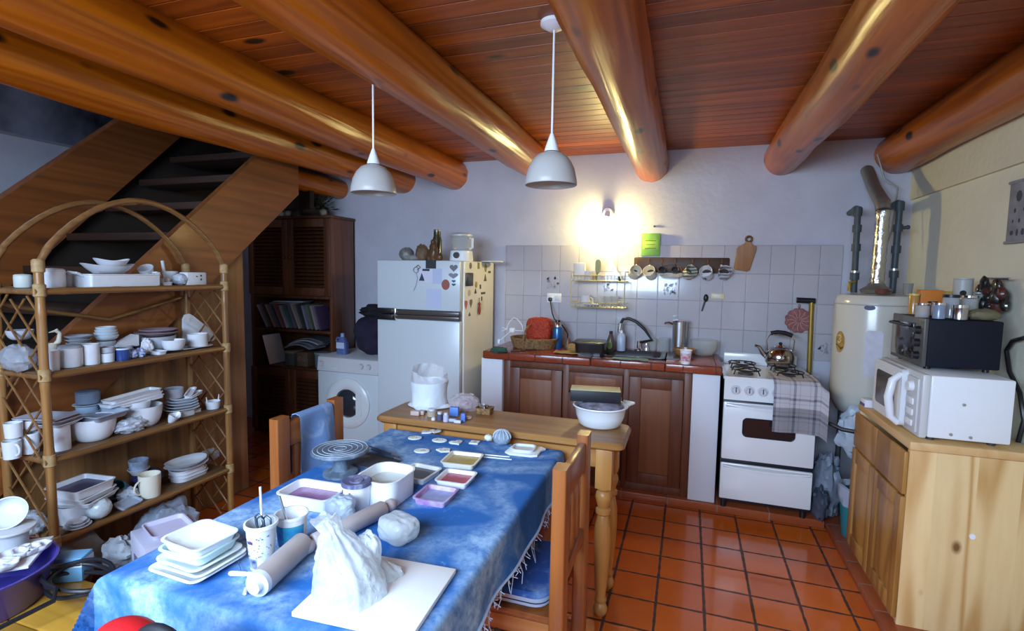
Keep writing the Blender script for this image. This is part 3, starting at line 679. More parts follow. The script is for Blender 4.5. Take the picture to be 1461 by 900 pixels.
# ================================================================ things on the tiled wall
# lamp above the sink
lp = thing('wall_lamp', 'round wall lamp with a glowing bulb above the dish rack', 'lamp', PY(868, 304, 4.0))
part('rose', MB().rings([[V((r*math.cos(a), y, r*math.sin(a))) for a in [2*PI*j/28 for j in range(28)]] for r, y in ((.046, 0), (.046, -.02), (.034, -.045), (.026, -.047))]), WHITEP, lp)
part('holder', MB().cyl((0, -.035, -.005), (0, -.09, -.05), .022, .02), WHITEP, lp)
BULB = mat('glowing_bulb', (1, .9, .6), .4, emit=(1, .82, .30), es=280)
part('bulb', MB().ball((0, -.105, -.105), (.034, .034, .048), 20, 14), BULB, lp)
# wire dish rack
rk = thing('dish_rack', 'two tier wire dish rack hung on the tiles under the lamp', 'rack', PY(857, 415, 3.98))
x0, x1, z0, z1, D = -.195, .20, -.118, .118, .17
wr = MB(); rw = .0034
for z in (z0, z0+.035, z1-.04, z1):
    wr.tube([(x0, 0, z), (x0, -D, z), (x1, -D, z), (x1, 0, z), (x0, 0, z)], rw, 5)
fr_ = part('wire_frame', wr, mat('yellowed_wire', (.62, .56, .34), .35, .3), rk)
for nm, za, zb, n in (('lower_basket', z0, z0+.035, 16), ('upper_basket', z1-.04, z1, 16)):
    m = MB()
    for k in range(n+1):
        x = x0+(x1-x0)*k/n
        m.tube([(x, 0, za), (x, -D, za), (x, -D, zb)], .0024, 4)
    for k in range(1, 5): m.tube([(x0, -D*k/5, za), (x1, -D*k/5, za)], .0016, 4)
    part(nm, m, mat('yellowed_wire', (0, 0, 0)), rk)
for x in (x0, x1):
    part('post', MB().tube([(x, -D, z0), (x, -D, z1+.03), (x, -.012, z1+.03)], .0042, 6), mat('yellowed_wire', (0, 0, 0)), rk)
R0 = PY(857, 415, 3.98)
zb = R0.z+z0+.004; zt = R0.z+z1-.036
t = thing('mug', 'grey white cup upside down on the lower tier of the wire rack', 'mug', (R0.x-.10, R0.y-.09, zb))
m = MB().lathe([(0, .085), (.03, .085), (.042, 0), (.038, 0), (.027, .08), (0, .08)], 24); part('body', m, BISQUE, t)
h_ = MB(); handle(h_, .036, .05, .042, .025, .005, 0); part('handle', h_, BISQUE, t)
for i, x in enumerate((.02, .07, .12)):
    solo('glass', MB().lathe(pot(.026, .03, .08, .003), 18), GLASSF, ['clear tumbler in the middle of the lower rack tier', 'clear tumbler second from the right on the lower rack tier', 'clear tumbler at the right of the lower rack tier'][i], 'glass', (R0.x+x, R0.y-.08, zb))
solo('plate', MB().lathe(plate(.085), 30), CERAM, 'white plate lying on the lower tier of the wire rack', 'plate', (R0.x-.05, R0.y-.10, zb+.002), rot=(.0, .0, 0)).scale = (1, .9, 1)
solo('box', MB().bx(-.045, .045, -.02, .02, 0, .13, .006), mat('ivory_plastic', (.75, .73, .66), .4), 'ivory plastic holder standing at the left of the upper rack tier', 'box', (R0.x-.15, R0.y-.09, zt))
solo('cup', MB().lathe(pot(.026, .03, .07, .003), 18), CERAM, 'small pale cup beside the ivory holder on the rack', 'cup', (R0.x-.08, R0.y-.10, zt))
t = thing('spatula', 'olive green spatula standing upright in the wire rack', 'spatula', (R0.x-.02, R0.y-.10, zt))
part('blade', MB().rings([[V((x*w_+.012*math.sin(z*14), y*.003, z)) for x, y in ((-1, -1), (1, -1), (1, 1), (-1, 1))] for z, w_ in ((.05, .012), (.08, .02), (.14, .02), (.155, .01))]), mat('olive_plastic', (.28, .26, .02), .4), t)
part('handle', MB().cyl((0, 0, 0), (.006, 0, .06), .006), mat('olive_plastic', (0, 0, 0)), t)
t = thing('knife', 'kitchen knife standing slanted at the right of the rack', 'knife', (R0.x+.15, R0.y-.10, zt))
part('blade', MB().rings([[V((.006-.5*z+x*w_, y*.0015, z)) for x, y in ((-1, -1), (1, -1), (1, 1), (-1, 1))] for z, w_ in ((.02, .009), (.12, .009), (.165, .002))]), STEEL, t)
part('handle', MB().tube([(.006, 0, 0), (-.006, 0, .03)], .009, 8), BLACK, t)
# green notepad
t = thing('notepad', 'bright green card box hanging on a nail right of the lamp', 'notepad', PY(928.5, 349, 3.995))
part('pad', MB().box((0, -.014, 0), (.135, .028, .165), .003), mat('lime_card', (.24, .50, .09), .6), t)
part('label', MB().box((0, -.0288, .0), (.11, .002, .07), .001), mat('pale_lime_print', (.42, .66, .10), .6), t)
part('print_line', MB().box((0, -.0298, .028), (.08, .001, .007)).box((0, -.0298, -.028), (.08, .001, .005)).box((0, -.0298, .0), (.06, .001, .004)), mat('green_ink', (.08, .22, .02), .6), t)
solo('nail', MB().rings([[V((.007*math.cos(a), y, .007*math.sin(a))) for a in [2*PI*j/10 for j in range(10)]] for y in (0, -.02)]), DKGREY, 'nail in the wall above the green card box', 'nail', PY(934, 323, 4.0))
# mug rack board
a0, a1 = PY(905, 368, 3.985), PY(1040, 393, 3.985)
mr_ = thing('mug_rack', 'dark wooden board with hooks carrying seven mugs', 'rack', (0, 0, 0))
zt_, zb_ = a0.z+.005, a0.z-.105
part('board', MB().bx(a0.x, a1.x, 3.965, 3.984, zb_, zt_, .012), mat('burnt_wood', (.075, .035, .018), .5, var=.4, vs=10), mr_)
mugs = [(910, 'beige', BEIGE, 'beige cup hanging tilted from the first hook of the mug rack'), (926.5, 'beige', BEIGE, 'beige cup hanging from the second hook of the mug rack'),
        (945, 'dark', DKGREY, 'small dark cup on the third hook of the mug rack'), (964, 'dark', DKGREY, 'small dark cup on the fourth hook of the mug rack'),
        (989, 'strip', None, 'mug with green stripes on the fifth hook of the mug rack'), (1010, 'blue', None, 'white mug with a dark print on the sixth hook of the mug rack'), (1030, 'grey', None, 'mug with grey stripes on the last hook of the mug rack')]
def stripes(name, a, b, sc):
    m = bpy.data.materials.new(name); m.use_nodes = True; nt = m.node_tree; p = nt.nodes['Principled BSDF']
    tc = nt.nodes.new('ShaderNodeTexCoord'); wv = nt.nodes.new('ShaderNodeTexWave'); wv.inputs['Scale'].default_value = sc; wv.inputs['Distortion'].default_value = 2; wv.bands_direction = 'Z'
    nt.links.new(tc.outputs['Object'], wv.inputs['Vector']); r = nt.nodes.new('ShaderNodeValToRGB'); r.color_ramp.elements[0].color = (*a, 1); r.color_ramp.elements[1].color = (*b, 1)
    r.color_ramp.elements[0].position = .4; r.color_ramp.elements[1].position = .6
    nt.links.new(wv.outputs['Fac'], r.inputs['Fac']); nt.links.new(r.outputs['Color'], p.inputs['Base Color']); p.inputs['Roughness'].default_value = .3
    return m
SM = {'strip': stripes('green_striped_glaze', (.16, .17, .10), (.62, .62, .52), 14), 'blue': CERAM, 'grey': stripes('grey_striped_glaze', (.25, .24, .28), (.7, .7, .74), 12)}
for i, (x, kind, m_, lab) in enumerate(mugs):
    hk = PY(x, 372, 3.965)
    part('hook', MB().tube([hk+V((0, 0, .01)), hk+V((0, -.025, .008)), hk+V((0, -.036, -.004)), hk+V((0, -.03, -.016))], .003, 6), mat('copper_hook', (.45, .22, .10), .3, .8), mr_)
    mm = m_ or SM[kind]; small = kind == 'dark'
    r, h = (.026, .034) if small else (.045, .068)
    t = thing('mug', lab, 'mug', hk+V((0, -.034, -.022)), [.3, -.2, .1, 0, .35, -.3, .3][i], 'mugs on the rack')
    # hangs by its handle: the cup's axis is tipped
    T = ROT([.9, .8, .5, .4, .9, 1.0, .9][i], 'Y') @ TR(-.0, 0, 0)
    off = TR(0, 0, -(r+.022)) @ ROT(PI/2-.5, 'X') @ TR(0, 0, -h/2)
    Mx = TR(0, -.0, 0) @ ROT([.25, -.15, .0, .0, .35, .1, -.3][i], 'Y') @ off
    b = MB().lathe(pot(r*.9, r, h, .003), 22, M=Mx); part('body', b, mm, t)
    hb = MB(); handle(hb, r*.97, h*.66, h/2, .022, .0042, PI/2, M=Mx); part('handle', hb, mm, t)
    if kind == 'blue':
        part('print', MB().box((0, 0, 0), (.03, .002, .008), M=Mx @ TR(0, -r-.001, h*.5)).box((0, 0, 0), (.006, .002, .03), M=Mx @ TR(.004, -r-.001, h*.5)), DKGREY, t)
t = thing('glass_shelf_bowl', 'clear glass dish on a wire hanger below the dark cups', 'dish', PY(957, 392, 3.90))
part('dish', MB().lathe(bowl(.085, .03, .05, .004), 26, (0, 0, -.02)), GLASSF, t)
part('hanger', MB().tube([(-.085, 0, .01), (-.06, .05, .06), (0, .062, .075), (.06, .05, .06), (.085, 0, .01)], .002, 5), CHROME, t)
# cutting board
t = thing('cutting_board', 'small wooden cutting board with a ring handle hanging right of the mugs', 'cutting board', PY(1063, 365, 3.975))
ol = [(-.058, -.095), (-.045, -.105), (.03, -.105), (.045, -.095), (.062, .05), (.058, .075), (.03, .085), (.018, .1), (-.012, .1), (-.02, .085), (-.052, .06), (-.062, .045)]
Mx = ROT(PI/2, 'X') @ ROT(-.13, 'Z')
part('board', MB().prism(ol, .014, Mx, .004), wood('board_wood', (.42, .20, .07), (.28, .12, .04), 'z', .5, 0, 8), t)
part('ring_handle', MB().tube([Mx @ V((.003+.019*math.cos(2*PI*k/18), .117+.019*math.sin(2*PI*k/18), .007)) for k in range(18)], .0075, 8, loop=True), mat('dark_board_wood', (.14, .06, .02), .5), t)
t = thing('gas_lighter', 'black gas lighter hanging left of the yellowed switch plate', 'lighter', PY(1006, 432, 3.97))
part('grip', MB().ball((.004, 0, .035), (.017, .012, .028), 14, 10), BLACK, t); part('barrel', MB().cyl((0, 0, .02), (-.02, 0, -.06), .006, .005), DKGREY, t)
t = thing('switch_plate', 'yellowed blank switch plate on the tiles right of the lighter', 'switch', PY(1024, 422.5, 3.984))
part('plate', MB().box((0, -.005, 0), (.088, .01, .04), .003), mat('yellowed_plastic', (.75, .66, .36), .4), t)
part('rocker', MB().box((0, -.0105, 0), (.05, .002, .022), .001), mat('ivory_plastic', (.75, .73, .66), .4), t)
# crochet pot holder and gas pipe
t = thing('pot_holder', 'dusty pink scalloped crochet pot holder hanging by the gas pipe', 'pot holder', PY(1139, 457, 3.975))
ol = [((.078+.008*abs(math.sin(6*a)))*math.cos(a), (.078+.008*abs(math.sin(6*a)))*math.sin(a)) for a in [2*PI*k/72 for k in range(72)]]
PH = mat('pink_crochet', (.36, .15, .14), .95, var=.35, vs=50, bump=.8, bs=120)
part('disc', MB().prism(ol, .012, ROT(PI/2, 'X'), .004), PH, t)
rb_ = MB()
for k in range(12):
    a = 2*PI*k/12; rb_.tube([(.015*math.cos(a), -.013, .015*math.sin(a)), (.05*math.cos(a-.12), -.015, .05*math.sin(a-.12)), (.07*math.cos(a), -.013, .07*math.sin(a))], .003, 5)
part('petal_stitching', rb_, mat('pale_pink_yarn', (.52, .27, .25), .95), t)
part('loop', MB().tube([(0, -.004, .078), (-.006, -.004, .10), (0, -.004, .112), (.006, -.004, .10), (0, -.004, .078)], .003, 5), PH, t)
t = thing('gas_pipe', 'brass coloured gas pipe running down the wall beside the stove', 'pipe', (0, 0, 0))
g0, g1, g2 = PY(1141, 429, 3.97), PY(1158, 430, 3.97), PY(1155, 530, 3.97)
part('pipe', MB().tube([g1+V((0, 0, 0)), V((g1.x+.03, 3.97, .06))], .016, 12), mat('old_brass', (.36, .24, .05), .4, .5), t)
part('valve', MB().cyl(g0+V((-.02, 0, .004)), g1+V((.02, 0, .004)), .019), BLACK, t)

# ================================================================ stove
sv = thing('stove', 'white free standing gas stove at the right end of the counter', 'stove', (.235, 3.38, .05))
W, Dp = .505, .56
part('body', MB().bx(0, W, .012, Dp, .05, .82, .005), mat('black_stove_body', (.012, .014, .022), .4), sv)
for x in (.03, W-.03):
    for y in (.05, Dp-.05): part('foot', MB().cyl((x, y, 0), (x, y, .05), .016), BLACK, sv)
part('cooktop', MB().rings([rr(W+.012, Dp, .015, .82, c=(W/2, Dp/2)), rr(W+.012, Dp, .015, .838, c=(W/2, Dp/2)), rr(W-.03, Dp-.04, .015, .832, c=(W/2, Dp/2))]), ENAMEL, sv)
cp = part('control_panel', MB().rings([[V((x, y, z)) for y, z in ((0, .695), (.02, .695), (.03, .82), (.006, .82))] for x in (.0, W)]), ENAMEL, sv)
for k in range(6):
    x = .065+k*.075
    kb = part('knob', MB().cyl((x, .003, .757), (x, -.004, .756), .029).cyl((x, -.004, .756), (x, -.02, .756), .021, .018), mat('knob_plastic', (.62, .64, .68), .35), cp)
    part('pointer', MB().box((x, -.022, .762), (.005, .006, .03), .001), DKGREY, kb)
od = part('oven_door', MB().bx(.0, W, -.012, .012, .325, .682, .008), ENAMEL, sv)
part('window', MB().rings([[V((p.x+.255, yy, p.y+.535)) for p in rr(.275, .105, .022)] for yy in (-.0125, -.015)]), mat('oven_glass', (.012, .010, .012), .08, coat=.5), od)
part('window_trim', MB().tube([V((p.x+.255, -.0145, p.y+.535)) for p in rr(.282, .112, .024)], .004, 6, loop=True), BLACK, od)
part('handle', MB().rings([[V((x, y, z)) for y, z in ((-.012, .652), (-.032-.012*math.sin(PI*(x-.015)/.475), .668-.018*math.sin(PI*(x-.015)/.475)), (-.030-.012*math.sin(PI*(x-.015)/.475), .676-.012*math.sin(PI*(x-.015)/.475)), (-.012, .676))] for x in [.015+.475*k/14 for k in range(15)]]), ENAMEL, od)
dw = part('drawer', MB().bx(.0, W, -.010, .012, .072, .300, .008), ENAMEL, sv)
part('handle', MB().rings([[V((x, y, z)) for y, z in ((-.010, .272), (-.028-.010*math.sin(PI*(x-.015)/.475), .284-.016*math.sin(PI*(x-.015)/.475)), (-.026-.010*math.sin(PI*(x-.015)/.475), .291-.010*math.sin(PI*(x-.015)/.475)), (-.010, .291))] for x in [.015+.475*k/14 for k in range(15)]]), ENAMEL, dw)
part('back_panel', MB().bx(.02, W-.02, Dp-.035, Dp-.012, .832, .915, .012), ENAMEL, sv)
for x, y in ((.13, .15), (.37, .15), (.13, .40), (.37, .40)):
    bn = part('burner', MB().lathe([(0, .832), (.045, .832), (.045, .842), (.03, .852), (0, .854)], 20, (x, y, 0)), DKGREY, sv)
    m = MB()
    for k in range(4):
        a = PI/2*k+PI/4
        m.tube([(x+.105*math.cos(a), y+.105*math.sin(a), .838), (x+.09*math.cos(a), y+.09*math.sin(a), .868), (x+.02*math.cos(a), y+.02*math.sin(a), .868)], .004, 5)
    m.tube([(x+.085*math.cos(2*PI*k/16), y+.085*math.sin(2*PI*k/16), .866) for k in range(16)], .004, 5, loop=True)
    part('grate', m, BLACK, bn)
# towel over the front right of the stove
TW = plaid('checked_towel', (.55, .53, .56), (.12, .12, .18), .105)
def towel(u, v):
    """u across, v from the back of the cooktop over the front edge and down"""
    x = .50+.285*u; s = v*.52
    if s < .22:
        y = 3.585-s; z = .895+.004*math.sin(u*9+v*4)
    else:
        k = min(1, (s-.22)/.03); y = 3.585-.22-.044*k; z = .895-(s-.22)*(1 if k >= 1 else .7)
        y += -.010*math.sin(u*7+1)*min(1, (s-.22)/.15)
    if u > .86 and s > .0: z -= (u-.86)*.55*(1 if s < .24 else .4)
    return (x, y, z)
tw = MB().sheet(towel, 40, 60, .004)
o = solo('tea_towel', tw, TW, 'checked grey tea towel hanging over the front right of the stove', 'towel')
uv = o.data.uv_layers.new(name='UVMap'); nv = 61
for lp_ in o.data.loops:
    i = lp_.vertex_index % (41*61); uv.data[lp_.index].uv = ((i//nv)/40*.285, (i % nv)/60*.52)
# kettle
t = thing('kettle', 'shiny steel kettle with black handle standing on the back of the stove', 'kettle', (.595, 3.80, .918))
part('body', MB().lathe([(0, 0), (.075, 0), (.088, .015), (.09, .05), (.082, .085), (.06, .108), (.035, .118), (0, .12)], 32), mat('polished_steel', (.42, .40, .38), .16, 1), t)
part('lid', MB().lathe([(0, .118), (.04, .117), (.034, .126), (.008, .131), (0, .131)], 24), CHROME, t)
part('lid_knob', MB().lathe([(0, .13), (.008, .13), (.013, .143), (0, .15)], 14), BLACK, t)
part('spout', MB().tube([(-.07, 0, .04), (-.105, 0, .07), (-.128, 0, .11), (-.155, 0, .118)], [.02, .016, .011, .009], 10), mat('polished_steel', (0, 0, 0)), t)
hd = part('handle', MB().tube([(-.078, 0, .09), (-.082, 0, .16), (-.066, 0, .195), (.066, 0, .195), (.082, 0, .16), (.078, 0, .09)], .0045, 6), CHROME, t)
part('grip', MB().tube([(-.062, 0, .205), (-.02, 0, .215), (.02, 0, .212), (.066, 0, .195)], .014, 10), BLACK, hd)

# ================================================================ fridge
fx0, fx1, fy = -2.183, -1.500, 3.305
fg = thing('fridge', 'tall white fridge freezer between the washing machine and the counter', 'fridge', (fx0, fy, 0))
fw = fx1-fx0
part('body', MB().bx(0, fw, .055, .64, .03, 1.575, .012), mat('fridge_side_lamp_warm', (.80, .79, .70), .35, coat=.1), fg)  # cream tint puts the sink lamp's warm light into the side
d1 = part('freezer_door', MB().bx(0, fw-.01, 0, .052, 1.215, 1.575, .012), FRIDGEW, fg)
d2 = part('door', MB().bx(0, fw-.01, 0, .052, .05, 1.118+.03, .012), FRIDGEW, fg)
part('plinth', MB().bx(.02, fw-.02, .03, .6, 0, .05), DKGREY, fg)
BR = mat('brown_trim', (.07, .055, .05), .3, coat=.3)
part('handle_strip', MB().bx(.165, fw-.012, -.012, .03, 1.182, 1.213, .004), BR, d1)
part('handle_strip', MB().bx(.165, fw-.012, -.012, .03, 1.150, 1.180, .004), BR, d2)
part('handle', MB().bx(.012, .15, -.03, .03, 1.184, 1.224, .006), BLACK, d1)
part('handle', MB().bx(.012, .15, -.03, .03, 1.138, 1.180, .006), BLACK, d2)
part('chrome_clip', MB().bx(.15, .168, -.02, .02, 1.135, 1.225, .004), CHROME, fg)
# magnets and papers: (x, y in the picture, width, height, shape, colour, label)
def fridge_item(name, px, py, wpx, hpx, kind, col, lab, cat, side=False, grp=None, thick=.004):
    p = PX(px, py, fx1-.0008) if side else PY(px, py, fy+.0008)
    k = mpp(p); w_, h_ = wpx*k*(1.25 if not side else 2.0), hpx*k
    if side: w_ = wpx*k*1.9
    M = ROT(PI/2, 'X') if not side else ROT(PI/2, 'Z') @ ROT(PI/2, 'X')
    if kind == 'rect': ol = [(-w_/2, -h_/2), (w_/2, -h_/2), (w_/2, h_/2), (-w_/2, h_/2)]
    elif kind == 'oval': ol = [(w_/2*math.cos(a), h_/2*math.sin(a)) for a in [2*PI*j/20 for j in range(20)]]
    elif kind == 'heart': ol = [(w_*.5*(math.sin(a)**3), h_*.52*((13*math.cos(a)-5*math.cos(2*a)-2*math.cos(3*a)-math.cos(4*a))/16)) for a in [2*PI*j/28 for j in range(28)]]
    elif kind == 'tri': ol = [(-w_/2, -h_/2), (w_/2, -h_/2), (0, h_/2)]
    m = mat('tone_%02d_%02d_%02d' % tuple(int(c*99) for c in col), col, .6)
    return solo(name, MB().prism(ol, thick, M), m, lab, cat, p, group=grp)
fi = fridge_item
fi('photo', 615, 377, 13, 12, 'rect', (.03, .03, .035), 'small dark photo at the top of the freezer door', 'photo')
fi('paper', 610, 393, 20, 18, 'rect', (.66, .66, .78), 'white note with a dark corner under the dark photo', 'paper', thick=.0012)
fi('paper', 624, 394, 12, 22, 'rect', (.50, .56, .74), 'blue printed slip right of the white note', 'paper', thick=.0016)
fi('paper', 619, 426, 19, 28, 'rect', (.52, .58, .76), 'long printed paper low on the freezer door', 'paper', thick=.0012)
fi('magnet', 602, 395, 7, 11, 'tri', (.04, .05, .09), 'dark triangular magnet on the white note', 'magnet')
fi('magnet', 608, 385, 9, 3, 'rect', (.03, .03, .04), 'thin dark bar magnet holding the white note', 'magnet')
fi('magnet', 636, 406, 10, 15, 'oval', (.33, .10, .07), 'red brown oval magnet on the freezer door', 'magnet')
fi('magnet', 647.5, 382, 10, 11, 'heart', (.18, .18, .19), 'dark grey heart magnet near the top right of the freezer door', 'magnet')
fi('magnet', 647, 393, 12, 9, 'heart', (.24, .25, .30), 'grey blue heart magnet below the dark grey heart', 'magnet')
fi('magnet', 647.5, 401, 5, 4, 'heart', (.08, .12, .18), 'tiny dark heart magnet, upper of the tiny pair', 'magnet')
fi('magnet', 647.5, 406, 5, 4, 'heart', (.05, .10, .16), 'tiny dark heart magnet, lower of the tiny pair', 'magnet')
t = thing('key_ring', 'grey string of keys hanging on the freezer door', 'keys', PY(594, 385, fy))
part('ring', MB().tube([(.02*math.cos(2*PI*k/16), -.006, .02*math.sin(2*PI*k/16)) for k in range(16)], .0025, 5, loop=True).tube([(.0, -.006, .02), (.015, -.006, .035), (.035, -.006, .02), (.01, -.006, 0)], .003, 5), STEEL, t)
part('ribbon', MB().tube([(0, -.005, -.02), (.012, -.005, -.06), (0, -.005, -.11), (-.02, -.005, -.15)], .003, 5), mat('grey_ribbon', (.42, .45, .48), .8), t)
t = thing('chalk_clip', 'dark framed memo board on the fridge side near the front edge', 'board', PX(669, 398.5, fx1))
part('frame', MB().box((.005, 0, 0), (.01, .125, .095), .01), BLACK, t); part('slate', MB().box((.0105, 0, 0), (.002, .10, .072), .001), DKGREY, t)
SIDE = [(671, 379, 4, 9, 'oval', (.20, .15, .12), 'brown oval magnet at the top of the fridge side, nearest the door'), (682.5, 379, 3.4, 9, 'rect', (.26, .22, .10), 'olive slim magnet at the top of the fridge side'),
        (692.5, 382, 4, 12, 'oval', (.33, .22, .06), 'ochre oval magnet at the top right of the fridge side'), (692, 396, 5, 10, 'tri', (.12, .08, .05), 'dark brown pointed magnet below the ochre oval'),
        (698, 388, 4, 3, 'rect', (.05, .05, .06), 'small black strip magnet at the back edge of the fridge side'), (679, 406, 4, 9, 'oval', (.42, .33, .10), 'yellowish magnet right of the framed memo board'),
        (685, 409, 2, 6, 'rect', (.05, .05, .05), 'narrow black magnet right of the yellowish one'), (678, 415, 4, 7, 'tri', (.06, .05, .06), 'black triangular magnet under the memo board'),
        (669, 418, 5, 9, 'oval', (.50, .47, .38), 'pale speckled magnet under the front of the memo board'), (689, 418, 8, 3, 'rect', (.10, .08, .07), 'dark flat strip magnet on the middle of the fridge side'),
        (664.5, 434, 4.5, 14, 'heart', (.62, .16, .14), 'pink red heart magnet on the fridge side near the door'), (671.5, 432, 5, 13, 'heart', (.24, .20, .15), 'grey brown heart magnet beside the pink red heart'),
        (687, 426, 1.5, 6, 'rect', (.05, .05, .05), 'tiny black bar magnet above the white card'), (688, 435, 4.5, 12, 'rect', (.74, .72, .62), 'small white card on the fridge side'),
        (669.5, 448, 4, 5, 'tri', (.12, .13, .05), 'tiny green triangular magnet, lowest on the fridge side')]
for x, y, w_, h_, k, c, lab in SIDE: fi('magnet' if 'card' not in lab else 'card', x, y, w_, h_, k, c, lab, 'magnet' if 'card' not in lab else 'card', True)
t = thing('figure_magnet', 'red brown hanging doll magnet on the fridge side', 'magnet', PX(682, 440, fx1))
part('body', MB().ball((.012, 0, -.01), (.01, .014, .04), 12, 10).ball((.012, 0, .035), (.01, .012, .014), 12, 8), mat('red_brown_doll', (.30, .06, .03), .7), t)
part('cord', MB().tube([(.01, 0, .045), (.006, .012, .08)], .003, 5), mat('dark_cord', (.1, .07, .04), .8), t)
# things on top of the fridge
zt = 1.576
ftop = lambda x: PY(x, 366, 3.58).x
t = thing('shell_jar', 'grey patterned round ornament on the left of the fridge top', 'ornament', (ftop(583), 3.55, zt))
part('body', MB().ball((0, 0, .05), (.058, .05, .052), 24, 16, .12, 4, 2, flat=0), mat('grey_shell', (.34, .33, .31), .4, var=.7, vs=22), t)
part('base', MB().ball((.07, -.01, .022), (.045, .03, .026), 16, 10, .2, 3, 4, flat=0), mat('grey_shell', (0, 0, 0)), t)
solo('clay_figure', MB().ball((0, 0, .055), (.05, .04, .065), 22, 16, .3, 3, 8, flat=0), mat('brown_clay', (.20, .12, .06), .6, var=.4), 'brown lumpy clay figure left of the dark bottle on the fridge', 'figure', (ftop(605), 3.55, zt))
t = thing('bottle', 'tall dark green bottle with a gilt cap on the fridge', 'bottle', (ftop(622), 3.60, zt))
part('body', MB().lathe([(0, 0), (.036, 0), (.036, .16), (.028, .19), (.028, .225), (0, .225)], 20), mat('dark_green_glass', (.05, .05, .02), .2, coat=.4), t)
part('cap', MB().lathe([(0, .225), (.028, .225), (.026, .24), (0, .242)], 18), mat('gilt', (.45, .40, .30), .3, .8), t)
t = thing('clay_figure', 'seated brown clay figure in front of the dark bottle on the fridge', 'figure', (ftop(630), 3.45, zt))
part('body', MB().ball((0, 0, .06), (.035, .03, .075), 20, 16, .25, 3, 11, flat=0).ball((.045, 0, .025), (.03, .02, .03), 14, 10, .2, 3, 3, flat=0), mat('brown_glaze', (.16, .08, .03), .35, var=.5), t)
part('head', MB().ball((0, -.01, .135), (.018, .018, .022), 14, 10), mat('brown_glaze', (0, 0, 0)), t)
t = thing('food_processor', 'white food processor with clear bowl on the fridge', 'food processor', (ftop(660), 3.56, zt))
part('base', MB().rings([rr(.155, .15, .05, 0), rr(.16, .155, .05, .01), rr(.15, .14, .05, .075), rr(.13, .12, .05, .082)]), WHITEP, t)
part('dial', MB().cyl((-.005, -.074, .042), (-.005, -.09, .042), .024, .022).cyl((-.005, -.088, .042), (-.005, -.094, .042), .010), DKGREY, t)
part('bowl', MB().lathe(pot(.070, .078, .10, .003), 28, (0, 0, .083)), GLASSF, t)
part('lid', MB().lathe([(0, .183), (.081, .183), (.081, .197), (.06, .207), (0, .209)], 28), mat('pale_grey_lid', (.55, .56, .55), .3), t)
part('handle', MB().tube([(.075, -.02, .17), (.10, -.03, .165), (.10, -.03, .10), (.078, -.02, .09)], .009, 8), WHITEP, t)
solo('lid', MB().lathe([(0, 0), (.09, 0), (.09, .008), (.02, .014), (0, .014)], 28), mat('pale_lid', (.62, .62, .58), .4), 'flat pale lid lying at the back right of the fridge top', 'lid', (ftop(688), 3.78, zt))

# ================================================================ washing machine
wx, wy = -2.848, 3.45
wm_ = thing('washing_machine', 'white front loading washing machine between the dark cabinet and the fridge', 'washing machine', (wx, wy, 0))
ww = .575
part('body', MB().bx(0, ww, .0, .53, .03, .675, .012), FRIDGEW, wm_)
part('plinth', MB().bx(.01, ww-.01, .03, .5, 0, .03), DKGREY, wm_)
cpn = part('control_panel', MB().rings([[V((x, y, z)) for y, z in ((-.004, .678), (.53, .678), (.53, .795), (.03, .795), (.012, .785))] for x in (0, ww)]), mat('panel_grey', (.60, .60, .62), .35), wm_)
for x in (.04, .42, .49): part('knob', MB().cyl((x, .004, .735), (x, -.016, .733), .024, .02), mat('panel_grey', (0, 0, 0)), cpn)
part('detergent_drawer', MB().bx(.03, .20, -.006, .02, .69, .712, .003), FRIDGEW, cpn)
cx_, cz_ = .296, .43
def ringy(r0, y0, r1, y1, n=40): return [[V((cx_+r*math.cos(2*PI*j/n), y, cz_+r*math.sin(2*PI*j/n))) for j in range(n)] for r, y in ((r0, y0), (r1, y1))]
dd = part('door', MB().rings([[V((cx_+r*math.cos(2*PI*j/48), y, cz_+r*math.sin(2*PI*j/48))) for j in range(48)] for r, y in ((.205, 0), (.205, -.014), (.19, -.026), (.135, -.030), (.115, -.018), (.115, 0))], caps=(False, False)), mat('door_ring', (.70, .73, .74), .3, coat=.2), wm_)
part('porthole_glass', MB().ball((cx_, .0, cz_), (.118, .05, .118), 30, 18), mat('dark_porthole', (.025, .03, .04), .07, coat=.6), dd)
part('door_handle', MB().rings([[V((cx_+.118+p.x, yy, cz_+p.y)) for p in rr(.05, .20, .02)] for yy in (-.02, -.034)]), mat('door_ring', (0, 0, 0)), dd)
t = thing('detergent_bottle', 'blue tinted plastic bottle standing on the left of the washing machine', 'bottle', PY(489, 504, 3.60)*1)
t.location.z = .796
part('body', MB().rings([rr(.085, .06, .02, 0), rr(.09, .065, .02, .01), rr(.09, .065, .02, .09), rr(.05, .04, .015, .135), rr(.03, .03, .012, .145)]), mat('blue_plastic_bottle', (.10, .14, .34), .25, coat=.3), t)
part('label', MB().bx(-.038, .038, -.034, -.0325, .05, .10), mat('pale_blue_plastic', (0, 0, 0)), t)
part('cap', MB().lathe([(0, .145), (.017, .145), (.015, .175), (0, .177)], 14), mat('blue_cap', (.25, .32, .55), .4), t)
part('carry_handle', MB().tube([(-.04, 0, .09), (-.062, 0, .11), (-.05, 0, .135), (-.02, 0, .135)], .009, 8), mat('blue_plastic_bottle', (0, 0, 0)), t)
solo('jacket', MB().ball((0, 0, .16), (.155, .16, .185), 34, 24, .28, 2.2, 6, flat=0), mat('dark_purple_cloth', (.022, .016, .04), .9, var=.4), 'dark purple jacket heaped on the washing machine against the fridge', 'jacket', (wx+.36, wy+.29, .796))
solo('bag', MB().ball((0, 0, .04), (.15, .10, .055), 30, 18, .45, 3.5, 12, flat=0), mat('black_fabric', (.012, .011, .014), .9), 'black fabric bag lying on top of the dark jacket', 'bag', (wx+.40, wy+.27, 1.115))
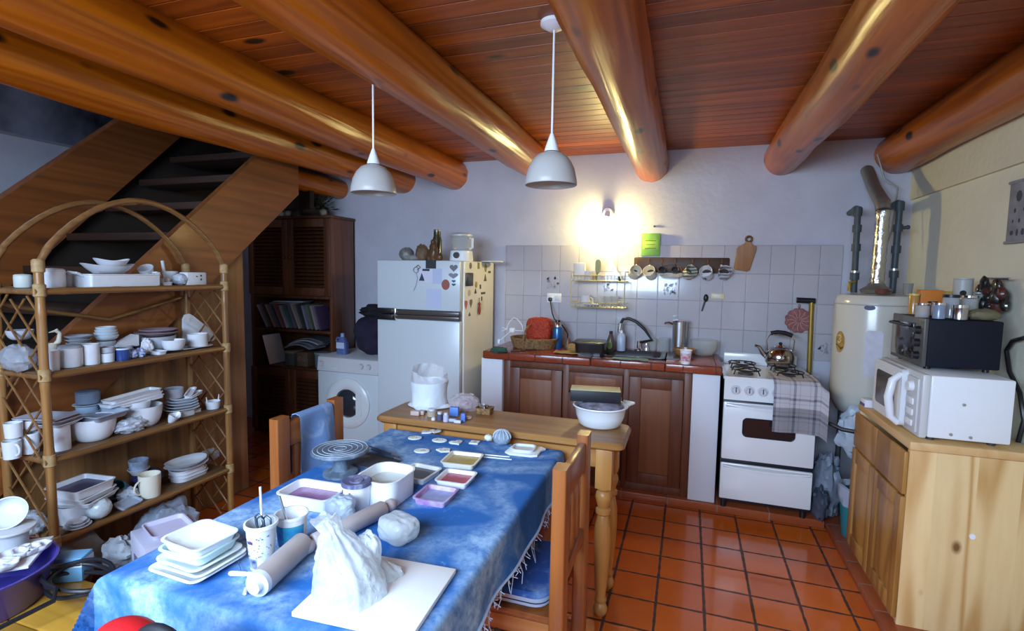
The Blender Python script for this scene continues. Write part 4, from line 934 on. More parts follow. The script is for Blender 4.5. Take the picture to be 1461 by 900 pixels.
# ================================================================ water heater in the corner
hx, hy = 1.075, 3.66
TANK = mat('cream_tank_enamel', (.60, .59, .53), .25, coat=.4)
wh = thing('water_heater', 'tall cream water heater tank standing in the right corner', 'water heater', (hx, hy, .045))
part('tank', MB().lathe([(0, .60), (.10, .605), (.17, .64), (.205, .71), (.212, .78), (.212, 1.30), (.205, 1.335), (.19, 1.352), (.13, 1.36), (0, 1.362)], 48), TANK, wh)
part('lid_seam', MB().lathe([(.2135, 1.295), (.2145, 1.297), (.2145, 1.301), (.2135, 1.303)], 48), mat('seam_grey', (.4, .4, .38), .4), wh)
for k in range(3):
    a = k*2*PI/3+.4
    part('leg', MB().cyl((.15*math.cos(a), .15*math.sin(a), 0), (.15*math.cos(a), .15*math.sin(a), .66), .016), DKGREY, wh)
def on_tank(px, py, r=.2125):
    d = ray(px, py); o = EYE-V((hx, hy, .045)); A = d.x**2+d.y**2; B = 2*(o.x*d.x+o.y*d.y); Cc = o.x**2+o.y**2-r*r
    t = (-B-math.sqrt(max(0, B*B-4*A*Cc)))/(2*A); q = o+d*t; return math.atan2(q.y, q.x), q.z
def decal(name, a0, z0, da, h, m, parent, r=.2135, oval=True, n=18, k0=0.0, label=None):
    b = MB(); c = []; 
    for i in range(n):
        t = 2*PI*i/n; a = a0+da*math.cos(t); z = z0+h*math.sin(t)
        if not oval: a, z = a0+da*max(-1, min(1, 1.4*math.cos(t))), z0+h*max(-1, min(1, 1.4*math.sin(t)))
        c.append((a, z))
    b.rings([[V((rr_*math.cos(a), rr_*math.sin(a), z)) for a, z in c] for rr_ in (r-.0006, r+.0006)])
    return part(name, b, m, parent, label)
a, z = on_tank(1241, 439); decal('maker_badge', a, z, .13, .015, mat('navy_badge', (.02, .03, .10), .4), wh)
a, z = on_tank(1196.5, 487)
bd = decal('efficiency_badge', a+.05, z, .17, .066, mat('ochre_badge', (.50, .30, .07), .5, var=.4, vs=40), wh, label='round ochre badge with a numeral')
T = lambda u, v: V(((.2155)*math.cos(a+.05+2*u/.2135), .2155*math.sin(a+.05+2*u/.2135), z+2*v))
part('numeral', MB().tube([T(-.007, .018), T(0, .021), T(.006, .015), T(.0, .009), T(.006, .004), T(0, -.003), T(-.007, .001)], .003, 6), mat('pale_badge_ink', (.72, .62, .35), .5), bd)
part('swoosh', MB().tube([T(-.014, -.008), T(-.002, -.014), T(.006, -.018), T(.014, -.014), T(.004, -.022)], .0022, 6), mat('dark_badge_ink', (.06, .03, .02), .5), bd)
a, z = on_tank(1243, 500); decal('label_sheet', a+.05, z-.02, .20, .135, mat('pale_label', (.62, .62, .70), .5, var=.12, vs=30), wh, oval=False)
PIPEM = mat('dark_grey_pipe', (.045, .06, .07), .5)
def pipe(px0, py0, px1, py1, Y, pxw, pyw, lab, jig):
    t = thing('water_pipe', lab, 'pipe', (0, 0, 0))
    a_, b_ = PY(px0, py0, Y), PY(px1, py1, Y); c_ = PY(pxw, pyw, 3.995)
    a_.z = 1.408
    part('tube', MB().tube([a_, a_.lerp(b_, .5), b_], .018, 12), PIPEM, t)
    part('elbow', MB().tube([b_+V((0, 0, -.035)), b_+V((0, 0, .005)), b_.lerp(V((c_.x, c_.y, b_.z)), .18)+V((0, 0, .014)), V((c_.x, c_.y, b_.z+.012))], [.024, .026, .022, .017], 12), PIPEM, t)
    for f_ in jig:
        q = a_.lerp(b_, f_); part('joint', MB().cyl(q-V((0, 0, .022)), q+V((0, 0, .022)), .025), PIPEM, t)
    q = a_.lerp(b_, jig[0]); part('collar', MB().cyl(q+V((0, 0, .022)), q+V((0, 0, .034)), .026), STEEL, t)
    return t, a_, b_
t, a_, b_ = pipe(1219, 405, 1224, 300, 3.72, 1212, 301, 'left dark water pipe rising from the heater to the back wall', (.2, .55, .78))
part('relief_valve', MB().tube([a_+V((0, -.01, .07)), a_+V((-.03, -.02, .06)), a_+V((-.032, -.02, .01))], .010, 8), mat('old_brass', (0, 0, 0)), t)
t, a_, b_ = pipe(1274, 405, 1284, 292, 3.72, 1266, 295, 'right dark water pipe with a stop valve behind the heater', (.22, .5, .74))
q = a_.lerp(b_, .74); part('valve_handle', MB().cyl(q+V((.02, 0, 0)), q+V((.05, 0, .004)), .010).ball(q+V((.05, 0, .004)), .013, 10, 8), PIPEM, t)
fl_ = thing('flue_pipe', 'crumpled foil flue pipe rising from the heater into the back wall', 'flue', (0, 0, 0))
f0, f1, f2 = PY(1251, 400, hy), PY(1260, 300, hy), PY(1237, 243, 4.0)
f0.z = 1.43
FOIL = mat('crumpled_foil', (.62, .62, .60), .25, 1, bump=.9, bs=28)
R_ = []
path = [f0.lerp(f1, k/24) for k in range(25)]
part('duct', MB().tube(path, [.036+.0025*(k % 2)+.002*math.sin(k*2.3) for k in range(25)], 20), FOIL, fl_)
e0 = path[-1]; bend = [e0, e0.lerp(f2, .05)+V((0, 0, .03)), e0.lerp(f2, .18)+V((0, 0, .02)), e0.lerp(f2, .5), f2]
part('elbow', MB().tube(bend, [.038, .042, .040, .038, .038], 20), mat('dull_zinc', (.32, .31, .29), .45, .8, bump=.4, bs=30), fl_)
part('skirt', MB().lathe([(.075, -.02), (.085, 0), (.05, .022), (.04, .04), (0, .04)], 28, tuple(f0)), mat('dull_zinc', (0, 0, 0)), fl_)
g = thing('sensor_tube', 'thin grey copper tube curving from the beam down behind the foil flue', 'tube', (0, 0, 0))
part('tube', MB().tube([PY(1252, 220, 3.9), PY(1262, 255, 3.9), PY(1281, 268, 3.88), PY(1277, 300, 3.85), PY(1272, 330, 3.82), PY(1264, 352, 3.80)], .005, 6), mat('grey_tube', (.33, .31, .26), .4, .4), g)
# ornaments standing on the tank
zt = 1.408
for i, (dx, dy, r, h, m_, lab) in enumerate(((-.01, -.12, .035, .03, mat('dark_red_dish', (.14, .05, .03), .4), 'low dark red dish on top of the water heater'), (.13, -.08, .026, .065, mat('smoked_glass_jar', (.25, .25, .24), .2, coat=.3), 'grey jar at the right edge of the heater top'))):
    solo('jar' if i else 'dish', MB().lathe(pot(r*.8, r, h), 20), m_, lab, 'jar' if i else 'dish', (hx+dx, hy+dy, zt))

# ================================================================ pine cabinet with microwave
cx0, cx1, cy0, cy1 = .888, 1.315, 2.485, 3.15
pc = thing('pine_cabinet', 'pale knotty pine cupboard with drawers and panelled doors by the right wall', 'cabinet', (0, 0, .045))
part('side_panel', MB().bx(cx0, cx1, cy0, cy0+.022, 0, .755, .002), PALE, pc)
part('side_panel', MB().bx(cx0, cx1, cy1-.022, cy1, 0, .755, .002), PALE, pc)
part('back_panel', MB().bx(cx1-.015, cx1, cy0+.022, cy1-.022, 0, .755), PALE, pc)
part('bottom_panel', MB().bx(cx0+.005, cx1-.015, cy0+.022, cy1-.022, 0, .03), PALE, pc)
part('top', MB().bx(cx0-.004, cx1, cy0-.008, cy1+.008, .757, .792, .005), wood('pale_pine_top', (.82, .58, .28), (.60, .34, .13), 'y', .5, 0, 5, .7, (.25, .11, .03), 3.4, kth=.06), pc)
PF = wood2('pine_front_shade', (.47, .235, .055), (.28, .115, .022), 'z', .33, 'y', 26, .42, 5, .15, (.14, .05, .01), 4.5, .1)  # front faces left; its shade is put into this darker pine colour
ym = (cy0+cy1)/2
for y0, y1 in ((cy0+.0, ym-.002), (ym+.002, cy1)):
    d = part('door', MB().bx(cx0-.020, cx0-.001, y0, y0+.06, .03, .555, .003).bx(cx0-.020, cx0-.001, y1-.06, y1, .03, .555, .003).bx(cx0-.020, cx0-.001, y0+.06, y1-.06, .03, .10, .003).bx(cx0-.020, cx0-.001, y0+.06, y1-.06, .485, .555, .003), PF, pc)
    a0_, a1_, b0_, b1_ = y0+.06, y1-.06, .10, .485; g_ = .03
    part('panel', MB().rings([[V((x, y, z)) for y, z in ((a0_+k, b0_+k), (a1_-k, b0_+k), (a1_-k, b1_-k), (a0_+k, b1_-k))] for k, x in ((0, cx0-.004), (0, cx0-.010), (g_, cx0-.019))]), PF, d)
    part('drawer', MB().bx(cx0-.018, cx0-.001, y0, y1, .565, .745, .005), PF, pc)
solo('plug', MB().cyl((0, 0, 0), (0, -.004, 0), .011), WHITEP, 'white round cap on the side of the pine cupboard', 'cap', PY(1387, 765, cy0-.0005))
ZC = .045+.792
mw = thing('microwave', 'white microwave oven on the pine cupboard with its side to the viewer', 'microwave', (.925, 2.50, ZC))
mwl, mww, mwh = .295, .49, .275
WP = mat('microwave_white', (.80, .83, .86), .32, coat=.15)
part('case', MB().bx(.022, mwl, 0, mww, .018, mwh, .008), WP, mw)
part('bezel', MB().bx(-.008, .022, 0, mww, .012, mwh+.002, .010), mat('bezel_grey', (.58, .59, .60), .35), mw)
dr_ = part('door', MB().rings([[V((x, p.x+.31, p.y+.145)) for p in rr(.345, .25, .03)] for x in (-.008, -.032)]), WP, mw)
part('door_window', MB().rings([[V((x, p.x+.33, p.y+.145)) for p in rr(.23, .16, .02)] for x in (-.032, -.034)]), mat('dark_window', (.10, .085, .08), .12, coat=.4), dr_)
part('handle', MB().tube([(-.030, .155, .25), (-.062, .152, .22), (-.074, .15, .145), (-.062, .152, .06), (-.030, .155, .03)], [.012, .016, .017, .016, .012], 12), WP, dr_)
part('control_panel', MB().bx(-.018, -.008, .015, .125, .03, .255, .004), mat('bezel_grey', (0, 0, 0)), mw)
for k in range(3): part('button', MB().bx(-.026, -.018, .035, .105, .05+k*.045, .078+k*.045, .004), WP, mw)
part('dial', MB().cyl((-.018, .07, .215), (-.036, .07, .215), .024, .021), WP, mw)
for x in (.05, mwl-.04):
    for y in (.05, mww-.05): part('foot', MB().cyl((x, y, 0), (x, y, .02), .014), DKGREY, mw)
for x, z in ((.135, .165), (.10, .04), (.165, .035)): part('screw', MB().cyl((x, 0.001, z), (x, -.003, z), .006), STEEL, mw)
tz = ZC+mwh+.003
to = thing('toaster_oven', 'black toaster oven on top of the white microwave', 'oven', (.957, 2.625, tz))
tl, tw_, th = .265, .36, .215
part('case', MB().bx(.012, tl, 0, tw_, .014, th, .006), mat('black_painted_steel', (.008, .010, .018), .6, spec=.2), to)
part('front', MB().bx(-.004, .012, 0, tw_, .012, th+.002, .004), mat('dark_grey_front', (.075, .075, .07), .35), to)
part('glass_door', MB().bx(-.010, -.004, .095, tw_-.015, .03, th-.025, .003), mat('oven_glass', (0, 0, 0)), to)
part('handle', MB().tube([(-.010, .12, th-.035), (-.03, .13, th-.038), (-.03, tw_-.05, th-.038), (-.010, tw_-.04, th-.035)], .006, 8), BLACK, to)
for z in (.055, .11, .165): part('knob', MB().cyl((-.004, .045, z), (-.024, .045, z), .018, .015), BLACK, to)
for x in (.03, tl-.03):
    for y in (.04, tw_-.04): part('foot', MB().cyl((x, y, 0), (x, y, .016), .012), BLACK, to)
zj = tz+th+.003
def jar(px, Y, r, h, m_, lab, lid=None, name='jar', lidm=None):
    p = PY(px, 430, Y); t = thing(name, lab, 'jar' if name == 'jar' else name.replace('_', ' '), (p.x, Y, zj))
    part('body', MB().lathe(pot(r*.96, r, h, .003) if m_ is GLASSF else [(0, 0), (r, 0), (r, h), (r*.9, h+.004), (0, h+.004)], 22), m_, t)
    if lid: part('lid', MB().lathe([(0, h+.003), (r*1.03, h+.003), (r*1.03, h+lid), (0, h+lid)], 22), lidm or CHROME, t)
    return t
AMB = mat('amber_jar', (.45, .22, .05), .2, coat=.4)
jar(1304, 2.93, .021, .085, AMB, 'slim amber jar at the left end of the toaster oven top', .012, lidm=mat('yellow_lid', (.6, .48, .12), .4))
t = jar(1317, 2.70, .027, .052, GLASSF, 'squat clear jar at the front left of the toaster oven', .010)
solo('box', MB().bx(-.045, .045, -.025, .025, 0, .115, .002), mat('orange_carton', (.58, .17, .02), .6), 'orange carton at the back left of the toaster oven', 'box', (PY(1326, 430, 2.95).x, 2.95, zj))
solo('box', MB().bx(-.05, .05, -.02, .02, 0, .11, .002), mat('ochre_carton', (.40, .25, .05), .6), 'ochre carton right of the orange carton', 'box', (PY(1351, 430, 2.97).x-.0, 2.965, zj))
jar(1331, 2.86, .018, .055, mat('brown_jar_glass', (.18, .07, .03), .25, coat=.4), 'small brown spice jar in front of the orange carton', .010, lidm=BLACK)
jar(1341, 2.66, .022, .055, mat('blue_label_jar', (.20, .25, .34), .25, coat=.4), 'blue labelled spice jar in the front row', .012)
jar(1357, 2.74, .030, .085, mat('grey_jar_glass', (.33, .34, .36), .15, coat=.5), 'tall grey jar with a dark lid in the middle of the jars', .016, lidm=BLACK)
jar(1371, 2.655, .028, .045, mat('silver_tin', (.5, .5, .52), .2, 1), 'low shiny tin in the front row of jars', .016, lidm=CHROME, name='tin')
t = jar(1372, 2.93, .036, .165, mat('grey_tin', (.40, .40, .38), .4), 'tall grey tin rising above the other jars', .008, name='tin', lidm=mat('grey_tin', (0, 0, 0)))
part('emblem', MB().prism(circ(.013, 18), .001, TR(-.012, -.0355, .105) @ ROT(PI/2, 'X')), BLACK, t)
jar(1383, 2.80, .030, .085, GLASSF, 'clear jar with a steel lid right of the tall grey jar', .012)
jar(1396, 2.95, .036, .10, GLASSF, 'wide clear storage jar at the back right of the toaster oven', .010, lidm=mat('smoky_lid', (.3, .3, .25), .3))
solo('pouch', MB().ball((0, 0, .02), (.055, .035, .026), 22, 14, .2, 3, 21, flat=0), mat('olive_pouch', (.15, .13, .07), .6), 'flattened olive pouch at the right end of the toaster oven top', 'pouch', (PY(1405, 430, 2.68).x, 2.68, zj))
# bunch of dark things hanging on the wall
t = thing('spice_string', 'dark bunch of hanging utensils and dried pods on the right wall', 'utensils', PX(1432, 420, 1.325))
q = random.Random(4)
part('rail', MB().tube([(-.03, -.10, .07), (-.03, .11, .07)], .005, 6), STEEL, t)
for k in range(30):
    yy, zz = q.uniform(-.09, .09), q.uniform(-.07, .05)
    part('pod', MB().ball((-.035+q.uniform(-.02, .015), yy, zz), (q.uniform(.012, .022), q.uniform(.012, .024), q.uniform(.02, .04)), 12, 8, .2, 4, k), [mat('dark_pod', (.015, .014, .013), .35, coat=.3), mat('dark_red_pod', (.07, .018, .012), .4, coat=.3), mat('steel_pod', (.12, .12, .11), .25, .9)][(0, 0, 1, 0, 2, 0)[k % 6]], t)
part('ladle', MB().tube([(-.05, .07, .05), (-.055, .08, -.03), (-.06, .085, -.05)], .006, 6).ball((-.06, .09, -.065), (.018, .022, .02), 12, 8), mat('old_brass', (0, 0, 0)), t)
# wall hanging, black cable, orange box, packet
t = thing('wall_hanging', 'grey printed cloth hanging on the right wall', 'wall hanging', (0, 0, 0))
p0 = PX(1438, 262, 1.312); y1_, y0_ = p0.y, p0.y-.36; z0_, z1_ = 1.665, 1.925
CL = mat('grey_printed_cloth', (.30, .31, .36), .95, var=.35, vs=14)
part('cloth', MB().bx(1.322, 1.334, y0_, y1_, z0_, z1_, .002), CL, t)
for z_ in (z0_, z1_): part('rod', MB().cyl((1.324, y0_-.02, z_), (1.324, y1_+.008, z_), .0065), mat('grey_rod', (.25, .25, .28), .6), t)
m = MB(); q = random.Random(2)
for row, (z, hh) in enumerate(((1.86, .05), (1.80, .02), (1.755, .022), (1.705, .03))):
    n = (3, 5, 7, 8)[row]
    for k in range(n):
        yc = y0_+.02+(y1_-y0_-.04)*(k+.5)/n
        part('printed_figure', MB().prism(circ(hh*.42, 8, sx=q.uniform(.5, 1.1), sy=q.uniform(.8, 1.3)), .001, TR(1.3225, yc, z) @ ROT(-PI/2, 'Z') @ ROT(PI/2, 'X')), mat('dark_textile_print', (.06, .06, .09), .95), t)
t = thing('cable', 'thick black cable looping down the right wall behind the microwave', 'cable', (0, 0, 0))
part('cord', MB().tube([PX(1461, 482, 1.31), PX(1445, 486, 1.31), PX(1436, 500, 1.31), PX(1440, 530, 1.31), PX(1455, 560, 1.31), PX(1461, 600, 1.31), PX(1450, 640, 1.31)], .009, 8), BLACK, t)
solo('box', MB().bx(-.04, .04, -.05, .05, 0, .065, .003), mat('orange_tin', (.62, .20, .03), .5), 'orange box on the microwave between the heater and the toaster oven', 'box', (.995, 3.04, ZC+.16))
bxx = thing('carton', 'dark carton behind the microwave carrying the orange box', 'box', (.995, 3.06, ZC)); part('body', MB().bx(-.06, .06, -.06, .06, 0, .158, .003), mat('brown_carton', (.16, .10, .05), .8), bxx); part('flap', MB().bx(-.06, .06, -.002, .0, .158, .159), mat('brown_carton', (0, 0, 0)), bxx)
t = thing('packet', 'white and blue packet lying at the far front corner of the pine cupboard', 'packet', (.915, 3.06, ZC))
t.location = (.905, 3.085, ZC)
part('body', MB().bx(-.025, .022, -.035, .035, 0, .04, .006), PAPERW, t); part('print_band', MB().bx(-.027, -.024, -.034, .034, .005, .02, .001), mat('violet_print', (.12, .08, .30), .5), t)
# bags and bin between stove and cupboard
t = thing('waste_bin', 'teal plastic bin standing between the stove and the pine cupboard', 'bin', (.985, 3.30, .045))
part('body', MB().lathe(pot(.10, .125, .28, .004), 28), mat('teal_plastic', (.02, .20, .24), .4), t)
BG = mat('milky_bag', (.38, .43, .52), .4, bump=.6, bs=30)
part('liner', MB().lathe([(.118, .18), (.13, .24), (.128, .285), (.115, .29), (.10, .26)], 30, wob=lambda a, z: 1+.05*math.sin(a*9+z*40)), BG, t)
solo('bag', MB().ball((0, 0, .17), (.085, .09, .20), 34, 26, .3, 3, 3, flat=0), mat('grey_bag', (.18, .21, .27), .4, bump=.6, bs=25), 'grey plastic bag slumped beside the stove', 'bag', (.85, 3.54, .05))
solo('bag', MB().ball((0, 0, .0), (.13, .07, .15), 34, 26, .22, 3, 5), mat('pale_blue_bag', (.42, .50, .58), .35, bump=.6, bs=25), 'pale blue white bag hanging below the water heater', 'bag', (.985, 3.39, .62))
solo('strap', MB().tube([(.765, 3.40, .67), (.86, 3.33, .64), (1.0, 3.29, .635), (1.10, 3.30, .64)], .012, 8), BLACK, 'black strap across the pale bag below the heater', 'strap')
solo('bag', MB().ball((0, 0, .10), (.045, .05, .10), 26, 20, .3, 3, 15, flat=0), mat('dark_bag', (.06, .07, .10), .5, bump=.5, bs=25), 'dark bag on the floor against the stove side', 'bag', (.80, 3.43, .05))

# ================================================================ pendant lamps
def pendant(px, py, ztop, lab, rad=.083):
    c = PZ(px, py, ztop)
    t = thing('pendant_lamp', lab, 'lamp', c)
    return t, c
def make_pendant(t, L_):
    part('canopy', MB().lathe([(0, 0), (.05, 0), (.05, -.012), (.02, -.03), (0, -.03)], 28), WHITEP, t)
    part('cord', MB().cyl((0, 0, -.02), (0, 0, -L_), .004, n=8), WHITEP, t)
    part('holder', MB().lathe([(0, -L_+.012), (.006, -L_+.012), (.016, -L_-.015), (.026, -L_-.045), (.026, -L_-.052), (0, -L_-.052)], 22), WHITEP, t)
    prof = [(.026, -.048), (.045, -.056), (.062, -.075), (.074, -.10), (.081, -.13), (.083, -.148), (.082, -.15), (.079, -.148), (.077, -.13), (.070, -.10), (.058, -.078), (.043, -.060), (.024, -.052)]
    part('shade', MB().lathe([(r*SC, -L_+z*SC) for r, z in prof], 64, wob=lambda a, z: 1+.006*math.sin(a*32)), SHADE, t)
    part('bulb', MB().ball((0, 0, -L_-.10*SC), (.028, .028, .036), 16, 12), mat('unlit_bulb', (.8, .78, .7), .3, coat=.3), t)
SC = 1.16
# right lamp: canopy seen at (790,32); left one's canopy hides behind a beam
c = PZ(791, 31, 2.40)
t = thing('pendant_lamp', 'right white pendant lamp with ribbed glass shade hanging beside the knotty beam', 'lamp', c)
b = PY(797, 264, c.y); make_pendant(t, c.z-b.z-.15*SC)
Y2 = 1.93
b = PY(533, 276, Y2); xx = b.x
t = thing('pendant_lamp', 'left white pendant lamp with ribbed glass shade hanging below the log beam', 'lamp', (xx, Y2, 2.40))
make_pendant(t, 2.40-b.z-.15*SC)

# ================================================================ tall dark cabinet
kx0, kx1, ky0, ky1 = -3.74, -2.862, 3.66, 3.98
tc_ = thing('tall_cabinet', 'tall dark wooden cabinet with louvred doors and open magazine shelves', 'cabinet', (0, 0, 0))
part('side_panel', MB().bx(kx1-.025, kx1, ky0, ky1, 0, 1.93, .003), wood('cabinet_side', (.17, .055, .02), (.07, .022, .009), 'z', .4, .2, 7), tc_)
part('side_panel', MB().bx(kx0, kx0+.025, ky0, ky1, 0, 1.93, .003), DARKW, tc_)
part('back_panel', MB().bx(kx0, kx1, ky1-.012, ky1, 0, 1.93), DARKW, tc_)
part('top', MB().bx(kx0-.01, kx1+.01, ky0-.01, ky1, 1.93, 1.955, .004), DARKW, tc_)
for z in (.04, .62, .955, 1.255): part('shelf', MB().bx(kx0+.025, kx1-.025, ky0+.003, ky1-.012, z-.012, z+.012, .002), DARKW, tc_)
def louvre(x0, x1, z0, z1):
    d = part('door', MB().bx(x0, x0+.06, ky0-.02, ky0, z0, z1, .003).bx(x1-.06, x1, ky0-.02, ky0, z0, z1, .003).bx(x0+.06, x1-.06, ky0-.02, ky0, z0, z0+.07, .003).bx(x0+.06, x1-.06, ky0-.02, ky0, z1-.07, z1, .003), wood('cabinet_door', (.135, .045, .018), (.06, .02, .008), 'z', .4, .2, 7), tc_)
    n = int((z1-z0-.14)/.032); m = MB()
    for k in range(n):
        z = z0+.07+(k+.5)*(z1-z0-.14)/n
        m.box((0, 0, 0), (x1-x0-.12, .030, .006), M=TR((x0+x1)/2, ky0-.009, z) @ ROT(math.radians(38), 'X'))
    part('louvres', m, DARKW, d)
    part('door_knob', MB().ball((x1-.03 if x0 < -3.4 else x0+.03, ky0-.032, (z0+z1)/2), .012, 10, 8), DARKW, d)
xm = (kx0+kx1)/2
for x0, x1 in ((kx0+.002, xm-.002), (xm+.002, kx1-.002)):
    louvre(x0, x1, 1.27, 1.925); louvre(x0, x1, .04, .615)
q = random.Random(11)
cols = [(.20, .20, .24), (.08, .05, .05), (.24, .20, .18), (.05, .08, .12), (.22, .10, .08), (.30, .30, .34), (.06, .14, .14), (.12, .09, .16), (.28, .26, .2), (.05, .05, .06), (.18, .18, .25), (.10, .12, .08), (.26, .22, .24), (.07, .04, .09)]
words = ['grey', 'dark brown', 'tan grey', 'dark blue', 'brick red', 'pale grey', 'dark teal', 'dull violet', 'sandy', 'black', 'slate blue', 'dark olive', 'pinkish grey', 'deep purple']
x = -3.66
for k in range(14):
    th_ = .016; h_ = .21+.03*q.random(); le = .62-.02*k+q.uniform(-.05, .05)
    m = MB().bx(-th_/2, th_/2, -.085, .085, 0, h_, .002).bx(-th_/2+.002, th_/2-.002, -.086, -.083, .004, h_-.004)
    wd = h_*math.sin(abs(le)); 
    o = solo('magazine', m, mat('mag_%d' % k, cols[k], .5), '%s magazine leaning on the upper open cabinet shelf, %s' % (words[k], ['leftmost', 'second from the left', 'third from the left', 'fourth from the left', 'fifth from the left', 'sixth from the left', 'seventh from the left', 'seventh from the right', 'sixth from the right', 'fifth from the right', 'fourth from the right', 'third from the right', 'second from the right', 'rightmost'][k]), 'magazine', (x+.0, ky0+.105, .968+.006), group='magazines on the upper open shelf')
    o.rotation_euler = (0, -le*.8, 0); x += .045
    o.location.x = x+.03
for k in range(3):
    o = solo('magazine', MB().bx(-.14, .14, -.10, .10, 0, .008, .002), mat('flatmag_%d' % k, [(.25, .27, .30), (.12, .14, .16), (.40, .42, .45)][k], .5), ['dark topped flat magazine, lowest of those lying over the leaning row', 'middle flat magazine lying over the leaning row', 'topmost pale flat magazine lying over the leaning row'][k], 'magazine', (-3.42+.02*k, ky0+.13, 1.185+.0095*k), .12*k, group='flat magazines on the leaning row')
solo('book', MB().bx(-.006, .006, -.10, .10, 0, .27, .002), PAPERW, 'thin white edged book leaning at the left of the lower open shelf', 'book', (-3.56, ky0+.12, .634), rot=(0, -.28, 0))
for k in range(4):
    solo('paper_stack', MB().sheet(lambda u, v: ((u-.5)*.30, (v-.5)*.2, .05*math.sin(PI*u*.8+.2)), 14, 4, .010), mat('sheaf_%d' % k, [(.24, .26, .30), (.15, .17, .22), (.32, .34, .38), (.10, .11, .13)][k], .6), ['lowest bent sheaf of papers on the boxes of the lower open shelf', 'second bent sheaf of papers above the small boxes', 'third bent sheaf of papers above the small boxes', 'topmost dark bent sheaf of papers above the small boxes'][k], 'papers', (-3.26+.03*k, ky0+.13, .785+.02*k), -.1+.08*k)
for k, (x_, w__, c_) in enumerate(((-3.36, .10, (.06, .07, .07)), (-3.22, .12, (.12, .07, .04)), (-3.05, .13, (.14, .18, .21)))):
    t = thing('storage_box', ['dark small box on the lower open shelf of the cabinet', 'brown box with two rings on the lower open shelf', 'grey blue round tin at the right of the lower open shelf'][k], 'box', (x_, ky0+.10, .633))
    if k < 2:
        part('body', MB().bx(-w__/2, w__/2, -.06, .06, 0, .13, .005), mat('sbox_%d' % k, c_, .6), t)
        part('rings' if k else 'lid', (MB().tube([(-.025+.016*math.cos(2*PI*j/14), -.062, .07+.016*math.sin(2*PI*j/14)) for j in range(14)], .003, 5, loop=True).tube([(.025+.016*math.cos(2*PI*j/14), -.062, .07+.016*math.sin(2*PI*j/14)) for j in range(14)], .003, 5, loop=True)) if k else MB().bx(-w__/2-.003, w__/2+.003, -.063, .063, .11, .133, .003), mat('sbox_trim', (.20, .18, .15), .4), t)
    else:
        part('body', MB().lathe([(0, 0), (.06, 0), (.065, .12), (0, .12)], 24), mat('sbox_2', c_, .4), t); part('lid', MB().lathe([(0, .121), (.068, .121), (.068, .135), (0, .136)], 24), mat('sbox_lid', (.24, .28, .31), .4), t)
# dried plant on the cabinet
t = thing('dried_plant', 'dark bushy dried plant in a low bowl on top of the tall cabinet', 'plant', (-3.17, 3.80, 1.956))
part('bowl', MB().lathe(bowl(.12, .06, .06), 24), mat('dark_bowl', (.06, .05, .04), .4), t)
m = MB(); q = random.Random(6)
for k in range(150):
    d = V((q.gauss(0, 1), q.gauss(0, 1)*.6, abs(q.gauss(0, .8)))).normalized()*q.uniform(.07, .17)
    c = V((0, 0, .06))+V((d.x*1.25, d.y*.8, d.z*.85)); u, w_ = frame(d); s = q.uniform(.014, .03)
    m.rings([[c+u*s*.05, c+w_*s*.05, c-u*s*.05, c-w_*s*.05], [c+d.normalized()*s+u*s*.6, c+d.normalized()*s+w_*s*.12, c+d.normalized()*s-u*s*.6, c+d.normalized()*s-w_*s*.12], [c+d.normalized()*s*2.2+u*s*.05, c+d.normalized()*s*2.2+w_*s*.05, c+d.normalized()*s*2.2-u*s*.05, c+d.normalized()*s*2.2-w_*s*.05]])
part('leaves', m, mat('dark_dry_leaf', (.03, .035, .02), .7, var=.5), t)
for k, (dx, r) in enumerate(((-.28, .035), (-.20, .03), (.17, .03))):
    solo('dried_flower', MB().ball((0, 0, r), r, 14, 10, .3, 5, k, flat=0), mat('pale_dry_flower', (.33, .30, .24), .8, var=.5, vs=30), ['pale dried flower head at the left end of the cabinet top', 'pale dried flower head just left of the dark plant', 'pale dried flower head right of the dark plant'][k], 'dried flower', (-3.17+dx, 3.74, 1.956))
# ================================================================ narrow pine side table
wt2 = thing('side_table', 'narrow golden pine table with turned legs behind the blue clothed table', 'table', (0, 0, 0))
WX0, WX1, WY0, WY1, WZ = -1.43, -.225, 2.135, 2.455, .790
part('tabletop', MB().rings([rr(WX1-WX0-.03, WY1-WY0-.03, .03, WZ-.036, c=((WX0+WX1)/2, (WY0+WY1)/2)), rr(WX1-WX0, WY1-WY0, .035, WZ-.024, c=((WX0+WX1)/2, (WY0+WY1)/2)), rr(WX1-WX0, WY1-WY0, .035, WZ-.012, c=((WX0+WX1)/2, (WY0+WY1)/2)), rr(WX1-WX0-.02, WY1-WY0-.02, .03, WZ, c=((WX0+WX1)/2, (WY0+WY1)/2))]), wood('side_table_top', (.47, .23, .065), (.22, .095, .025), 'x', .4, .2, 5, .6, (.12, .04, .01), 2.6, kth=.05), wt2)
part('apron', MB().bx(WX0+.09, WX1-.11, WY0+.035, WY0+.055, WZ-.12, WZ-.037).bx(WX0+.09, WX1-.11, WY1-.055, WY1-.035, WZ-.12, WZ-.037).bx(WX1-.085, WX1-.065, WY0+.06, WY1-.06, WZ-.12, WZ-.037).bx(WX0+.05, WX0+.07, WY0+.06, WY1-.06, WZ-.12, WZ-.037), PINEX, wt2)
legp = [(0, 0), (.022, 0), (.030, .012), (.032, .03), (.026, .045), (.019, .055), (.026, .066), (.026, .074), (.021, .085), (.026, .13), (.034, .25), (.037, .33), (.035, .40), (.026, .445), (.022, .455), (.033, .465), (.033, .48), (.024, .49), (.030, .51), (.036, .535), (.033, .555), (.024, .565), (.034, .575), (.034, .583), (0, .583)]
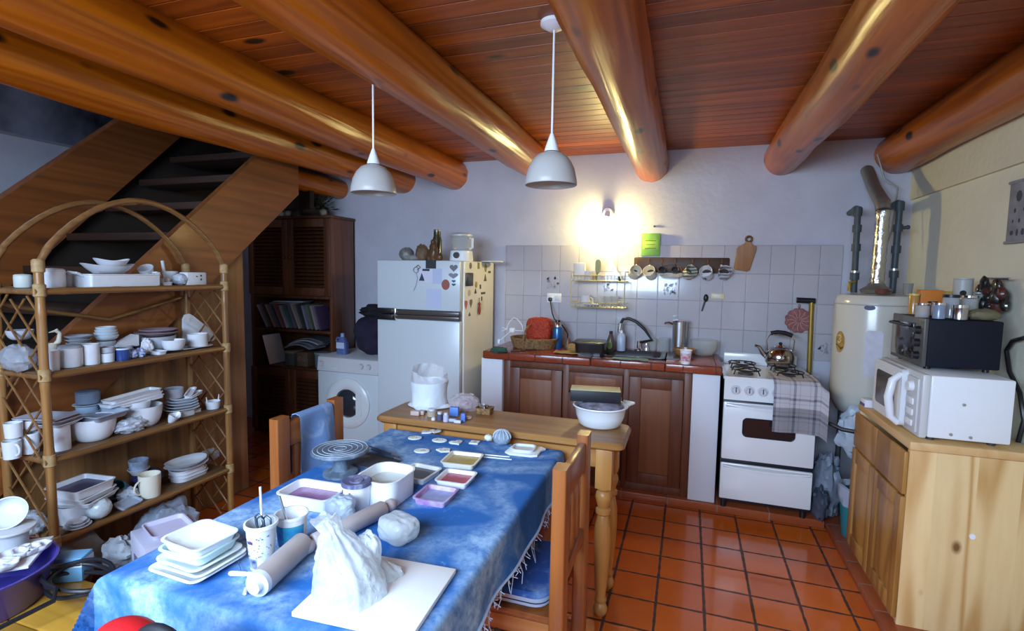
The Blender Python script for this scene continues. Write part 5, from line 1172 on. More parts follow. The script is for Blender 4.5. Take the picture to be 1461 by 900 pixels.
for i, (x, y) in enumerate(((WX1-.085, WY0+.055), (WX1-.085, WY1-.055), (WX0+.075, WY0+.055), (WX0+.075, WY1-.055))):
    part('leg', MB().lathe(legp, 24, (x, y, 0)).bx(x-.035, x+.035, y-.035, y+.035, .58, WZ-.037, .003), PINE, wt2)

# ================================================================ blue clothed table
TX0, TX1, TY0, TY1, TZ = -1.315, -.49, .835, 2.10, .747
dt = thing('work_table', 'wooden work table under the blue cloth', 'table', (0, 0, 0))
part('tabletop', MB().bx(TX0, TX1, TY0, TY1, TZ-.03, TZ-.004, .004), CHAIRX, dt)
for x in (TX0+.05, TX1-.05):
    for y in (TY0+.05, TY1-.05): part('leg', MB().bx(x-.03, x+.03, y-.03, y+.03, 0, TZ-.03, .003), CHAIRW, dt)
CLOTH = speckle('dusty_blue_cloth', (.012, .135, .45), (.54, .78, .94), 3.0, .42, .63, .85, 30, .95)
def clothf(u, v):
    """wrapped over the table edges and hanging; the right hem runs level"""
    OV = {'l': .16, 'r': .145, 'n': .22, 'f': .015}
    sx = -OV['l']+u*(TX1-TX0+OV['l']+OV['r']); sy = -OV['n']+v*(TY1-TY0+OV['n']+OV['f'])
    x, y, z = TX0+sx, TY0+sy, TZ
    R_ = .016
    def fold(e):   # distance past the edge -> (out, down)
        if e <= 0: return 0, 0
        if e < R_*1.57: a = e/R_; return R_*math.sin(a), R_*(1-math.cos(a))
        return R_, R_+(e-R_*1.57)
    dz = 0
    el, er, en, ef = -sx, sx-(TX1-TX0), -sy, sy-(TY1-TY0)
    if el > 0: o, d = fold(el); x = TX0-o; dz = max(dz, d)
    if er > 0: o, d = fold(er); x = TX1+o; dz = max(dz, d)
    if en > 0: o, d = fold(en); y = TY0-o; dz = max(dz, d)
    if ef > 0: o, d = fold(ef); y = TY1+o; dz = max(dz, d)
    both = max(min(el, en), min(er, en), 0)
    if both > 0:            # corner fold leans outwards
        s_ = -1 if el > 0 else 1
        x += s_*both*.30; y -= both*.30
    if dz > .02:
        k = (dz-.02)
        wv = math.sin(sy*11)+.6*math.sin(sy*23+1) if (el > 0 or er > 0) else math.sin(sx*9+.5)+.6*math.sin(sx*19)
        a_ = .05*k*wv+.10*k
        if er > 0: x += a_
        if el > 0: x -= a_
        if en > 0: y -= a_
    z = TZ-dz+ (0.0012*N.noise(V((sx*7, sy*7, 0))) if dz == 0 else 0)
    return (x, y, z)
tcl = thing('tablecloth', 'blue dusty tablecloth with a frayed hem covering the work table', 'tablecloth', (0, 0, 0))
part('cloth', MB().sheet(clothf, 110, 150, .003), CLOTH, tcl, angle=80)
fr = MB(); q = random.Random(5)
hem = [V(clothf(1, v/150)) for v in range(22, 151)]
fr.tube([p+V((.002, 0, .0)) for p in hem], .0045, 5)
for p in hem[::1]:
    n_ = q.choice((0, 1, 1, 2))
    for _ in range(n_):
        L_ = q.uniform(.01, .035) if q.random() < .85 else q.uniform(.05, .10)
        fr.tube([p, p+V((q.uniform(-.006, .012), q.uniform(-.01, .01), -L_*.5)), p+V((q.uniform(-.01, .02), q.uniform(-.02, .02), -L_))], .0014, 4)
part('frayed_hem', fr, mat('pale_fray', (.50, .62, .80), .95), tcl)

def chair(loc, rz, label, h=.925, w=.35):
    t = thing('dining_chair', label, 'chair', loc, rz)
    for s in (-1, 1):
        part('back_post', MB().rings([rr(.045, .068, .006, 0, c=(0, s*w/2)), rr(.045, .068, .006, .45, c=(0, s*w/2)), rr(.042, .066, .006, h, c=(-.03*0, s*w/2))]), CHAIRW, t)
        part('front_leg', MB().bx(.37, .415, s*w/2-.022, s*w/2+.022, 0, .425, .004), CHAIRW, t)
        part('side_rail', MB().bx(.022, .37, s*w/2-.011, s*w/2+.011, .375, .425, .003), wood('chair_side', (.60, .26, .08), (.34, .11, .03), 'x', .36, .3, 7), t)
        part('stretcher', MB().bx(.022, .37, s*w/2-.010, s*w/2+.010, .16, .20, .003), wood('chair_side', (0, 0, 0), (0, 0, 0)), t)
    y0, y1 = -w/2+.034, w/2-.034
    part('top_rail', MB().bx(-.014, .014, y0, y1, h-.125, h-.025, .006), CHAIRX, t)
    part('lower_rail', MB().bx(-.014, .014, y0, y1, .535, .585, .005), CHAIRX, t)
    for k in (-1, 0, 1): part('slat', MB().bx(-.008, .008, k*.075-.02, k*.075+.02, .585, h-.125, .003), CHAIRW, t)
    part('front_rail', MB().bx(.375, .405, y0, y1, .375, .425, .003), CHAIRX, t)
    part('seat', MB().bx(-.02, .43, -w/2-.012, -w/2+.0, .425, .45, .004).bx(.022, .43, -w/2+.0, w/2+.012, .425, .45, .005), CHAIRX, t)
    return t
chair((-.335, 1.645, 0), PI, 'pine chair at the right side of the blue table with a blue cushion')
chair((-1.465, 1.72, 0), 0, 'pine chair left of the blue table with a denim cloth over its back', .93, .33)
# cushion on the right chair
t = thing('cushion', 'blue and white seat cushion on the right pine chair', 'cushion', (-.555, 1.645, .451))
part('pad', MB().rings([rr(.33, .32, .05, 0), rr(.36, .345, .05, .015), rr(.36, .345, .05, .035), rr(.33, .32, .05, .05)]), speckle('blue_cushion', (.02, .10, .42), (.3, .5, .8), 9, .6, .7), t)
part('pale_border', MB().rings([rr(.364, .349, .05, .012), rr(.364, .349, .05, .038)], caps=(False, False)), mat('pale_blue_piping', (.48, .60, .80), .9), t)
part('dark_stripe', MB().rings([rr(.366, .351, .05, .022), rr(.366, .351, .05, .026)], caps=(False, False)), mat('navy_stripe', (.02, .03, .09), .9), t)
# cloth over left chair back
def drape(u, v):
    s = (v-.5)*.56; y = 1.735+(u-.5)*.20; yy = y+.012*math.sin(v*5)
    top = .930-.022+.012
    if abs(s) < .03: return (-1.465+s*.7, yy, top+.004-abs(s)*.2)
    sg = 1 if s > 0 else -1
    d = abs(s)-.03
    return (-1.465+sg*(.023+.012*math.sin(u*8+v*3)*min(1, d*8)+d*.05), yy+sg*d*.12*(1 if sg > 0 else -1)+d*.25*(u-.5), top-d)
solo('denim_cloth', MB().sheet(drape, 24, 40, .004), speckle('dusty_denim', (.17, .30, .56), (.52, .66, .86), 12, .5, .65, .9, 40, .7), 'dusty denim cloth draped over the back of the left chair', 'cloth', angle=80)

# ================================================================ things on the blue table
TT = TZ+.0015
tb = lambda x, y, z=TT: PZ(x, y, z)
PORC = mat('thin_white_porcelain', (.82, .85, .84), .4, coat=.1)
PLAST = mat('white_tray_plastic', (.84, .86, .88), .35)
def tray(name, label, p0, pa, pb, h, m_, cat, z=TT, liquid=None, lcol=None, fill=.45, r=.02, taper=.84, grp=None, tilt=None):
    c, ang, w_, d_ = rectpx(p0, pa, pb, z+h)
    t = thing(name, label, cat, (c.x, c.y, z), ang, grp)
    part('body', dish(w_, d_, h, r, taper), m_, t)
    if liquid:
        k = taper+(1-taper)*fill
        part('glaze', MB().rings([rr(w_*taper-.012, d_-(w_-w_*taper)-.012, r*.6, .0045), rr(w_*k-.014, d_-(w_-w_*k)-.014, r*.7, h*fill)]), mat(liquid, lcol, .25, coat=.3, var=.25, vs=30), t)
    return t
LIL = (.42, .20, .46)
tray('glaze_tray', 'large white tray of mauve glaze on the left edge of the blue table', (430, 681), (502, 692), (390, 704), .045, PLAST, 'tray', liquid='mauve_glaze', lcol=(.33, .14, .33), fill=.5)
tray('glaze_tray', 'white tray of dark brown glaze behind the red glaze tray', (592, 659), (633, 667), (577, 680), .022, PLAST, 'tray', liquid='brown_glaze_slip', lcol=(.06, .045, .04), fill=.45, r=.012)
tray('glaze_tray', 'white tray of red glaze on the blue table', (638, 667), (683, 673), (611, 684), .022, PLAST, 'tray', liquid='red_glaze', lcol=(.48, .05, .10), fill=.45, r=.012)
tray('glaze_tray', 'lilac stained tray with pale slip in front of the red glaze tray', (611, 689), (657, 696), (585, 710), .022, mat('lilac_stained_plastic', (.55, .48, .68), .4, var=.5, vs=25, col2=(.35, .12, .35)), 'tray', liquid='pale_blue_slip', lcol=(.33, .38, .62), fill=.4, r=.012)
tray('glaze_tray', 'cream tray of ochre glaze at the back of the blue table', (645, 642), (692, 647), (634, 660), .022, mat('cream_plastic', (.80, .76, .62), .4), 'tray', liquid='ochre_glaze', lcol=(.48, .33, .07), fill=.45, r=.012)
# big white tub
c, ang, w_, d_ = rectpx((545, 656), (600, 665), (524, 687), TT+.085)
t = thing('plastic_tub', 'big white rectangular tub of grey water in the middle of the blue table', 'tub', (c.x, c.y, TT), ang)
c2 = V((c.x, c.y, 0))
part('body', dish(w_*1.0, d_*1.0, .085, .045, .90, .004, .004), PLAST, t)
part('water', MB().rings([rr(w_*.88, d_-.12*w_, .04, .03), rr(w_*.91, d_-.09*w_, .04, .052)]), mat('cloudy_water', (.50, .52, .46), .1, var=.1), t)
# banding wheel
p = tb(486, 676)
t = thing('banding_wheel', 'grey pottery banding wheel with concentric rings on the left of the blue table', 'turntable', (p.x, p.y, TT))
WH = speckle('dusty_grey_metal', (.09, .13, .18), (.45, .55, .66), 9, .45, .62, .6, 40, .8)
part('base', MB().lathe([(0, 0), (.062, 0), (.062, .01), (.03, .018), (.024, .05), (.024, .078), (0, .078)], 28), WH, t)
part('disc', MB().lathe([(0, .078), (.03, .078), (.098, .083), (.103, .088), (.103, .094), (.1, .097), (0, .097)], 48), WH, t)
rg = MB()
for r in (.022, .042, .062, .08, .096): rg.tube([(r*math.cos(2*PI*k/40), r*math.sin(2*PI*k/40), .0968) for k in range(40)], .0013, 5, loop=True)
part('rings', rg, mat('pale_dust_ring', (.55, .63, .72), .8), t)
# lidded jar
p = tb(509, 724)
t = thing('plastic_jar', 'white printed jar with a dusty blue grey lid beside the big tub', 'jar', (p.x, p.y, TT))
part('body', MB().lathe([(0, 0), (.037, 0), (.040, .004), (.043, .072), (.043, .078), (0, .078)], 30), PLAST, t)
pr_ = MB()
q = random.Random(9)
for k in range(26):
    a = -PI/2+q.uniform(-1.0, 1.0)-.3; z = q.uniform(.012, .062); w2 = q.uniform(.03, .13); h2 = q.uniform(.003, .008)
    pr_.rings([[V((r*math.cos(a+s*w2), r*math.sin(a+s*w2), z+tz_)) for s, tz_ in ((-1, 0), (1, 0), (1, h2), (-1, h2))] for r in (.0415, .0436)])
part('printed_lettering', pr_, mat('dark_blue_ink', (.05, .06, .16), .5), t)
part('lid', MB().lathe([(0, .078), (.047, .078), (.047, .088), (.043, .091), (.030, .088), (.022, .088), (.020, .091), (0, .091)], 34), speckle('dusty_blue_lid', (.10, .10, .20), (.55, .60, .75), 12, .45, .6), t)
# bucket blue and yellow
p = tb(417, 781)
t = thing('yoghurt_tub', 'white tub with a blue, green and yellow label holding a spoon', 'tub', (p.x, p.y, TT))
part('body', MB().lathe(pot(.033, .041, .098, .002), 32), PLAST, t)
part('rim', MB().lathe([(.041, .092), (.044, .092), (.044, .098), (.0405, .0985)], 32), PLAST, t)
def band(r0, r1, z0, z1, a0, a1, n=14): return MB().grid(lambda u, v: ((r0+(r1-r0)*v+.0006)*math.cos(a0+(a1-a0)*u), (r0+(r1-r0)*v+.0006)*math.sin(a0+(a1-a0)*u), z0+(z1-z0)*v), n, 2)
rr0 = lambda z: .033+.008*z/.098+.0004
part('blue_label', band(rr0(.016), rr0(.075), .016, .075, PI, 1.55*PI), mat('turquoise_print', (.02, .30, .55), .4, var=.7, vs=25, col2=(.01, .08, .42)), t)
part('green_label', band(rr0(.016), rr0(.075), .016, .075, 1.55*PI, 2*PI), mat('sea_green_print', (.04, .42, .48), .4, var=.6, vs=30, col2=(.02, .20, .55)), t)
part('yellow_label', band(rr0(.002), rr0(.016), .002, .016, PI, 2*PI), mat('yellow_print', (.75, .58, .06), .4), t)
solo('spoon', MB().tube([(0, 0, .02), (-.04, -.0, .135)], .0035, 6).ball((.004, 0, .012), (.012, .009, .012), 12, 8), mat('grey_metal', (.4, .42, .46), .3, .8), 'thin metal spoon standing in the blue and yellow tub', 'spoon', (p.x-.0, p.y, TT+.003))
# tall cup of tools
p = tb(374, 807)
t = thing('tool_cup', 'tall white printed cup holding sculpting tools at the front of the table', 'cup', (p.x, p.y, TT))
part('body', MB().lathe(pot(.027, .0365, .115, .002), 32), mat('translucent_white_plastic', (.70, .76, .80), .35), t)
part('rim', MB().lathe([(.036, .108), (.040, .108), (.040, .116), (.0355, .1165)], 32), PLAST, t)
rc_ = lambda z: .027+.0095*z/.115+.0003
part('navy_print', band(rc_(.008), rc_(.034), .008, .034, 1.15*PI, 1.62*PI), mat('navy_print', (.03, .05, .16), .5, var=.8, vs=60, col2=(.4, .45, .5)), t)
part('badge', band(rc_(.072), rc_(.08), .072, .08, 1.38*PI, 1.55*PI), mat('red_navy_badge', (.12, .05, .14), .5), t)
pm = MB(); q = random.Random(3)
for k in range(34):
    a = 1.15*PI+q.random()*.85*PI; z = .036+q.random()*.055; w2 = q.uniform(.015, .06); h2 = q.uniform(.001, .003)
    pm.rings([[V((r*math.cos(a+s*w2), r*math.sin(a+s*w2), z+tz_)) for s, tz_ in ((-1, 0), (1, 0), (1, h2), (-1, h2))] for r in (rc_(z), rc_(z)+.0015)])
part('printed_lettering', pm, mat('grey_ink', (.20, .23, .30), .5), t)
solo('stick', MB().tube([(.006, 0, .006), (-.012, .012, .20)], .003, 6), WHITEP, 'long white stick standing in the tall printed cup', 'stick', (p.x, p.y, TT))
for k, (dx, dy, lab) in enumerate(((-.010, .004, 'left wire loop tool in the tall printed cup'), (.004, -.006, 'middle wire loop tool in the tall printed cup'), (.016, .004, 'right wire loop tool in the tall printed cup'))):
    tt_ = thing('loop_tool', lab, 'tool', (p.x, p.y, TT))
    part('handle', MB().tube([(dx*.4, dy*.4, .006), (dx*.9, dy*.9, .09)], .004, 6), mat('dark_tool', (.06, .08, .12), .5), tt_)
    part('loop', MB().tube([(dx*.9, dy*.9, .088), (dx+.012, dy, .108), (dx+.010, dy, .126), (dx-.003, dy, .132), (dx-.012, dy, .124), (dx-.010, dy, .106), (dx*.9, dy*.9, .088)], .0028, 6), mat('dark_steel_loop', (.10, .13, .18), .35, .6), tt_)
# stack of white dishes at the near left corner
c, ang, w_, d_ = rectpx((276, 836), (205, 812), (352, 786), TT+.012)
stk = [(1.0, 1.0, .014, 0, 0, 0, PORC), (.93, .92, .012, .012, .006, .006, PORC), (.90, .90, .012, -.03, -.004, .008, PORC), (.86, .84, .026, .05, -.006, .01, mat('dish_aqua_shade', (.62, .80, .80), .35)), (.84, .80, .030, -.06, 0, .006, PORC)]  # aqua tone is the stack's shaded side put into one dish's colour
z = TT
names = ['lowest, widest white rectangular dish of the stack at the near table corner', 'second white rectangular dish from the bottom of the near corner stack', 'third white rectangular dish from the bottom of the near corner stack', 'white rectangular dish tinted aqua for shade, second from the top of the near corner stack', 'topmost white rectangular dish of the stack at the near table corner']
for k, (sw, sd, h, a, dx, dy, m_) in enumerate(stk):
    o = solo('dish', dish(w_*sw, d_*sd, h, .018, .80, .003, .006), m_, names[k], 'dish', (c.x+dx, c.y+dy, z), ang+a, group='stack of dishes on the near table corner')
    z += .0095 if k < 2 else (.011 if k == 2 else .018)
# wire clay cutter
t = thing('wire_cutter', 'clay cutting wire with white toggle handles in front of the tall cup', 'tool', (0, 0, 0))
for x0, x1 in (((327, 821), (353, 822)), ((352, 822), (368, 823))):
    a_, b_ = tb(*x0), tb(*x1); a_.z += .006; b_.z += .006
    part('toggle', MB().tube([a_, a_.lerp(b_, .1), a_.lerp(b_, .9), b_], [.004, .006, .006, .004], 8), PLAST, t)
part('wire', MB().tube([tb(345, 818)+V((0, 0, .006)), tb(341, 806)+V((0, 0, .004)), tb(337, 795)+V((0, 0, .003))], .001, 4).tube([tb(364, 818)+V((0, 0, .006)), tb(368, 808)+V((0, 0, .003))], .001, 4), STEEL, t)
t = solo('hook', MB().tube([tb(349, 850)+V((0, 0, .005)), tb(351, 843)+V((0, 0, .006)), tb(356, 839)+V((0, 0, .008)), tb(360, 845)+V((0, 0, .006))], .004, 8), PLAST, 'small white hook beside the end of the beige clay cylinder', 'hook')
# clay extruder cylinder with white cap
a_, b_ = tb(372, 848), tb(431, 792); r = .030
a_.z = b_.z = TT+r+.001; d = (b_-a_).normalized()
t = thing('clay_cylinder', 'beige clay cylinder with a white end cap lying at the front of the table', 'cylinder', (0, 0, 0))
part('body', MB().cyl(a_, b_, r, n=32), mat('beige_clay', (.46, .40, .38), .6, var=.12, vs=20), t)
part('collar', MB().cyl(a_-d*.012, a_, r*.96, r, n=32), mat('milky_ring', (.62, .66, .72), .35), t)
part('end_cap', MB().cyl(a_-d*.026, a_-d*.012, r*.5, n=24), PLAST, t)
# rolling pin
a_, b_ = tb(456, 784), tb(547, 737); r = .025
a_.z = b_.z = TT+r+.001; d = (b_-a_).normalized()
t = thing('rolling_pin', 'clay dusted wooden rolling pin lying behind the plastic wrapped clay', 'rolling pin', (0, 0, 0))
RPM = wood('dusty_wood', (.52, .46, .45), (.38, .32, .32), 'y', .7, 0, 12)
part('roller', MB().tube([a_-d*.02, a_-d*.015, b_-d*.005, b_], [r*.9, r, r, r*.9], 28), RPM, t)
part('handle', MB().tube([b_, b_+d*.008, b_+d*.02, b_+d*.035, b_+d*.048], [.010, .012, .019, .019, .011], 20), mat('dusty_handle', (.44, .36, .36), .6), t)
part('handle', MB().tube([a_-d*.02, a_-d*.03, a_-d*.045, a_-d*.055], [.012, .019, .019, .011], 20), mat('dusty_handle', (0, 0, 0)), t)
# white board and wrapped clay
c, ang, w_, d_ = rectpx((508, 786), (651, 811), (386, 866), TT+.012)
solo('work_board', MB().box((0, 0, .006), (w_, d_, .012), .002), mat('white_board', (.86, .88, .88), .5, var=.04), 'white square working board at the near right corner of the table', 'board', (c.x, c.y, TT), ang)
FILM = thinfilm('cloudy_clay_bag', (.86, .91, .94), .66, .16, bump=.7, bs=22)
def film_bag(label, name, loc, prof, seed, m_, amp=.16, n=80, lean=(0, 0), sx=1, sy=1, clay=None, rz=0):
    """plastic film with long soft folds; prof is (radius, height) from the foot to the gathered top"""
    K = 34; R_ = []
    hs = [p[1] for p in prof]
    for i in range(K+1):
        h = hs[0]+(hs[-1]-hs[0])*i/K
        for (r0, h0), (r1, h1) in zip(prof, prof[1:]):
            if h0 <= h <= h1+1e-9: t_ = (h-h0)/max(1e-9, h1-h0); t_ = t_*t_*(3-2*t_); r = r0+(r1-r0)*t_; break
        u = i/K; ring = []
        for j in range(n):
            a = 2*PI*j/n
            f = N.noise(V((math.cos(a)*1.6+seed, math.sin(a)*1.6, u*1.3)))*1.0+.55*(1-2*abs(N.noise(V((math.cos(a)*2.6, math.sin(a)*2.6+seed, u*1.8+seed)))))
            f += .22*N.noise(V((math.cos(a)*6, math.sin(a)*6, u*5+seed)))
            k = 1+amp*f*(.5+.9*u)
            ring.append(V((r*k*sx*math.cos(a)+lean[0]*u*u, r*k*sy*math.sin(a)+lean[1]*u*u, max(.0005, h+.012*N.noise(V((math.cos(a)*2, math.sin(a)*2+seed, 3)))*u))))
        R_.append(ring)
    t = thing(name, label, 'bag', loc, rz)
    part('plastic', MB().rings(R_), m_, t, angle=70)
    if clay: part('clay', MB().ball((0, 0, clay[2]), clay, 26, 18, .10, 2.2, seed+3, flat=.004), mat('grey_wet_clay', (.60, .62, .64), .6), t)
    return t
def block_bag(label, name, loc, r, seed, m_, rz, rot=0, p_=4.0, amp=.10, clay=True):
    """film pulled tight round a rounded block of clay"""
    n, m = 64, 40; vs = []
    mb = MB().ball((0, 0, 0), 1, n, m)
    for v in mb.v:
        d = v.normalized(); k = (abs(d.x)**p_+abs(d.y)**p_+abs(d.z)**p_)**(-1/p_)
        w_ = 1+amp*(N.noise(d*2.2+V((seed, 0, 0)))+.5*(1-2*abs(N.noise(d*3.4+V((0, seed, 0))))))
        q_ = V((d.x*r[0], d.y*r[1], d.z*r[2]))*k*.86*w_
        v.x, v.y, v.z = q_.x, q_.y, max(-r[2]+.0015, q_.z)
    t = thing(name, label, 'bag', (loc[0], loc[1], loc[2]+r[2]), rz)
    part('plastic', mb, m_, t, angle=70)
    if clay: part('clay', MB().box((0, 0, -.004), (r[0]*1.35, r[1]*1.35, r[2]*1.3), r[2]*.5), mat('grey_wet_clay', (.60, .62, .64), .6), t)
    return t
p = tb(474, 872)
film_bag('big milky plastic bag of clay standing crumpled on the white board', 'clay_bag', (p.x+.005, p.y+.055, TT+.013), [(.080, 0), (.076, .025), (.068, .055), (.058, .085), (.042, .112), (.024, .132), (.030, .155)], 4.3, FILM, .17, 96, (-.07, .01), clay=(.05, .045, .045))
p = tb(508, 846)
t = block_bag('rounded fold of milky plastic bulging from the right of the big clay bag', 'plastic_fold', (p.x+.005, p.y+.045, TT+.013), (.040, .026, .058), 2.2, FILM, -.5, p_=2.6, amp=.16, clay=False)
p = tb(527, 838)
film_bag('loose tail of plastic lying on the white board right of the clay bag', 'plastic_sheet', (p.x+.012, p.y+.03, TT+.013), [(.045, 0), (.040, .012), (.022, .035), (.006, .045)], 7.7, FILM, .3, 60, (-.02, .01), 1.1, .7, rz=.7)
p = tb(557, 782)
block_bag('wrapped block of clay in clear plastic behind the white board', 'clay_bag', (p.x, p.y+.04, TT), (.062, .050, .038), 14, thinfilm('clear_wrap', (.80, .86, .88), .72, .2, bump=.5, bs=22), -.35, p_=3.6, amp=.07)
p = tb(474, 752)
block_bag('grey plastic bag with clay leaning between the mauve tray and the jar', 'clay_bag', (p.x+.003, p.y+.035, TT), (.046, .036, .042), 21, thinfilm('grey_film', (.62, .72, .82), .78, .3, bump=.6, bs=22), .5, p_=3.2, amp=.12)
# hearts, small pieces and tools at the back
HM = mat('glazed_white_pendant', (.80, .84, .82), .4)
def heart(px, py, s, a, lab, kind='heart'):
    p = tb(px, py); t = thing('ceramic_ornament', lab, 'ornament', (p.x, p.y, TT), a)
    if kind == 'heart': ol = [(s*.5*(math.sin(u)**3), s*.5*((13*math.cos(u)-5*math.cos(2*u)-2*math.cos(3*u)-math.cos(4*u))/16)) for u in [2*PI*j/30 for j in range(30)]]
    elif kind == 'oval': ol = circ(s*.5, 24, sx=1, sy=.72)
    elif kind == 'square': ol = [(-s*.4, -s*.4), (s*.4, -s*.4), (s*.4, s*.4), (-s*.4, s*.4)]
    else: ol = [(-s*.5, -s*.1), (0, -s*.4), (s*.5, -s*.15), (s*.3, s*.35), (-s*.2, s*.3)]
    part('body', MB().prism(ol, .006, None, .0015), HM, t)
    q = random.Random(int(px)); m = MB()
    for k in range(5):
        m.prism(circ(.003, 7), .0006, TR(q.uniform(-.22, .22)*s, q.uniform(-.15, .18)*s, .0058))
    part('painted_dots', m, mat('olive_dots', (.20, .24, .12), .6), t)
for px, py, s, a, lab, k in ((592, 625.5, .062, .5, 'white heart ornament at the left end of the scattered row', 'oval'), (608, 617, .056, -.3, 'upper left heart of the joined pair by the table back', 'heart'), (621, 616, .056, .3, 'upper right heart of the joined pair by the table back', 'heart'),
                        (627, 629, .068, .1, 'oval white ornament in the middle of the scattered row', 'oval'), (651, 632, .062, .8, 'white heart ornament just left of the square one', 'heart'), (602, 644, .066, .3, 'white oval ornament nearest the front left of the scatter', 'oval'),
                        (633, 643, .066, 0, 'pointed white ornament above the ochre glaze tray', 'shard'), (677, 632, .05, .1, 'small square white ornament beside the wrapped ball', 'square')):
    heart(px, py, s, a, lab, k)
solo('tag', MB().box((0, 0, .002), (.03, .010, .004), .001), mat('lilac_tag', (.55, .50, .66), .6), 'thin lilac tag at the back edge of the blue table', 'tag', tb(682, 619))
p = tb(716, 634)
t = thing('wrapped_ball', 'striped grey blue wrapped ball at the back of the blue table', 'ball', (p.x, p.y, TT))
part('body', MB().ball((0, 0, .032), (.040, .034, .033), 28, 18, .10, 3, 5, flat=0), mat('grey_blue_wrap', (.32, .40, .48), .7, var=.3, vs=20), t)
m = MB()
for k in range(6):
    a = k*PI/6; m.tube([(.041*math.cos(u)*math.cos(a), .035*math.cos(u)*math.sin(a), .033+.034*math.sin(u)) for u in [PI*j/10 for j in range(11)]], .0025, 5)
part('folds', m, mat('pale_wrap_fold', (.50, .58, .66), .7), t)
solo('shell', MB().ball((0, 0, .012), (.02, .016, .014), 16, 10, .2, 3, 2, flat=0), HM, 'small white shell piece left of the wrapped ball', 'shell', tb(697, 628))
# white slab plates
c, ang, w_, d_ = rectpx((722, 632), (785, 632), (712, 654), TT+.008)
p = tb(748, 645)
ol = [(-.085, -.035), (-.06, -.055), (.045, -.058), (.072, -.045), (.078, .02), (.095, .045), (.075, .06), (.0, .055), (-.06, .065), (-.075, .03)]
t = thing('plate', 'irregular white slab plate at the back right corner of the blue table', 'plate', (p.x, p.y, TT), .1)
part('body', MB().prism([(x*.88, y*1.0) for x, y in ol], .010, None, .003), PORC, t)
solo('plate', dish(.098, .082, .012, .02, .85, .003, .004), mat('pale_grey_bisque', (.66, .69, .72), .6), 'small pale grey rectangular plate resting on the white slab plate', 'plate', (p.x-.002, p.y+.002, TT+.0105), .15)
for k, (x0, x1, lab) in enumerate((((692, 650), (727, 653), 'thin white stick lying right of the ochre tray, further one'), ((690, 653), (730, 657), 'thin white stick lying right of the ochre tray, nearer one'))):
    a_, b_ = tb(*x0), tb(*x1); a_.z += .004; b_.z += .004
    solo('stick', MB().cyl(a_, b_, .0032, .002, 8), HM, lab, 'stick')
c, ang, w_, d_ = rectpx((525, 645), (572, 656), (505, 662), TT+.006)
solo('slate_board', MB().box((0, 0, .003), (w_, d_, .006), .001), speckle('dusty_slate', (.05, .06, .08), (.35, .40, .46), 8, .5, .65), 'dark dusty slate between the banding wheel and the big tub', 'board', (c.x, c.y, TT), ang)
for k, (x0, x1, lab) in enumerate((((527, 640), (568, 655), 'dark brush lying over the slate, further of two'), ((530, 644), (572, 660), 'dark brush lying over the slate, nearer of two'))):
    a_, b_ = tb(*x0), tb(*x1); a_.z = b_.z = TT+.011
    t = thing('brush', lab, 'brush', (0, 0, 0)); part('handle', MB().cyl(a_, a_.lerp(b_, .8), .003, .004, 8), mat('dark_tool', (0, 0, 0)), t); part('tip', MB().cyl(a_.lerp(b_, .8), b_, .005, .002, 8), mat('grey_metal', (0, 0, 0)), t)

# ================================================================ things on the narrow pine table
wz = WZ+.001
sb = lambda x, y: PZ(x, y, wz)
p = sb(609, 581)
t = thing('clay_sack', 'white plastic sack standing at the left end of the pine side table', 'bag', (p.x, p.y+.03, wz))
SACK = mat('white_sack_plastic', (.74, .80, .86), .35, bump=.5, bs=22)
q_ = lambda a, z: 1+.03*math.sin(a*5+z*30)+.03*N.noise(V((math.cos(a)*2, math.sin(a)*2, z*14)))
part('sack', MB().lathe([(0, 0), (.085, 0), (.095, .012), (.090, .04), (.094, .09), (.100, .135), (.096, .137), (.088, .09), (.05, .085), (0, .085)], 48, wob=q_), SACK, t)
def collar(u, v):
    a = 2*PI*u; h = .135+(.055+.025*math.cos(a-2.5))*v; r = .098-.012*v+.006*math.sin(a*9+v*4)*v
    return (r*math.cos(a), r*math.sin(a), h)
part('open_collar', MB().grid(collar, 60, 6), thinfilm('sack_film', (.80, .82, .88), .6, .3, bump=.6, bs=30), t)
part('skirt', MB().lathe([(.08, .003), (.103, .002), (.106, .006), (.09, .02)], 40, wob=lambda a, z: 1+.12*math.sin(a*4+1)), SACK, t)
p = sb(659, 586)
film_bag('crumpled clear bag with pinkish contents on the side table', 'plastic_bag', (p.x, p.y+.04, wz), [(.062, 0), (.072, .02), (.068, .045), (.04, .072), (.012, .082)], 31, thinfilm('clear_pinkish_film', (.78, .72, .78), .5, .2, bump=1, bs=45), .22, 70, (.01, 0), 1.05, .75)
solo('clay_lump', MB().ball((0, 0, .02), (.03, .022, .022), 18, 12, .3, 4, 7, flat=0), mat('pink_contents', (.50, .26, .30), .6, var=.4), 'dusty pink lump inside the crumpled clear bag', 'clay', (p.x+.0, p.y+.03, wz+.002))
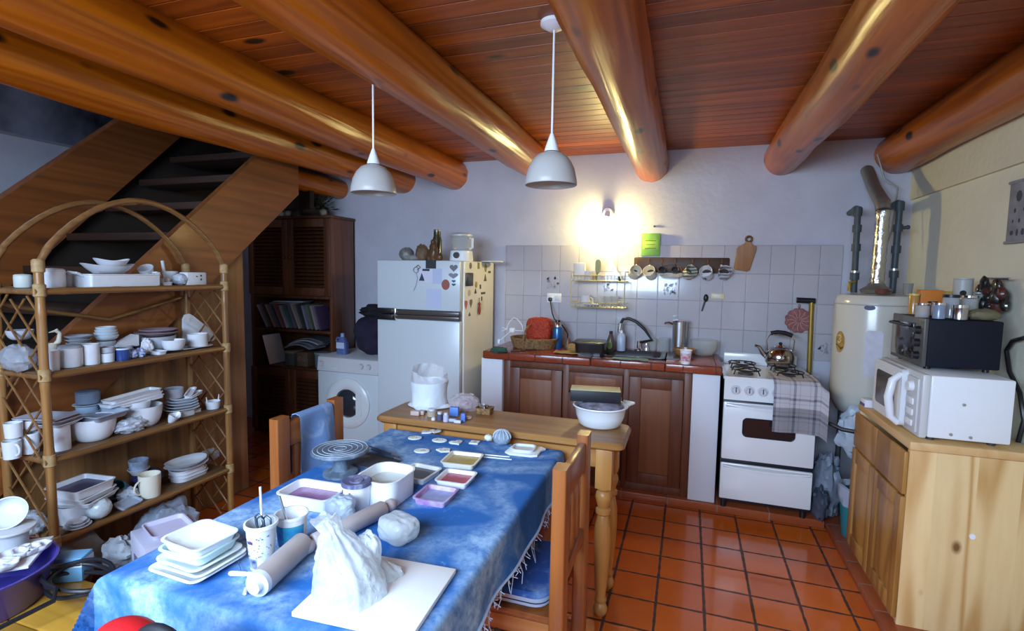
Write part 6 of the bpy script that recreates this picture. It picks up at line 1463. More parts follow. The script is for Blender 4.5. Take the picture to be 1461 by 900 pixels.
SM_ = [(591, 593, 'box', (.045, .03, .022), (.55, .42, .38), 'small beige block at the left front of the side table clutter'), (600, 592, 'box', (.03, .028, .02), (.50, .40, .36), 'second beige block beside the first on the side table'),
       (613, 595, 'jar', (.024, .034), (.42, .36, .26), 'squat brown lidded jar in front of the white sack'), (617, 600, 'jar', (.010, .014), (.75, .76, .8), 'tiny white cap in front of the brown jar'),
       (625.5, 600, 'jar', (.014, .036), (.08, .09, .16), 'small dark navy paint bottle'), (634.5, 602, 'jar', (.013, .038), (.52, .50, .70), 'small lilac paint bottle'),
       (645, 602, 'box', (.036, .016, .014), (.42, .52, .72), 'small pale blue paint tube lying flat'), (652, 604, 'box', (.034, .016, .014), (.60, .64, .78), 'white and blue paint tube lying at the front'),
       (660, 602, 'box', (.022, .022, .04), (.08, .18, .55), 'small bright blue carton on the side table'), (647, 594, 'box', (.045, .02, .045), (.10, .22, .60), 'blue packet standing behind the small paint bottles'),
       (668, 597, 'ring', (.014, .005), (.62, .50, .42), 'small pale ring right of the blue carton')]
for px, py, k, dm, col, lab in SM_:
    p = sb(px, py); m_ = mat('clutter_%d' % px, col, .45)
    if k == 'box': solo('small_box' if 'block' not in lab else 'clay_block', MB().box((0, 0, dm[2]/2), dm, .003), m_, lab, 'box' if 'block' not in lab else 'block', (p.x, p.y+dm[1]/2, wz), .1)
    elif k == 'jar':
        t = thing('paint_bottle' if 'paint' in lab else 'small_jar', lab, 'bottle' if 'paint' in lab else 'jar', (p.x, p.y+dm[0], wz))
        part('body', MB().lathe([(0, 0), (dm[0], 0), (dm[0], dm[1]*.75), (dm[0]*.7, dm[1]*.8), (0, dm[1]*.8)], 18), m_, t)
        part('cap', MB().lathe([(0, dm[1]*.8), (dm[0]*.75, dm[1]*.8), (dm[0]*.72, dm[1]*1.1), (0, dm[1]*1.1)], 16), mat('pale_cap', (.6, .6, .68), .4), t)
    else: solo('ring', MB().tube([(dm[0]*math.cos(2*PI*j/18), dm[0]*math.sin(2*PI*j/18), dm[1]) for j in range(18)], dm[1], 8, loop=True), m_, lab, 'ring', (p.x, p.y, wz))
c, ang, w_, d_ = rectpx((676, 593), (700, 593), (680, 582), wz)
p = sb(688, 592)
t = thing('small_basket', 'small woven basket of metal bits on the pine side table', 'basket', (p.x, p.y+.035, wz))
part('basket', dish(.085, .07, .032, .008, .85, .003, .003), mat('wicker', (0, 0, 0)), t)
q = random.Random(8)
for k in range(7):
    a_ = V((q.uniform(-.025, .025), q.uniform(-.02, .02), .01)); b_ = a_+V((q.uniform(-.015, .02), q.uniform(-.02, .02), q.uniform(.03, .045)))
    solo('metal_tool', MB().cyl(a_, b_, .003, .004, 8), STEEL, 'small steel tool in the woven basket of metal bits', 'tool', (p.x, p.y+.035, wz), group='metal bits in the small basket')
# enamel basin with papers and black box
p = sb(852, 612)
t = thing('basin', 'white enamel basin with a chipped rim at the right end of the side table', 'basin', (p.x, p.y+.075, wz))
EN = mat('white_basin_enamel', (.78, .82, .86), .3, coat=.3)
part('body', MB().lathe([(0, 0), (.085, 0), (.098, .01), (.112, .05), (.118, .085), (.125, .092), (.129, .094), (.127, .099), (.120, .098), (.113, .088), (.107, .05), (.094, .014), (.08, .004), (0, .004)], 44), EN, t)
part('ear_handle', MB().sheet(lambda u, v: (.118+.045*math.sin(PI*u)*v, -.05+.10*u, .094+.014*v), 12, 4, .004, ROT(.35, 'Z')), EN, t)
part('chip', MB().ball((-.035, -.106, .07), (.006, .003, .004), 8, 6), BLACK, t)
BC = V((p.x, p.y+.075, wz))
solo('patterned_cloth', MB().ball((0, 0, .0), (.100, .085, .032), 36, 18, .18, 3, 8), mat('mottled_grey_cloth', (.30, .27, .33), .9, var=.6, vs=30), 'mottled grey cloth bundled in the white basin under the black box', 'cloth', BC+V((0, 0, .082)))
t = thing('shoe_box', 'black box with a cream lid lying across the white basin', 'box', BC+V((-.025, -.0, .118)), .16)
part('box', MB().bx(-.115, .115, -.055, .055, 0, .052, .002), mat('black_card', (.012, .012, .018), .5), t)
part('lid_label', MB().bx(-.1145, .1145, -.0545, .0545, .052, .0535, .0005), mat('cream_card', (.66, .60, .36), .6), t)
# ================================================================ bamboo shelf
BX0, BX1, BY0, BY1 = -2.735, -2.45, 1.345, 2.215
SZ = [1.403, 1.058, .706, .357]
bs = thing('bamboo_shelf', 'four tier bamboo shelf with arched top and lattice sides crowded with white pottery', 'shelf', (0, 0, 0))
def cane(mb, pts, r, node=.17):
    """bamboo: a tube with swollen joints"""
    pts = [V(p) for p in pts]; P = []; Rr = []; s = 0
    for a, b in zip(pts, pts[1:]):
        L_ = (b-a).length; n = max(2, int(L_/.02))
        for k in range(n):
            p = a.lerp(b, k/n); d = ((s+L_*k/n) % node)/node
            P.append(p); Rr.append(r*(1+.16*math.exp(-((d-.5)/.06)**2)))
        s += L_
    P.append(pts[-1]); Rr.append(r)
    return mb.tube(P, Rr, 10)
for x in (BX0, BX1):
    for y in (BY0, BY1):
        part('post', cane(MB(), [(x, y, 0), (x, y, 1.515)], .0165, .29), BAMBOO, bs)
CORD = mat('rattan_binding', (.46, .30, .13), .6, var=.4, vs=60)
for x in (BX0, BX1):
    m = MB()
    for y in (BY0, BY1):
        for z in SZ+[1.50]: part('binding', MB().lathe([(.015, -.028), (.0215, -.022), (.0215, .022), (.015, .028)], 12, (x, y, z-.006)), CORD, bs)
    pass
for z in SZ:
    sh = part('shelf_board', MB().bx(BX0+.01, BX1-.012, BY0+.005, BY1-.005, z-.012, z, .002), wood('shelf_slats', (.20, .11, .045), (.10, .05, .02), 'y', .6, 0, 10, board=.03, baxis='x'), bs)
    for x in (BX0, BX1): part('rail', cane(MB(), [(x, BY0-.02, z-.010), (x, BY1+.02, z-.010)], .0145, .21), BAMBX, sh)
    for y in (BY0, BY1): part('rail', cane(MB(), [(BX0, y, z-.014), (BX1, y, z-.014)], .011, .15), BAMBX, sh)
ym = 1.79
for x in (BX0, BX1):
    A = []
    for k in range(21):
        t = k/20; y = BY0+(BY1-BY0)*t; A.append((x, y, 1.50+.305*math.sin(PI*t)**.72))
    part('arch', cane(MB(), A, .0125, .14), BAMBX, bs)
part('arch_tie', cane(MB(), [(BX0, ym, 1.80), (BX1, ym, 1.80)], .010, .1), BAMBX, bs)
for y in (BY0, BY1):
    m = MB(); st_ = .13
    for z0 in [k*st_ for k in range(-3, 16)]:
        for sg in (1, -1):
            P = []
            for k in range(9):
                u = k/8; x = BX0+(BX1-BX0)*u; z = z0+.19*(1 if sg > 0 else -1)*u*1.6+(0 if sg > 0 else .30)
                if .06 < z < 1.38: P.append(V((x, y+sg*.005, z)))
            if len(P) > 1: m.tube(P, .0048, 6)
    part('lattice', m, BAMBX, bs)
part('brace', cane(MB(), [(BX0-.012, BY0+.01, 1.33), (BX0-.012, 1.80, 1.23)], .0095, .12).add(cane(MB(), [(BX0-.012, BY1-.01, 1.33), (BX0-.012, 1.80, 1.23)], .0095, .12).v, cane(MB(), [(BX0-.012, BY1-.01, 1.33), (BX0-.012, 1.80, 1.23)], .0095, .12).f), BAMBX, bs)

# ---------------------------------------------------------------- pottery on it
def pxof(p):
    q = V(p)-EYE; return 730.5+F*q.dot(CR)/q.dot(_f)
def at(px, X, z):
    lo, hi = .6, 3.4
    for _ in range(40):
        m = (lo+hi)/2
        if pxof((X, m, z)) < px: lo = m
        else: hi = m
    return V((X, lo, z+.001))
def rad(px0, px1, X, z): return (px1-px0)/2*mpp(at((px0+px1)/2, X, z))*.90
FR, BKR = -2.535, -2.645
def item(kind, px0, px1, hpx, tier, X, lab, name, cat, m_=None, dz=0, grp=None, **k):
    z = SZ[tier]+dz; p = at((px0+px1)/2, X, z); r = rad(px0, px1, X, z); h = hpx*mpp(p)*.97
    m_ = m_ or CERAM
    rz = k.get('rz', 0)
    t = thing(name, lab, cat, p, rz, grp)
    if kind == 'cup': part('body', MB().lathe(pot(r*k.get('tp', .9), r, h, .003, k.get('belly', 0)), 26), m_, t)
    elif kind == 'mug':
        part('body', MB().lathe(pot(r*.9, r, h, .003, k.get('belly', 0)), 26), m_, t)
        hb = MB(); handle(hb, r*.97, h*.62, h*.5, r*.65, .0045, k.get('ang', 0)); part('handle', hb, m_, t)
    elif kind == 'lidpot':
        part('body', MB().lathe([(0, 0), (r*.9, 0), (r, h*.08), (r, h*.82), (r*.95, h*.84), (0, h*.84)], 28), m_, t)
        part('lid', MB().lathe([(0, h*.84), (r*.98, h*.84), (r*1.0, h*.90), (r*.8, h*.97), (0, h)], 28), k.get('lm', m_), t)
    elif kind == 'bowl': part('body', MB().lathe(bowl(r, h, r*k.get('foot', .5)), 32, wob=k.get('wob')), m_, t)
    elif kind == 'plate': part('body', MB().lathe(plate(r, h), 30, wob=k.get('wob')), m_, t)
    elif kind == 'dish': part('body', dish(k.get('w', 2*r), k.get('d', .12), h, k.get('r', .015), k.get('tp', .85), .004, k.get('lip', .005)), m_, t)
    elif kind == 'boat':
        g = lambda a, z: 1
        R_ = []
        L_, W_ = 2*r, k.get('d', .10)
        for q, zz in ((.55, 0), (.8, h*.35), (1, h), (.96, h), (.75, h*.40), (.5, .006)):
            R_.append([V((W_/2*q*math.cos(a), L_/2*(q if q < .9 else q)*math.sin(a), zz+h*.35*abs(math.sin(a))**3*(q > .7))) for a in [2*PI*j/30 for j in range(30)]])
        part('body', MB().rings(R_), m_, t)
    elif kind == 'lump': part('body', MB().ball((0, 0, h/2), (k.get('d', r), r, h/2), 30, 20, k.get('amp', .3), k.get('fr', 3), k.get('seed', 1), flat=.001), m_, t)
    return t, p, r, h
FOILM = mat('grey_plastic_wrap', (.50, .54, .62), .35, coat=.2, bump=1, bs=40)
# ---- top tier
item('lidpot', 22, 45, 20, 0, -2.62, 'small pale green lidded pot at the left end of the top shelf', 'lidded_pot', 'pot', mat('pale_green_glaze', (.55, .60, .55), .35))
item('lidpot', 59, 92, 29, 0, FR, 'white lidded pot just right of the left post on the top shelf', 'lidded_pot', 'pot')
item('mug', 92, 106, 22, 0, -2.60, 'small white mug left of the long dish on the top shelf', 'mug', 'mug', ang=PI/2)
c0, c1 = at(113, FR, SZ[0]), at(217, FR, SZ[0])
t = thing('baking_dish', 'long white rectangular baking dish with loop handles on the top shelf', 'dish', ((FR-.01), (c0.y+c1.y)/2, SZ[0]+.001))
L_ = c1.y-c0.y
part('body', dish(.17, L_, .058, .012, .93, .005, .004), CERAM, t)
for s in (-1, 1): part('handle', MB().tube([(-.035, s*(L_/2-.004), .05), (-.035, s*(L_/2+.02), .062), (0, s*(L_/2+.034), .066), (.035, s*(L_/2+.02), .062), (.035, s*(L_/2-.004), .05)], .006, 8), CERAM, t)
item('boat', 116, 194, 11, 0, -2.56, 'large white boat shaped dish resting on the long baking dish', 'boat_dish', 'dish', dz=.060, d=.13)
item('boat', 134, 186, 10, 0, -2.56, 'smaller white boat dish inside the large boat dish', 'boat_dish', 'dish', dz=.088, d=.10)
t, p, r, h = item('cup', 202, 224, 17, 0, -2.60, 'small white cup tilted at the right end of the long dish', 'cup', 'cup', dz=.0, tp=.6); t.location.z += .04; t.rotation_euler = (.5, .3, 0)
item('cup', 203, 221, 11, 0, -2.60, 'small white bowl under the tilted cup on the top shelf', 'cup', 'bowl')
item('dish', 217, 246, 5, 0, FR, 'flat white saucer of figurines on the top shelf', 'saucer', 'saucer', d=.07)
for k, px in enumerate((223, 231, 239)):
    item('lump', px-3, px+3, 9, 0, FR, ['left white figurine on the flat saucer of the top shelf', 'middle white figurine on the flat saucer of the top shelf', 'right white figurine on the flat saucer of the top shelf'][k], 'figurine', 'figurine', BISQUE, dz=.006, amp=.4, seed=k)
item('cup', 232, 255, 16, 0, -2.63, 'white mortar with a grey pestle behind the figurines on the top shelf', 'mortar', 'mortar', dz=.0, tp=.7)[0].location.z += .014
item('plate', 230, 257, 3, 0, -2.63, 'small white plate under the mortar on the top shelf', 'plate', 'plate')
p = at(231, -2.62, SZ[0]); solo('pestle', MB().cyl((0, 0, .02), (-.01, -.005, .115), .007, .008, 10), BISQUE, 'pale pestle standing upright in the mortar', 'pestle', at(236, -2.63, SZ[0]+.012))
item('lump', 246, 267, 17, 0, FR, 'ball in crinkled grey wrap beside the dotted white block', 'wrapped_ball', 'ball', FOILM, amp=.15, seed=5)
p = at(276, FR, SZ[0]); w_ = 30*mpp(p)
t = thing('ceramic_block', 'white ceramic block with three dark square holes at the right of the top shelf', 'block', p)
part('body', MB().bx(-.03, .03, -w_/2, w_/2, 0, .068, .004), BISQUE, t)
part('holes', MB().bx(.0295, .031, .018, .027, .045, .055).bx(.0295, .031, .018, .027, .025, .035).bx(.0295, .031, -.008, .002, .043, .049), BLACK, t)
# ---- second tier
item('lump', 8, 46, 40, 1, -2.60, 'bulging clear plastic bag of pots at the left end of the second shelf', 'plastic_bag', 'bag', thinfilm('milky_film', (.6, .66, .74), .6, .25, bump=.8, bs=25), amp=.2, seed=3, d=.07)
item('bowl', 12, 46, 14, 1, -2.66, 'dark grey bowl on top of the plastic bag at the left of the second shelf', 'bowl', 'bowl', GREYC, dz=.125)
t, p, r, h = item('cup', 62, 82, 14, 1, -2.67, 'pale bird shaped ceramic jug with a raised neck behind the cups', 'bird_jug', 'jug', BEIGE, dz=.05)
part('neck', MB().tube([(0, .01, .02), (0, .035, .05), (0, .04, .085), (0, .025, .10)], [.014, .011, .008, .009], 10), BEIGE, t); part('beak', MB().cyl((0, .028, .098), (0, -.002, .092), .006, .002, 8), BEIGE, t)
item('dish', 60, 84, 12, 1, -2.67, 'grey block carrying the bird jug on the second shelf', 'stand', 'stand', GREYC, d=.08, tp=.97)
item('cup', 65, 85, 30, 1, FR+.03, 'tall white tumbler next to the left post on the second shelf', 'tumbler', 'cup')
item('lidpot', 86, 117, 33, 1, FR, 'white lidded jar with a grey lid on the second shelf', 'lidded_jar', 'jar', lm=GREYC)
item('cup', 118, 142, 30, 1, FR+.01, 'white cylindrical cup right of the grey lidded jar', 'cup', 'cup', tp=.95)
item('cup', 142, 163, 13, 1, FR+.01, 'low white ramekin left of the blue glass on the second shelf', 'ramekin', 'ramekin', tp=.95)
item('cup', 143, 163, 8, 1, FR+.01, 'low grey ramekin stacked on the white ramekin', 'ramekin', 'ramekin', GREYC, dz=.043, tp=.95)
item('dish', 96, 127, 20, 1, BKR, 'grey block of stacked tiles behind the lidded jar', 'block', 'block', GREYC, d=.09, tp=.98)
for k in range(3): item('plate', 96-k, 128+k, 6, 1, BKR-.01, ['lowest grey plate of the pile behind the lidded jar', 'middle grey plate of the pile behind the lidded jar', 'topmost grey plate of the pile behind the lidded jar'][k], 'plate', 'plate', GREYC, dz=.068+.016*k, grp='grey plates behind the jars')
item('cup', 140, 165, 24, 1, BKR-.01, 'grey white pot under the pile of small bowls on the second shelf', 'pot', 'pot', GREYC)
for k in range(4): item('bowl', 135+k, 168-k, 8, 1, BKR-.01, ['lowest small bowl of the nested pile behind the ramekins', 'second small bowl up in the nested pile behind the ramekins', 'third small bowl up in the nested pile behind the ramekins', 'topmost small bowl of the nested pile behind the ramekins'][k], 'bowl', 'bowl', mat('pale_blue_glaze', (.55, .62, .68), .4), dz=.082+.013*k, grp='nested bowls on the second shelf')
t, p, r, h = item('cup', 164, 186, 17, 1, FR+.02, 'cobalt blue glass jar on the second shelf', 'glass_jar', 'jar', BLUEG, tp=1)
part('rim', MB().lathe([(r*.98, h*.9), (r*1.04, h*.92), (r*1.04, h*1.05), (r*.9, h*1.05)], 24), mat('pale_blue_glaze', (0, 0, 0)), t)
t = solo('wedge', MB().rings([[V((x, -.05, 0)), V((x, .05, 0)), V((x, .05, .055)), V((x, -.05, .012))] for x in (-.03, .03)]), BISQUE, 'white wedge shaped dish behind the cobalt jar', 'wedge', at(178, BKR+.02, SZ[1]+.045), rz=0)
item('dish', 166, 190, 15, 1, BKR+.02, 'grey box supporting the white wedge on the second shelf', 'box', 'box', GREYC, d=.06, tp=.98)
for k, px in enumerate((189, 200)): item('lump', px-7, px+7, 13, 1, FR+.02, ['left crumpled blue and white twist right of the cobalt jar', 'right crumpled blue and white twist right of the cobalt jar'][k], 'twist', 'ornament', mat('blue_white_print', (.62, .66, .8), .5, var=.6, vs=40, col2=(.12, .18, .5)), amp=.4, seed=k+2)
item('bowl', 192, 250, 22, 1, BKR, 'grey bowl under the dusty pink dishes on the second shelf', 'bowl', 'bowl', GREYC, foot=.6)
item('plate', 194, 254, 6, 1, BKR, 'lower dusty pink plate on the grey bowl of the second shelf', 'plate', 'plate', PINKC, dz=.078)
item('plate', 200, 252, 5, 1, BKR, 'upper dusty pink plate on the grey bowl of the second shelf', 'plate', 'plate', PINKC, dz=.094)
item('lump', 203, 218, 22, 1, FR-.03, 'white crumpled paper cone in front of the pink plates', 'paper_cone', 'paper', BISQUE, amp=.35, seed=8)
item('dish', 206, 240, 5, 1, FR, 'flat white tray under the paper cone on the second shelf', 'tray', 'tray', d=.06)
item('dish', 240, 306, 3, 1, FR-.01, 'long flat white plate at the right end of the second shelf', 'plate', 'plate', CERAM, d=.11, r=.04, rz=PI/2*0+PI/2)
item('bowl', 232, 264, 15, 1, FR+.01, 'white bowl with a notched rim at the right of the second shelf', 'bowl', 'bowl', CERAM, dz=.010, foot=.7)
t, p, r, h = item('cup', 268, 297, 18, 1, FR-.01, 'wide white ring cup right of the notched bowl', 'cup', 'cup', CERAM, dz=.010, tp=.95); part('ear', MB().tube([(0, r, h*.25), (0, r+.02, h*.3), (0, r+.02, h*.75), (0, r, h*.8)], .007, 8), CERAM, t)
ol = [(-.10, -.055), (.085, -.055), (.10, -.045), (.103, -.02), (.09, .0), (-.025, .105), (-.05, .118), (-.075, .112), (-.09, .09), (-.11, -.03)]
o = solo('platter', MB().prism(ol, .009, None, .003), mat('pale_blue_white_ceramic', (.62, .67, .76), .35, coat=.2), 'large rounded triangular white platter leaning at the right end of the second shelf', 'platter', at(283, -2.66, SZ[1]+.062))
o.rotation_euler = (math.radians(82), 0, PI/2)
# ---- third tier
TRI = [(-.10, -.07), (.10, -.05), (.10, .05), (-.10, .07)]
item('cup', 74, 100, 37, 2, FR, 'tall white cylindrical pot right of the left post on the third shelf', 'pot', 'pot', tp=1)
for k, (a, b) in enumerate(((58, 107), (52, 106), (30, 103))): item('dish', a, b, 6, 2, FR-.02, ['lowest square dish of the pile over the tall white pot', 'middle square dish of the pile over the tall white pot', 'topmost wide square dish of the pile over the tall white pot'][k], 'square_dish', 'dish', [CERAM, CERAM, mat('lavender_grey_glaze', (.46, .46, .54), .4)][k], dz=.103+.018*k, d=.13, tp=.7, rz=PI/4*0+.3, grp='square dishes over the tall pot')
for k, (a, b, hh, dz, lab) in enumerate(((6, 30, 26, 0, 'white mug behind the lattice at the far left of the third shelf, lower'), (8, 32, 22, .085, 'white cup stacked on the far left mug of the third shelf'), (34, 56, 30, 0, 'white pot behind the lattice left of the post on the third shelf'), (34, 56, 16, .095, 'white bowl stacked on the pot left of the post on the third shelf'))):
    item('mug' if k == 0 else ('bowl' if k == 3 else 'cup'), a, b, hh, 2, -2.60, lab, 'mug' if k == 0 else ('bowl' if k == 3 else 'cup'), 'mug' if k == 0 else ('bowl' if k == 3 else 'cup'), dz=dz)
t, p, r, h = item('bowl', 104, 164, 33, 2, FR-.02, 'large white bowl covered by a square grey dish on the third shelf', 'bowl', 'bowl', foot=.62)
item('dish', 100, 176, 9, 2, FR-.025, 'square grey dish lying on the large white bowl', 'square_dish', 'dish', mat('blue_grey_bisque', (.34, .39, .48), .6), dz=.094, d=.17, tp=.82, rz=.1)
item('cup', 110, 139, 10, 2, BKR-.01, 'pale blue pot beneath the dark blue grey pot on the third shelf', 'pot', 'pot', mat('pale_blue_pot', (.30, .42, .55), .35, coat=.3), dz=.105, tp=.95)
item('dish', 108, 142, 34, 2, BKR-.02, 'grey cylinder block behind the large bowl on the third shelf', 'block', 'block', GREYC, d=.08, tp=.98)
item('lidpot', 110, 142, 20, 2, BKR-.01, 'dark blue grey lidded pot high at the back of the third shelf', 'lidded_pot', 'pot', BLUEC, dz=.146)
item('plate', 106, 144, 3, 2, BKR-.01, 'pale plate between the two blue pots on the third shelf', 'plate', 'plate', mat('pale_blue_glaze', (0, 0, 0)), dz=.136)
item('bowl', 178, 231, 30, 2, FR-.02, 'larger white bowl under the long trays on the third shelf', 'bowl', 'bowl', foot=.6)
item('cup', 180, 215, 19, 2, FR-.03, 'white flat bottomed bowl nested in the larger white bowl on the third shelf', 'bowl', 'bowl', dz=.062, tp=.75)
for k, (a, b) in enumerate(((163, 231), (147, 230), (150, 229))):
    t, p, r, h = item('dish', a, b, 5, 2, FR-.04, ['lowest long white tray on the nested bowls of the third shelf', 'middle long white tray on the nested bowls of the third shelf', 'topmost long white tray on the nested bowls of the third shelf'][k], 'long_tray', 'tray', dz=.118+.015*k, w=.09, d=(b-a)*.0033, grp='long trays on the third shelf'); t.rotation_euler = (.05, 0, .06*(k-1))
item('lump', 164, 211, 20, 2, FR+.035, 'crumpled pale plastic wrap in front of the nested white bowls', 'plastic_wrap', 'plastic', FOILM, amp=.4, seed=12, d=.03)
item('dish', 238, 262, 26, 2, BKR-.01, 'grey square block at the back right of the third shelf', 'block', 'block', GREYC, d=.07, tp=.98)
item('cup', 234, 262, 14, 2, BKR+.02, 'grey square cup standing on the plates at the back right of the third shelf', 'cup', 'cup', GREYC, dz=.085, tp=.95)
for k in range(5): item('plate', 232+2*k, 284-k, 5, 2, FR-.01-.008*k, ['lowest small white plate of the untidy pile at the right of the third shelf', 'second small white plate up in the untidy pile at the right', 'third small white plate up in the untidy pile at the right', 'fourth small white plate up in the untidy pile at the right', 'topmost small white plate of the untidy pile at the right'][k], 'plate', 'plate', [CERAM, mat('pale_blue_glaze', (0, 0, 0))][k % 2], dz=.030+.011*k, wob=lambda a, z: 1+.06*math.sin(a*4), grp='small plates on the third shelf')
item('dish', 240, 276, 9, 2, FR-.02, 'white rectangular dish under the untidy pile of small plates', 'dish', 'dish', d=.10, tp=.9)
t, p, r, h = item('boat', 233, 256, 10, 2, FR+.05, 'white tongue shaped dish leaning out at the front of the third shelf', 'boat_dish', 'dish', d=.05); t.rotation_euler = (0, .5, .4)
for k, (a, b, dz) in enumerate(((256, 288, .0), (262, 292, .085), (258, 286, .096))):
    t, p, r, h = item('dish', a, b, 4, 2, FR-.0-.02*k, ['narrow white slab in front of the untidy plates', 'long white spoon tray slanting on the untidy pile', 'grey white slab on top of the untidy pile'][k], 'slab', 'slab', BISQUE, dz=dz, w=.04, d=.12); t.rotation_euler = (.12*k, 0, .3*k)
t, p, r, h = item('cup', 293, 315, 11, 2, FR+.02, 'small white cup with two pointed ears at the right end of the third shelf', 'eared_cup', 'cup', tp=.85)
for s in (-1, 1): part('ear', MB().cyl((0, s*r*.9, h*.7), (0, s*r*1.05, h*1.7), .005, .002, 8), CERAM, t)
# ---- bottom tier
item('cup', 84, 132, 27, 3, FR-.03, 'white pot supporting the square trays on the bottom shelf', 'pot', 'pot', tp=.85)
for k, (a, b, hh) in enumerate(((76, 166, 7), (78, 156, 8), (74, 158, 14))):
    t, p, r, h = item('dish', a, b, hh, 3, FR-.03, ['lowest wide square tray on the white pot of the bottom shelf', 'middle square tray on the white pot of the bottom shelf', 'topmost square tray with a dark violet inside on the bottom shelf'][k], 'square_tray', 'tray', dz=.075+.022*k, d=.19, w=.19, rz=.35-.12*k, tp=.86, grp='square trays on the bottom shelf')
    if k == 2: part('glaze', MB().rings([rr(.155, .155, .02, .005), rr(.165, .165, .02, h*.55)]), mat('dark_violet_glaze', (.08, .07, .15), .3, var=.3), t)
item('cup', 135, 163, 26, 3, BKR, 'grey pot behind the glass ball on the bottom shelf', 'pot', 'pot', GREYC)
item('lump', 125, 159, 30, 3, FR+.05, 'ball in crinkled clear plastic at the front of the bottom shelf', 'wrapped_ball', 'ball', mat('pearly_wrap', (.55, .64, .68), .25, coat=.5, bump=.8, bs=30), amp=.08, seed=4)
for k in range(3): item('plate', 93+2*k, 129-3*k, 5, 3, FR+.055, ['lowest little saucer at the front left of the bottom shelf', 'middle little saucer at the front left of the bottom shelf', 'topmost little saucer at the front left of the bottom shelf'][k], 'saucer', 'saucer', dz=.011*k, grp='little saucers on the bottom shelf')
item('lump', 30, 62, 34, 3, -2.6, 'grey plastic bag behind the left lattice of the bottom shelf', 'plastic_bag', 'bag', thinfilm('milky_film', (0, 0, 0)), amp=.25, seed=8, d=.06)
t, p, r, h = item('bowl', 163, 193, 22, 3, BKR+.03, 'teal bowl tipped on its side behind the beige mug', 'bowl', 'bowl', mat('teal_glaze', (.05, .30, .36), .3, coat=.3)); t.rotation_euler = (.9, .5, 0); t.location.z += .02
item('lump', 190, 232, 24, 3, BKR, 'dark violet blue wrapped pot behind the beige mug', 'wrapped_pot', 'pot', mat('violet_blue', (.05, .05, .22), .3, coat=.3, var=.3), amp=.12, seed=14)
item('cup', 183, 213, 9, 3, BKR+.01, 'white bowl between the violet pot and the patterned blue cup', 'bowl', 'bowl', dz=.078, tp=.6)
item('cup', 184, 212, 17, 3, BKR+.01, 'patterned blue and white cup on top of the stack on the bottom shelf', 'cup', 'cup', mat('blue_pattern_glaze', (.40, .50, .68), .3, coat=.3, var=.5, vs=35), dz=.094, tp=.8)
item('mug', 199, 230, 33, 3, FR+.03, 'beige mug with its handle to the left on the bottom shelf', 'mug', 'mug', BEIGE, ang=-PI/2)
t, p, r, h = item('dish', 163, 203, 4, 3, FR+.055, 'grey blue flat dish in front of the beige mug', 'dish', 'dish', mat('blue_grey_bisque', (0, 0, 0)), d=.11, w=.07); t.rotation_euler = (.0, .25, .1); t.location.z += .012
item('lump', 168, 196, 18, 3, FR-.02, 'crumpled white plastic beside the beige mug', 'plastic_wrap', 'plastic', FOILM, amp=.35, seed=17)
for k in range(5): item('boat' if k > 2 else 'dish', 230+k, 309-3*k, 6, 3, FR-.01, ['lowest oval dish of the pile at the right of the bottom shelf', 'second oval dish up at the right of the bottom shelf', 'third oval dish up at the right of the bottom shelf', 'fourth oval dish up at the right of the bottom shelf', 'topmost oval dish of the pile at the right of the bottom shelf'][k], 'oval_dish', 'dish', dz=.018*k, d=.20-.008*k, w=.12, r=.05, grp='oval dishes on the bottom shelf')
item('lump', 288, 312, 17, 3, BKR, 'clear crumpled bag behind the oval dishes of the bottom shelf', 'plastic_bag', 'bag', thinfilm('milky_film', (0, 0, 0)), amp=.3, seed=22)
# ---- under the shelf
solo('bag', MB().ball((0, 0, .13), (.10, .15, .15), 40, 26, .3, 2.5, 6, flat=0), thinfilm('pale_film', (.55, .66, .82), .8, .3, bump=.7, bs=20), 'crumpled pale blue plastic bag on the floor under the right of the shelf', 'bag', (-2.50, 1.86, 0))
solo('bag', MB().ball((0, 0, .17), (.14, .12, .18), 40, 26, .3, 2.2, 16, flat=0), mat('dull_grey_bag', (.20, .21, .23), .5, bump=.6, bs=20), 'dull grey plastic bag on the floor below the left of the shelf', 'bag', (-2.60, 1.47, 0))
solo('bag', MB().ball((0, 0, .13), (.10, .14, .13), 40, 26, .3, 2.2, 19, flat=0), mat('black_bag', (.03, .03, .04), .4, bump=.6, bs=20), 'black plastic bag on the floor below the middle of the shelf', 'bag', (-2.33, 1.62, 0))

# ================================================================ low bench, tub, carton at the near left
be = thing('low_bench', 'low yellow varnished wooden bench at the near left beside the blue table', 'bench', (0, 0, 0))
YW = wood('yellow_varnished_wood', (.66, .36, .05), (.40, .18, .02), 'x', .3, .4, 5, .6)
part('seat', MB().bx(-2.62, -1.70, .72, 1.0, .30, .33, .006).bx(-2.62, -1.70, 1.005, 1.235, .30, .33, .006), YW, be)
for x in (-2.56, -1.75):
    for y in (.78, 1.19): part('leg', MB().bx(x-.025, x+.025, y-.025, y+.025, 0, .30, .004), YW, be)
bz = .331
PUR = mat('purple_plastic', (.085, .065, .40), .3, coat=.2, var=.25, vs=6)
TUBC = V((-2.245, 1.0, bz))
t = thing('wash_tub', 'purple plastic wash tub on the yellow bench at the near left', 'tub', TUBC)
part('body', MB().lathe([(0, 0), (.165, 0), (.175, .01), (.205, .12), (.215, .128), (.217, .136), (.208, .136), (.198, .118), (.168, .014), (0, .008)], 48), PUR, t)
bo = solo('board', MB().box((0, 0, .005), (.34, .22, .010), .002), mat('white_board', (0, 0, 0)), 'white board laid across the purple tub', 'board', TUBC+V((-.04, .03, .1375)), .75)
bzz = bz+.149
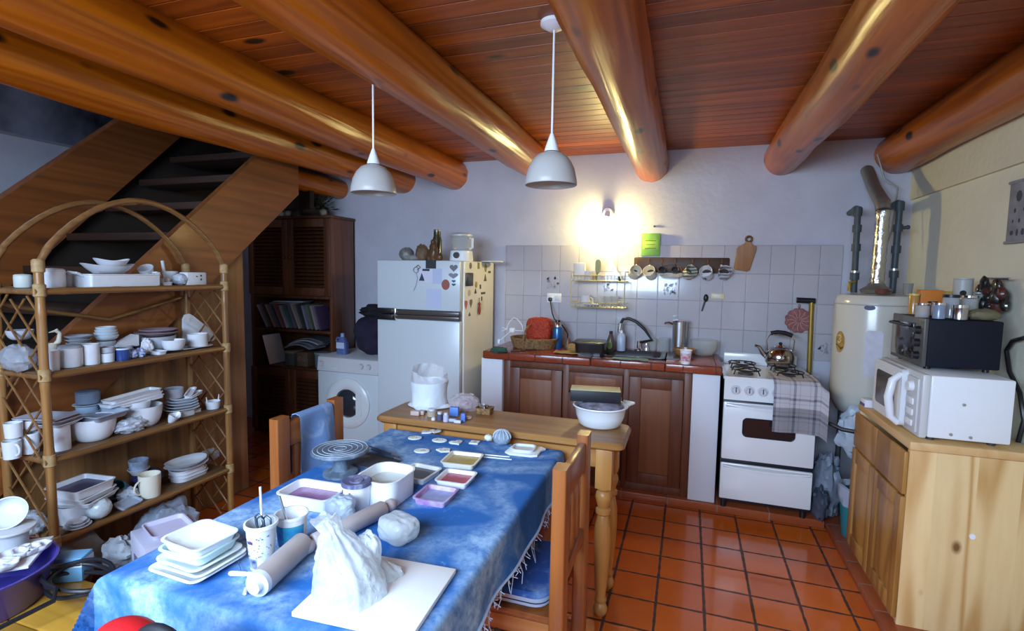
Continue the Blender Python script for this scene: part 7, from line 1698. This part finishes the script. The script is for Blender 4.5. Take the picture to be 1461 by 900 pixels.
for k, (px, py, s) in enumerate(((19, 797, .044), (38, 790, .040), (56, 784, .034), (4, 812, .044))):
    p = PZ(px, py, bzz)
    t = thing('flower_dish', ['left flower shaped white dish on the board over the purple tub', 'middle flower shaped white dish on the board over the purple tub', 'right small white dish on the board over the purple tub', 'front white dish at the picture edge on the board over the tub'][k], 'dish', p, .4*k)
    part('body', MB().lathe(bowl(s, .022, s*.5), 36, wob=lambda a, z: 1+.07*math.sin(a*6)*(z > .006)), BISQUE, t)
    part('centre', MB().ball((0, 0, .008), (s*.3, s*.3, .008), 14, 8, .3, 5, k), BISQUE, t)
p = PZ(4, 796, bzz)
p2 = PZ(12, 788, bzz)+V((-.03, .03, 0))
item_ = thing('pot', 'grey pot standing on the board at the left edge of the picture', 'pot', p2); part('body', MB().lathe(pot(.042, .046, .06, .004), 24), GREYC, item_)
solo('lid', MB().lathe([(0, 0), (.062, 0), (.066, .005), (.066, .012), (.03, .018), (0, .018)], 32), mat('dull_white_lid', (.55, .56, .58), .5), 'flat white lid on the grey pot at the left edge of the picture', 'lid', p2+V((.0, .0, .0615)))
o = solo('bowl', MB().lathe(bowl(.058, .032, .03), 32), mat('pale_blue_white_ceramic', (0, 0, 0)), 'white oval bowl leaning on the flat lid at the left edge of the picture', 'bowl', p2+V((-.03, .01, .110)))
o.rotation_euler = (.9, .35, .6)
# cables, charger, small boxes on the bench
cb = thing('power_cable', 'coil of thick black cable hanging over the yellow bench', 'cable', (0, 0, 0))
c0 = PZ(108, 842, bz+.02)
P = []
for k in range(64):
    a = k*.28; r = .11+.02*math.sin(k*.31)
    P.append(c0+V((r*1.15*math.cos(a), r*.75*math.sin(a), .006+.0011*k+.008*math.sin(a*2+k*.1))))
P += [c0+V((.10, -.12, .06)), c0+V((.06, -.26, .04)), c0+V((.10, -.36, .0))]
part('cord', MB().tube(P, .0075, 8), mat('black_rubber', (.012, .013, .018), .4), cb)
t = thing('charger', 'black charger block with plug among the cables on the bench', 'charger', c0+V((.10, .12, -.018)), .4)
part('body', MB().bx(-.06, .06, -.035, .035, 0, .05, .008), BLACK, t); part('plug', MB().bx(.06, .10, -.02, .02, .01, .04, .005), DKGREY, t)
t = thing('juice_carton', 'light blue and white carton lying on the bench behind the cables', 'carton', c0+V((-.13, .07, -.019)), .5)
part('body', MB().bx(-.05, .05, -.035, .035, 0, .09, .003), mat('sky_blue_carton', (.18, .42, .66), .5), t); part('stripe', MB().bx(-.051, .051, -.036, .036, .055, .075), PAPERW, t)
solo('bag', MB().ball((0, 0, .05), (.07, .05, .055), 26, 16, .35, 3, 27, flat=0), mat('dull_grey_bag', (0, 0, 0)), 'crumpled grey bag on the bench behind the blue carton', 'bag', c0+V((-.05, .19, -.019)))
# carton on a stool
sx, sy = -1.845, 1.40
t = thing('stool', 'small dark stool carrying the grey carton between shelf and table', 'stool', (sx-.01, sy+.02, 0))
part('seat', MB().bx(-.15, .15, -.15, .15, .315, .335, .004), DARKW, t)
for a in (-1, 1):
    for b in (-1, 1): part('leg', MB().bx(a*.12-.015, a*.12+.015, b*.12-.015, b*.12+.015, 0, .315, .003), DARKW, t)
A, B, Cc = PZ(177, 760, .5), PZ(215, 775, .5), PZ(302, 747, .5)
u = (Cc-B); ang = math.atan2(u.y, u.x)
d_, w_ = .20, max(.20, u.length)
cen = (A+Cc)/2
t = thing('carton', 'grey lilac cardboard carton with dark print on a stool left of the table', 'box', (cen.x, cen.y, .336), ang)
CBM = mat('lilac_grey_card', (.44, .43, .54), .8, var=.1)
part('body', MB().bx(-w_/2, w_/2, -d_/2, d_/2, 0, .155, .003), CBM, t)
pm = MB()
for k, x in enumerate((-.05, -.028, -.006, .016, .038)): pm.bx(-w_/2-.0012, -w_/2-.0002, x, x+.015, .055, .085)
pm.bx(-w_/2-.0012, -w_/2-.0002, -.04, .0, .025, .036)
part('printed_word', pm, mat('dark_print', (.10, .09, .13), .8), t)
o = thing('tray', 'lilac polystyrene tray lying on the grey carton', 'tray', (cen.x-.01, cen.y+.005, .492), ang); part('body', dish(w_*.72, d_*.78, .018, .02, .88, .003, .004), mat('lilac_foam', (.52, .48, .62), .7), o)
# red backpack at the near end of the table
p = PY(178, 890, .60)
t = thing('stool', 'plain wooden stool carrying the red backpack at the near end of the table', 'stool', (p.x+.07, .58, 0))
part('seat', MB().lathe([(0, .534), (.15, .534), (.155, .544), (.15, .559), (0, .559)], 28), CHAIRX, t)
for k in range(4): a = PI/4+k*PI/2; part('leg', MB().cyl((.13*math.cos(a), .13*math.sin(a), 0), (.10*math.cos(a), .10*math.sin(a), .535), .016), CHAIRW, t)
b = thing('backpack', 'red and black backpack standing at the near edge of the blue table', 'backpack', (p.x+.05, .58, .560))
b.location.z = .56
b.scale = (.8, .8, .9)
RED = mat('red_nylon', (.62, .015, .02), .45)
part('body', MB().rings([rr(.24, .13, .05, 0, c=(.02, 0)), rr(.26, .15, .06, .03, c=(.02, 0)), rr(.26, .15, .06, .22, c=(.02, 0)), rr(.22, .11, .05, .285, c=(.02, 0)), rr(.12, .05, .02, .31, c=(.02, 0))]), mat('black_nylon', (.015, .015, .02), .6), b)
part('red_flap', MB().ball((-.07, .03, .302), (.080, .06, .042), 24, 14), RED, b)
part('padded_handle', MB().tube([V((.005+.10*math.cos(a)+.05, .02, .245+.115*math.sin(a))) for a in [PI*k/16 for k in range(17)]], .013, 12), mat('black_nylon', (0, 0, 0)), b)
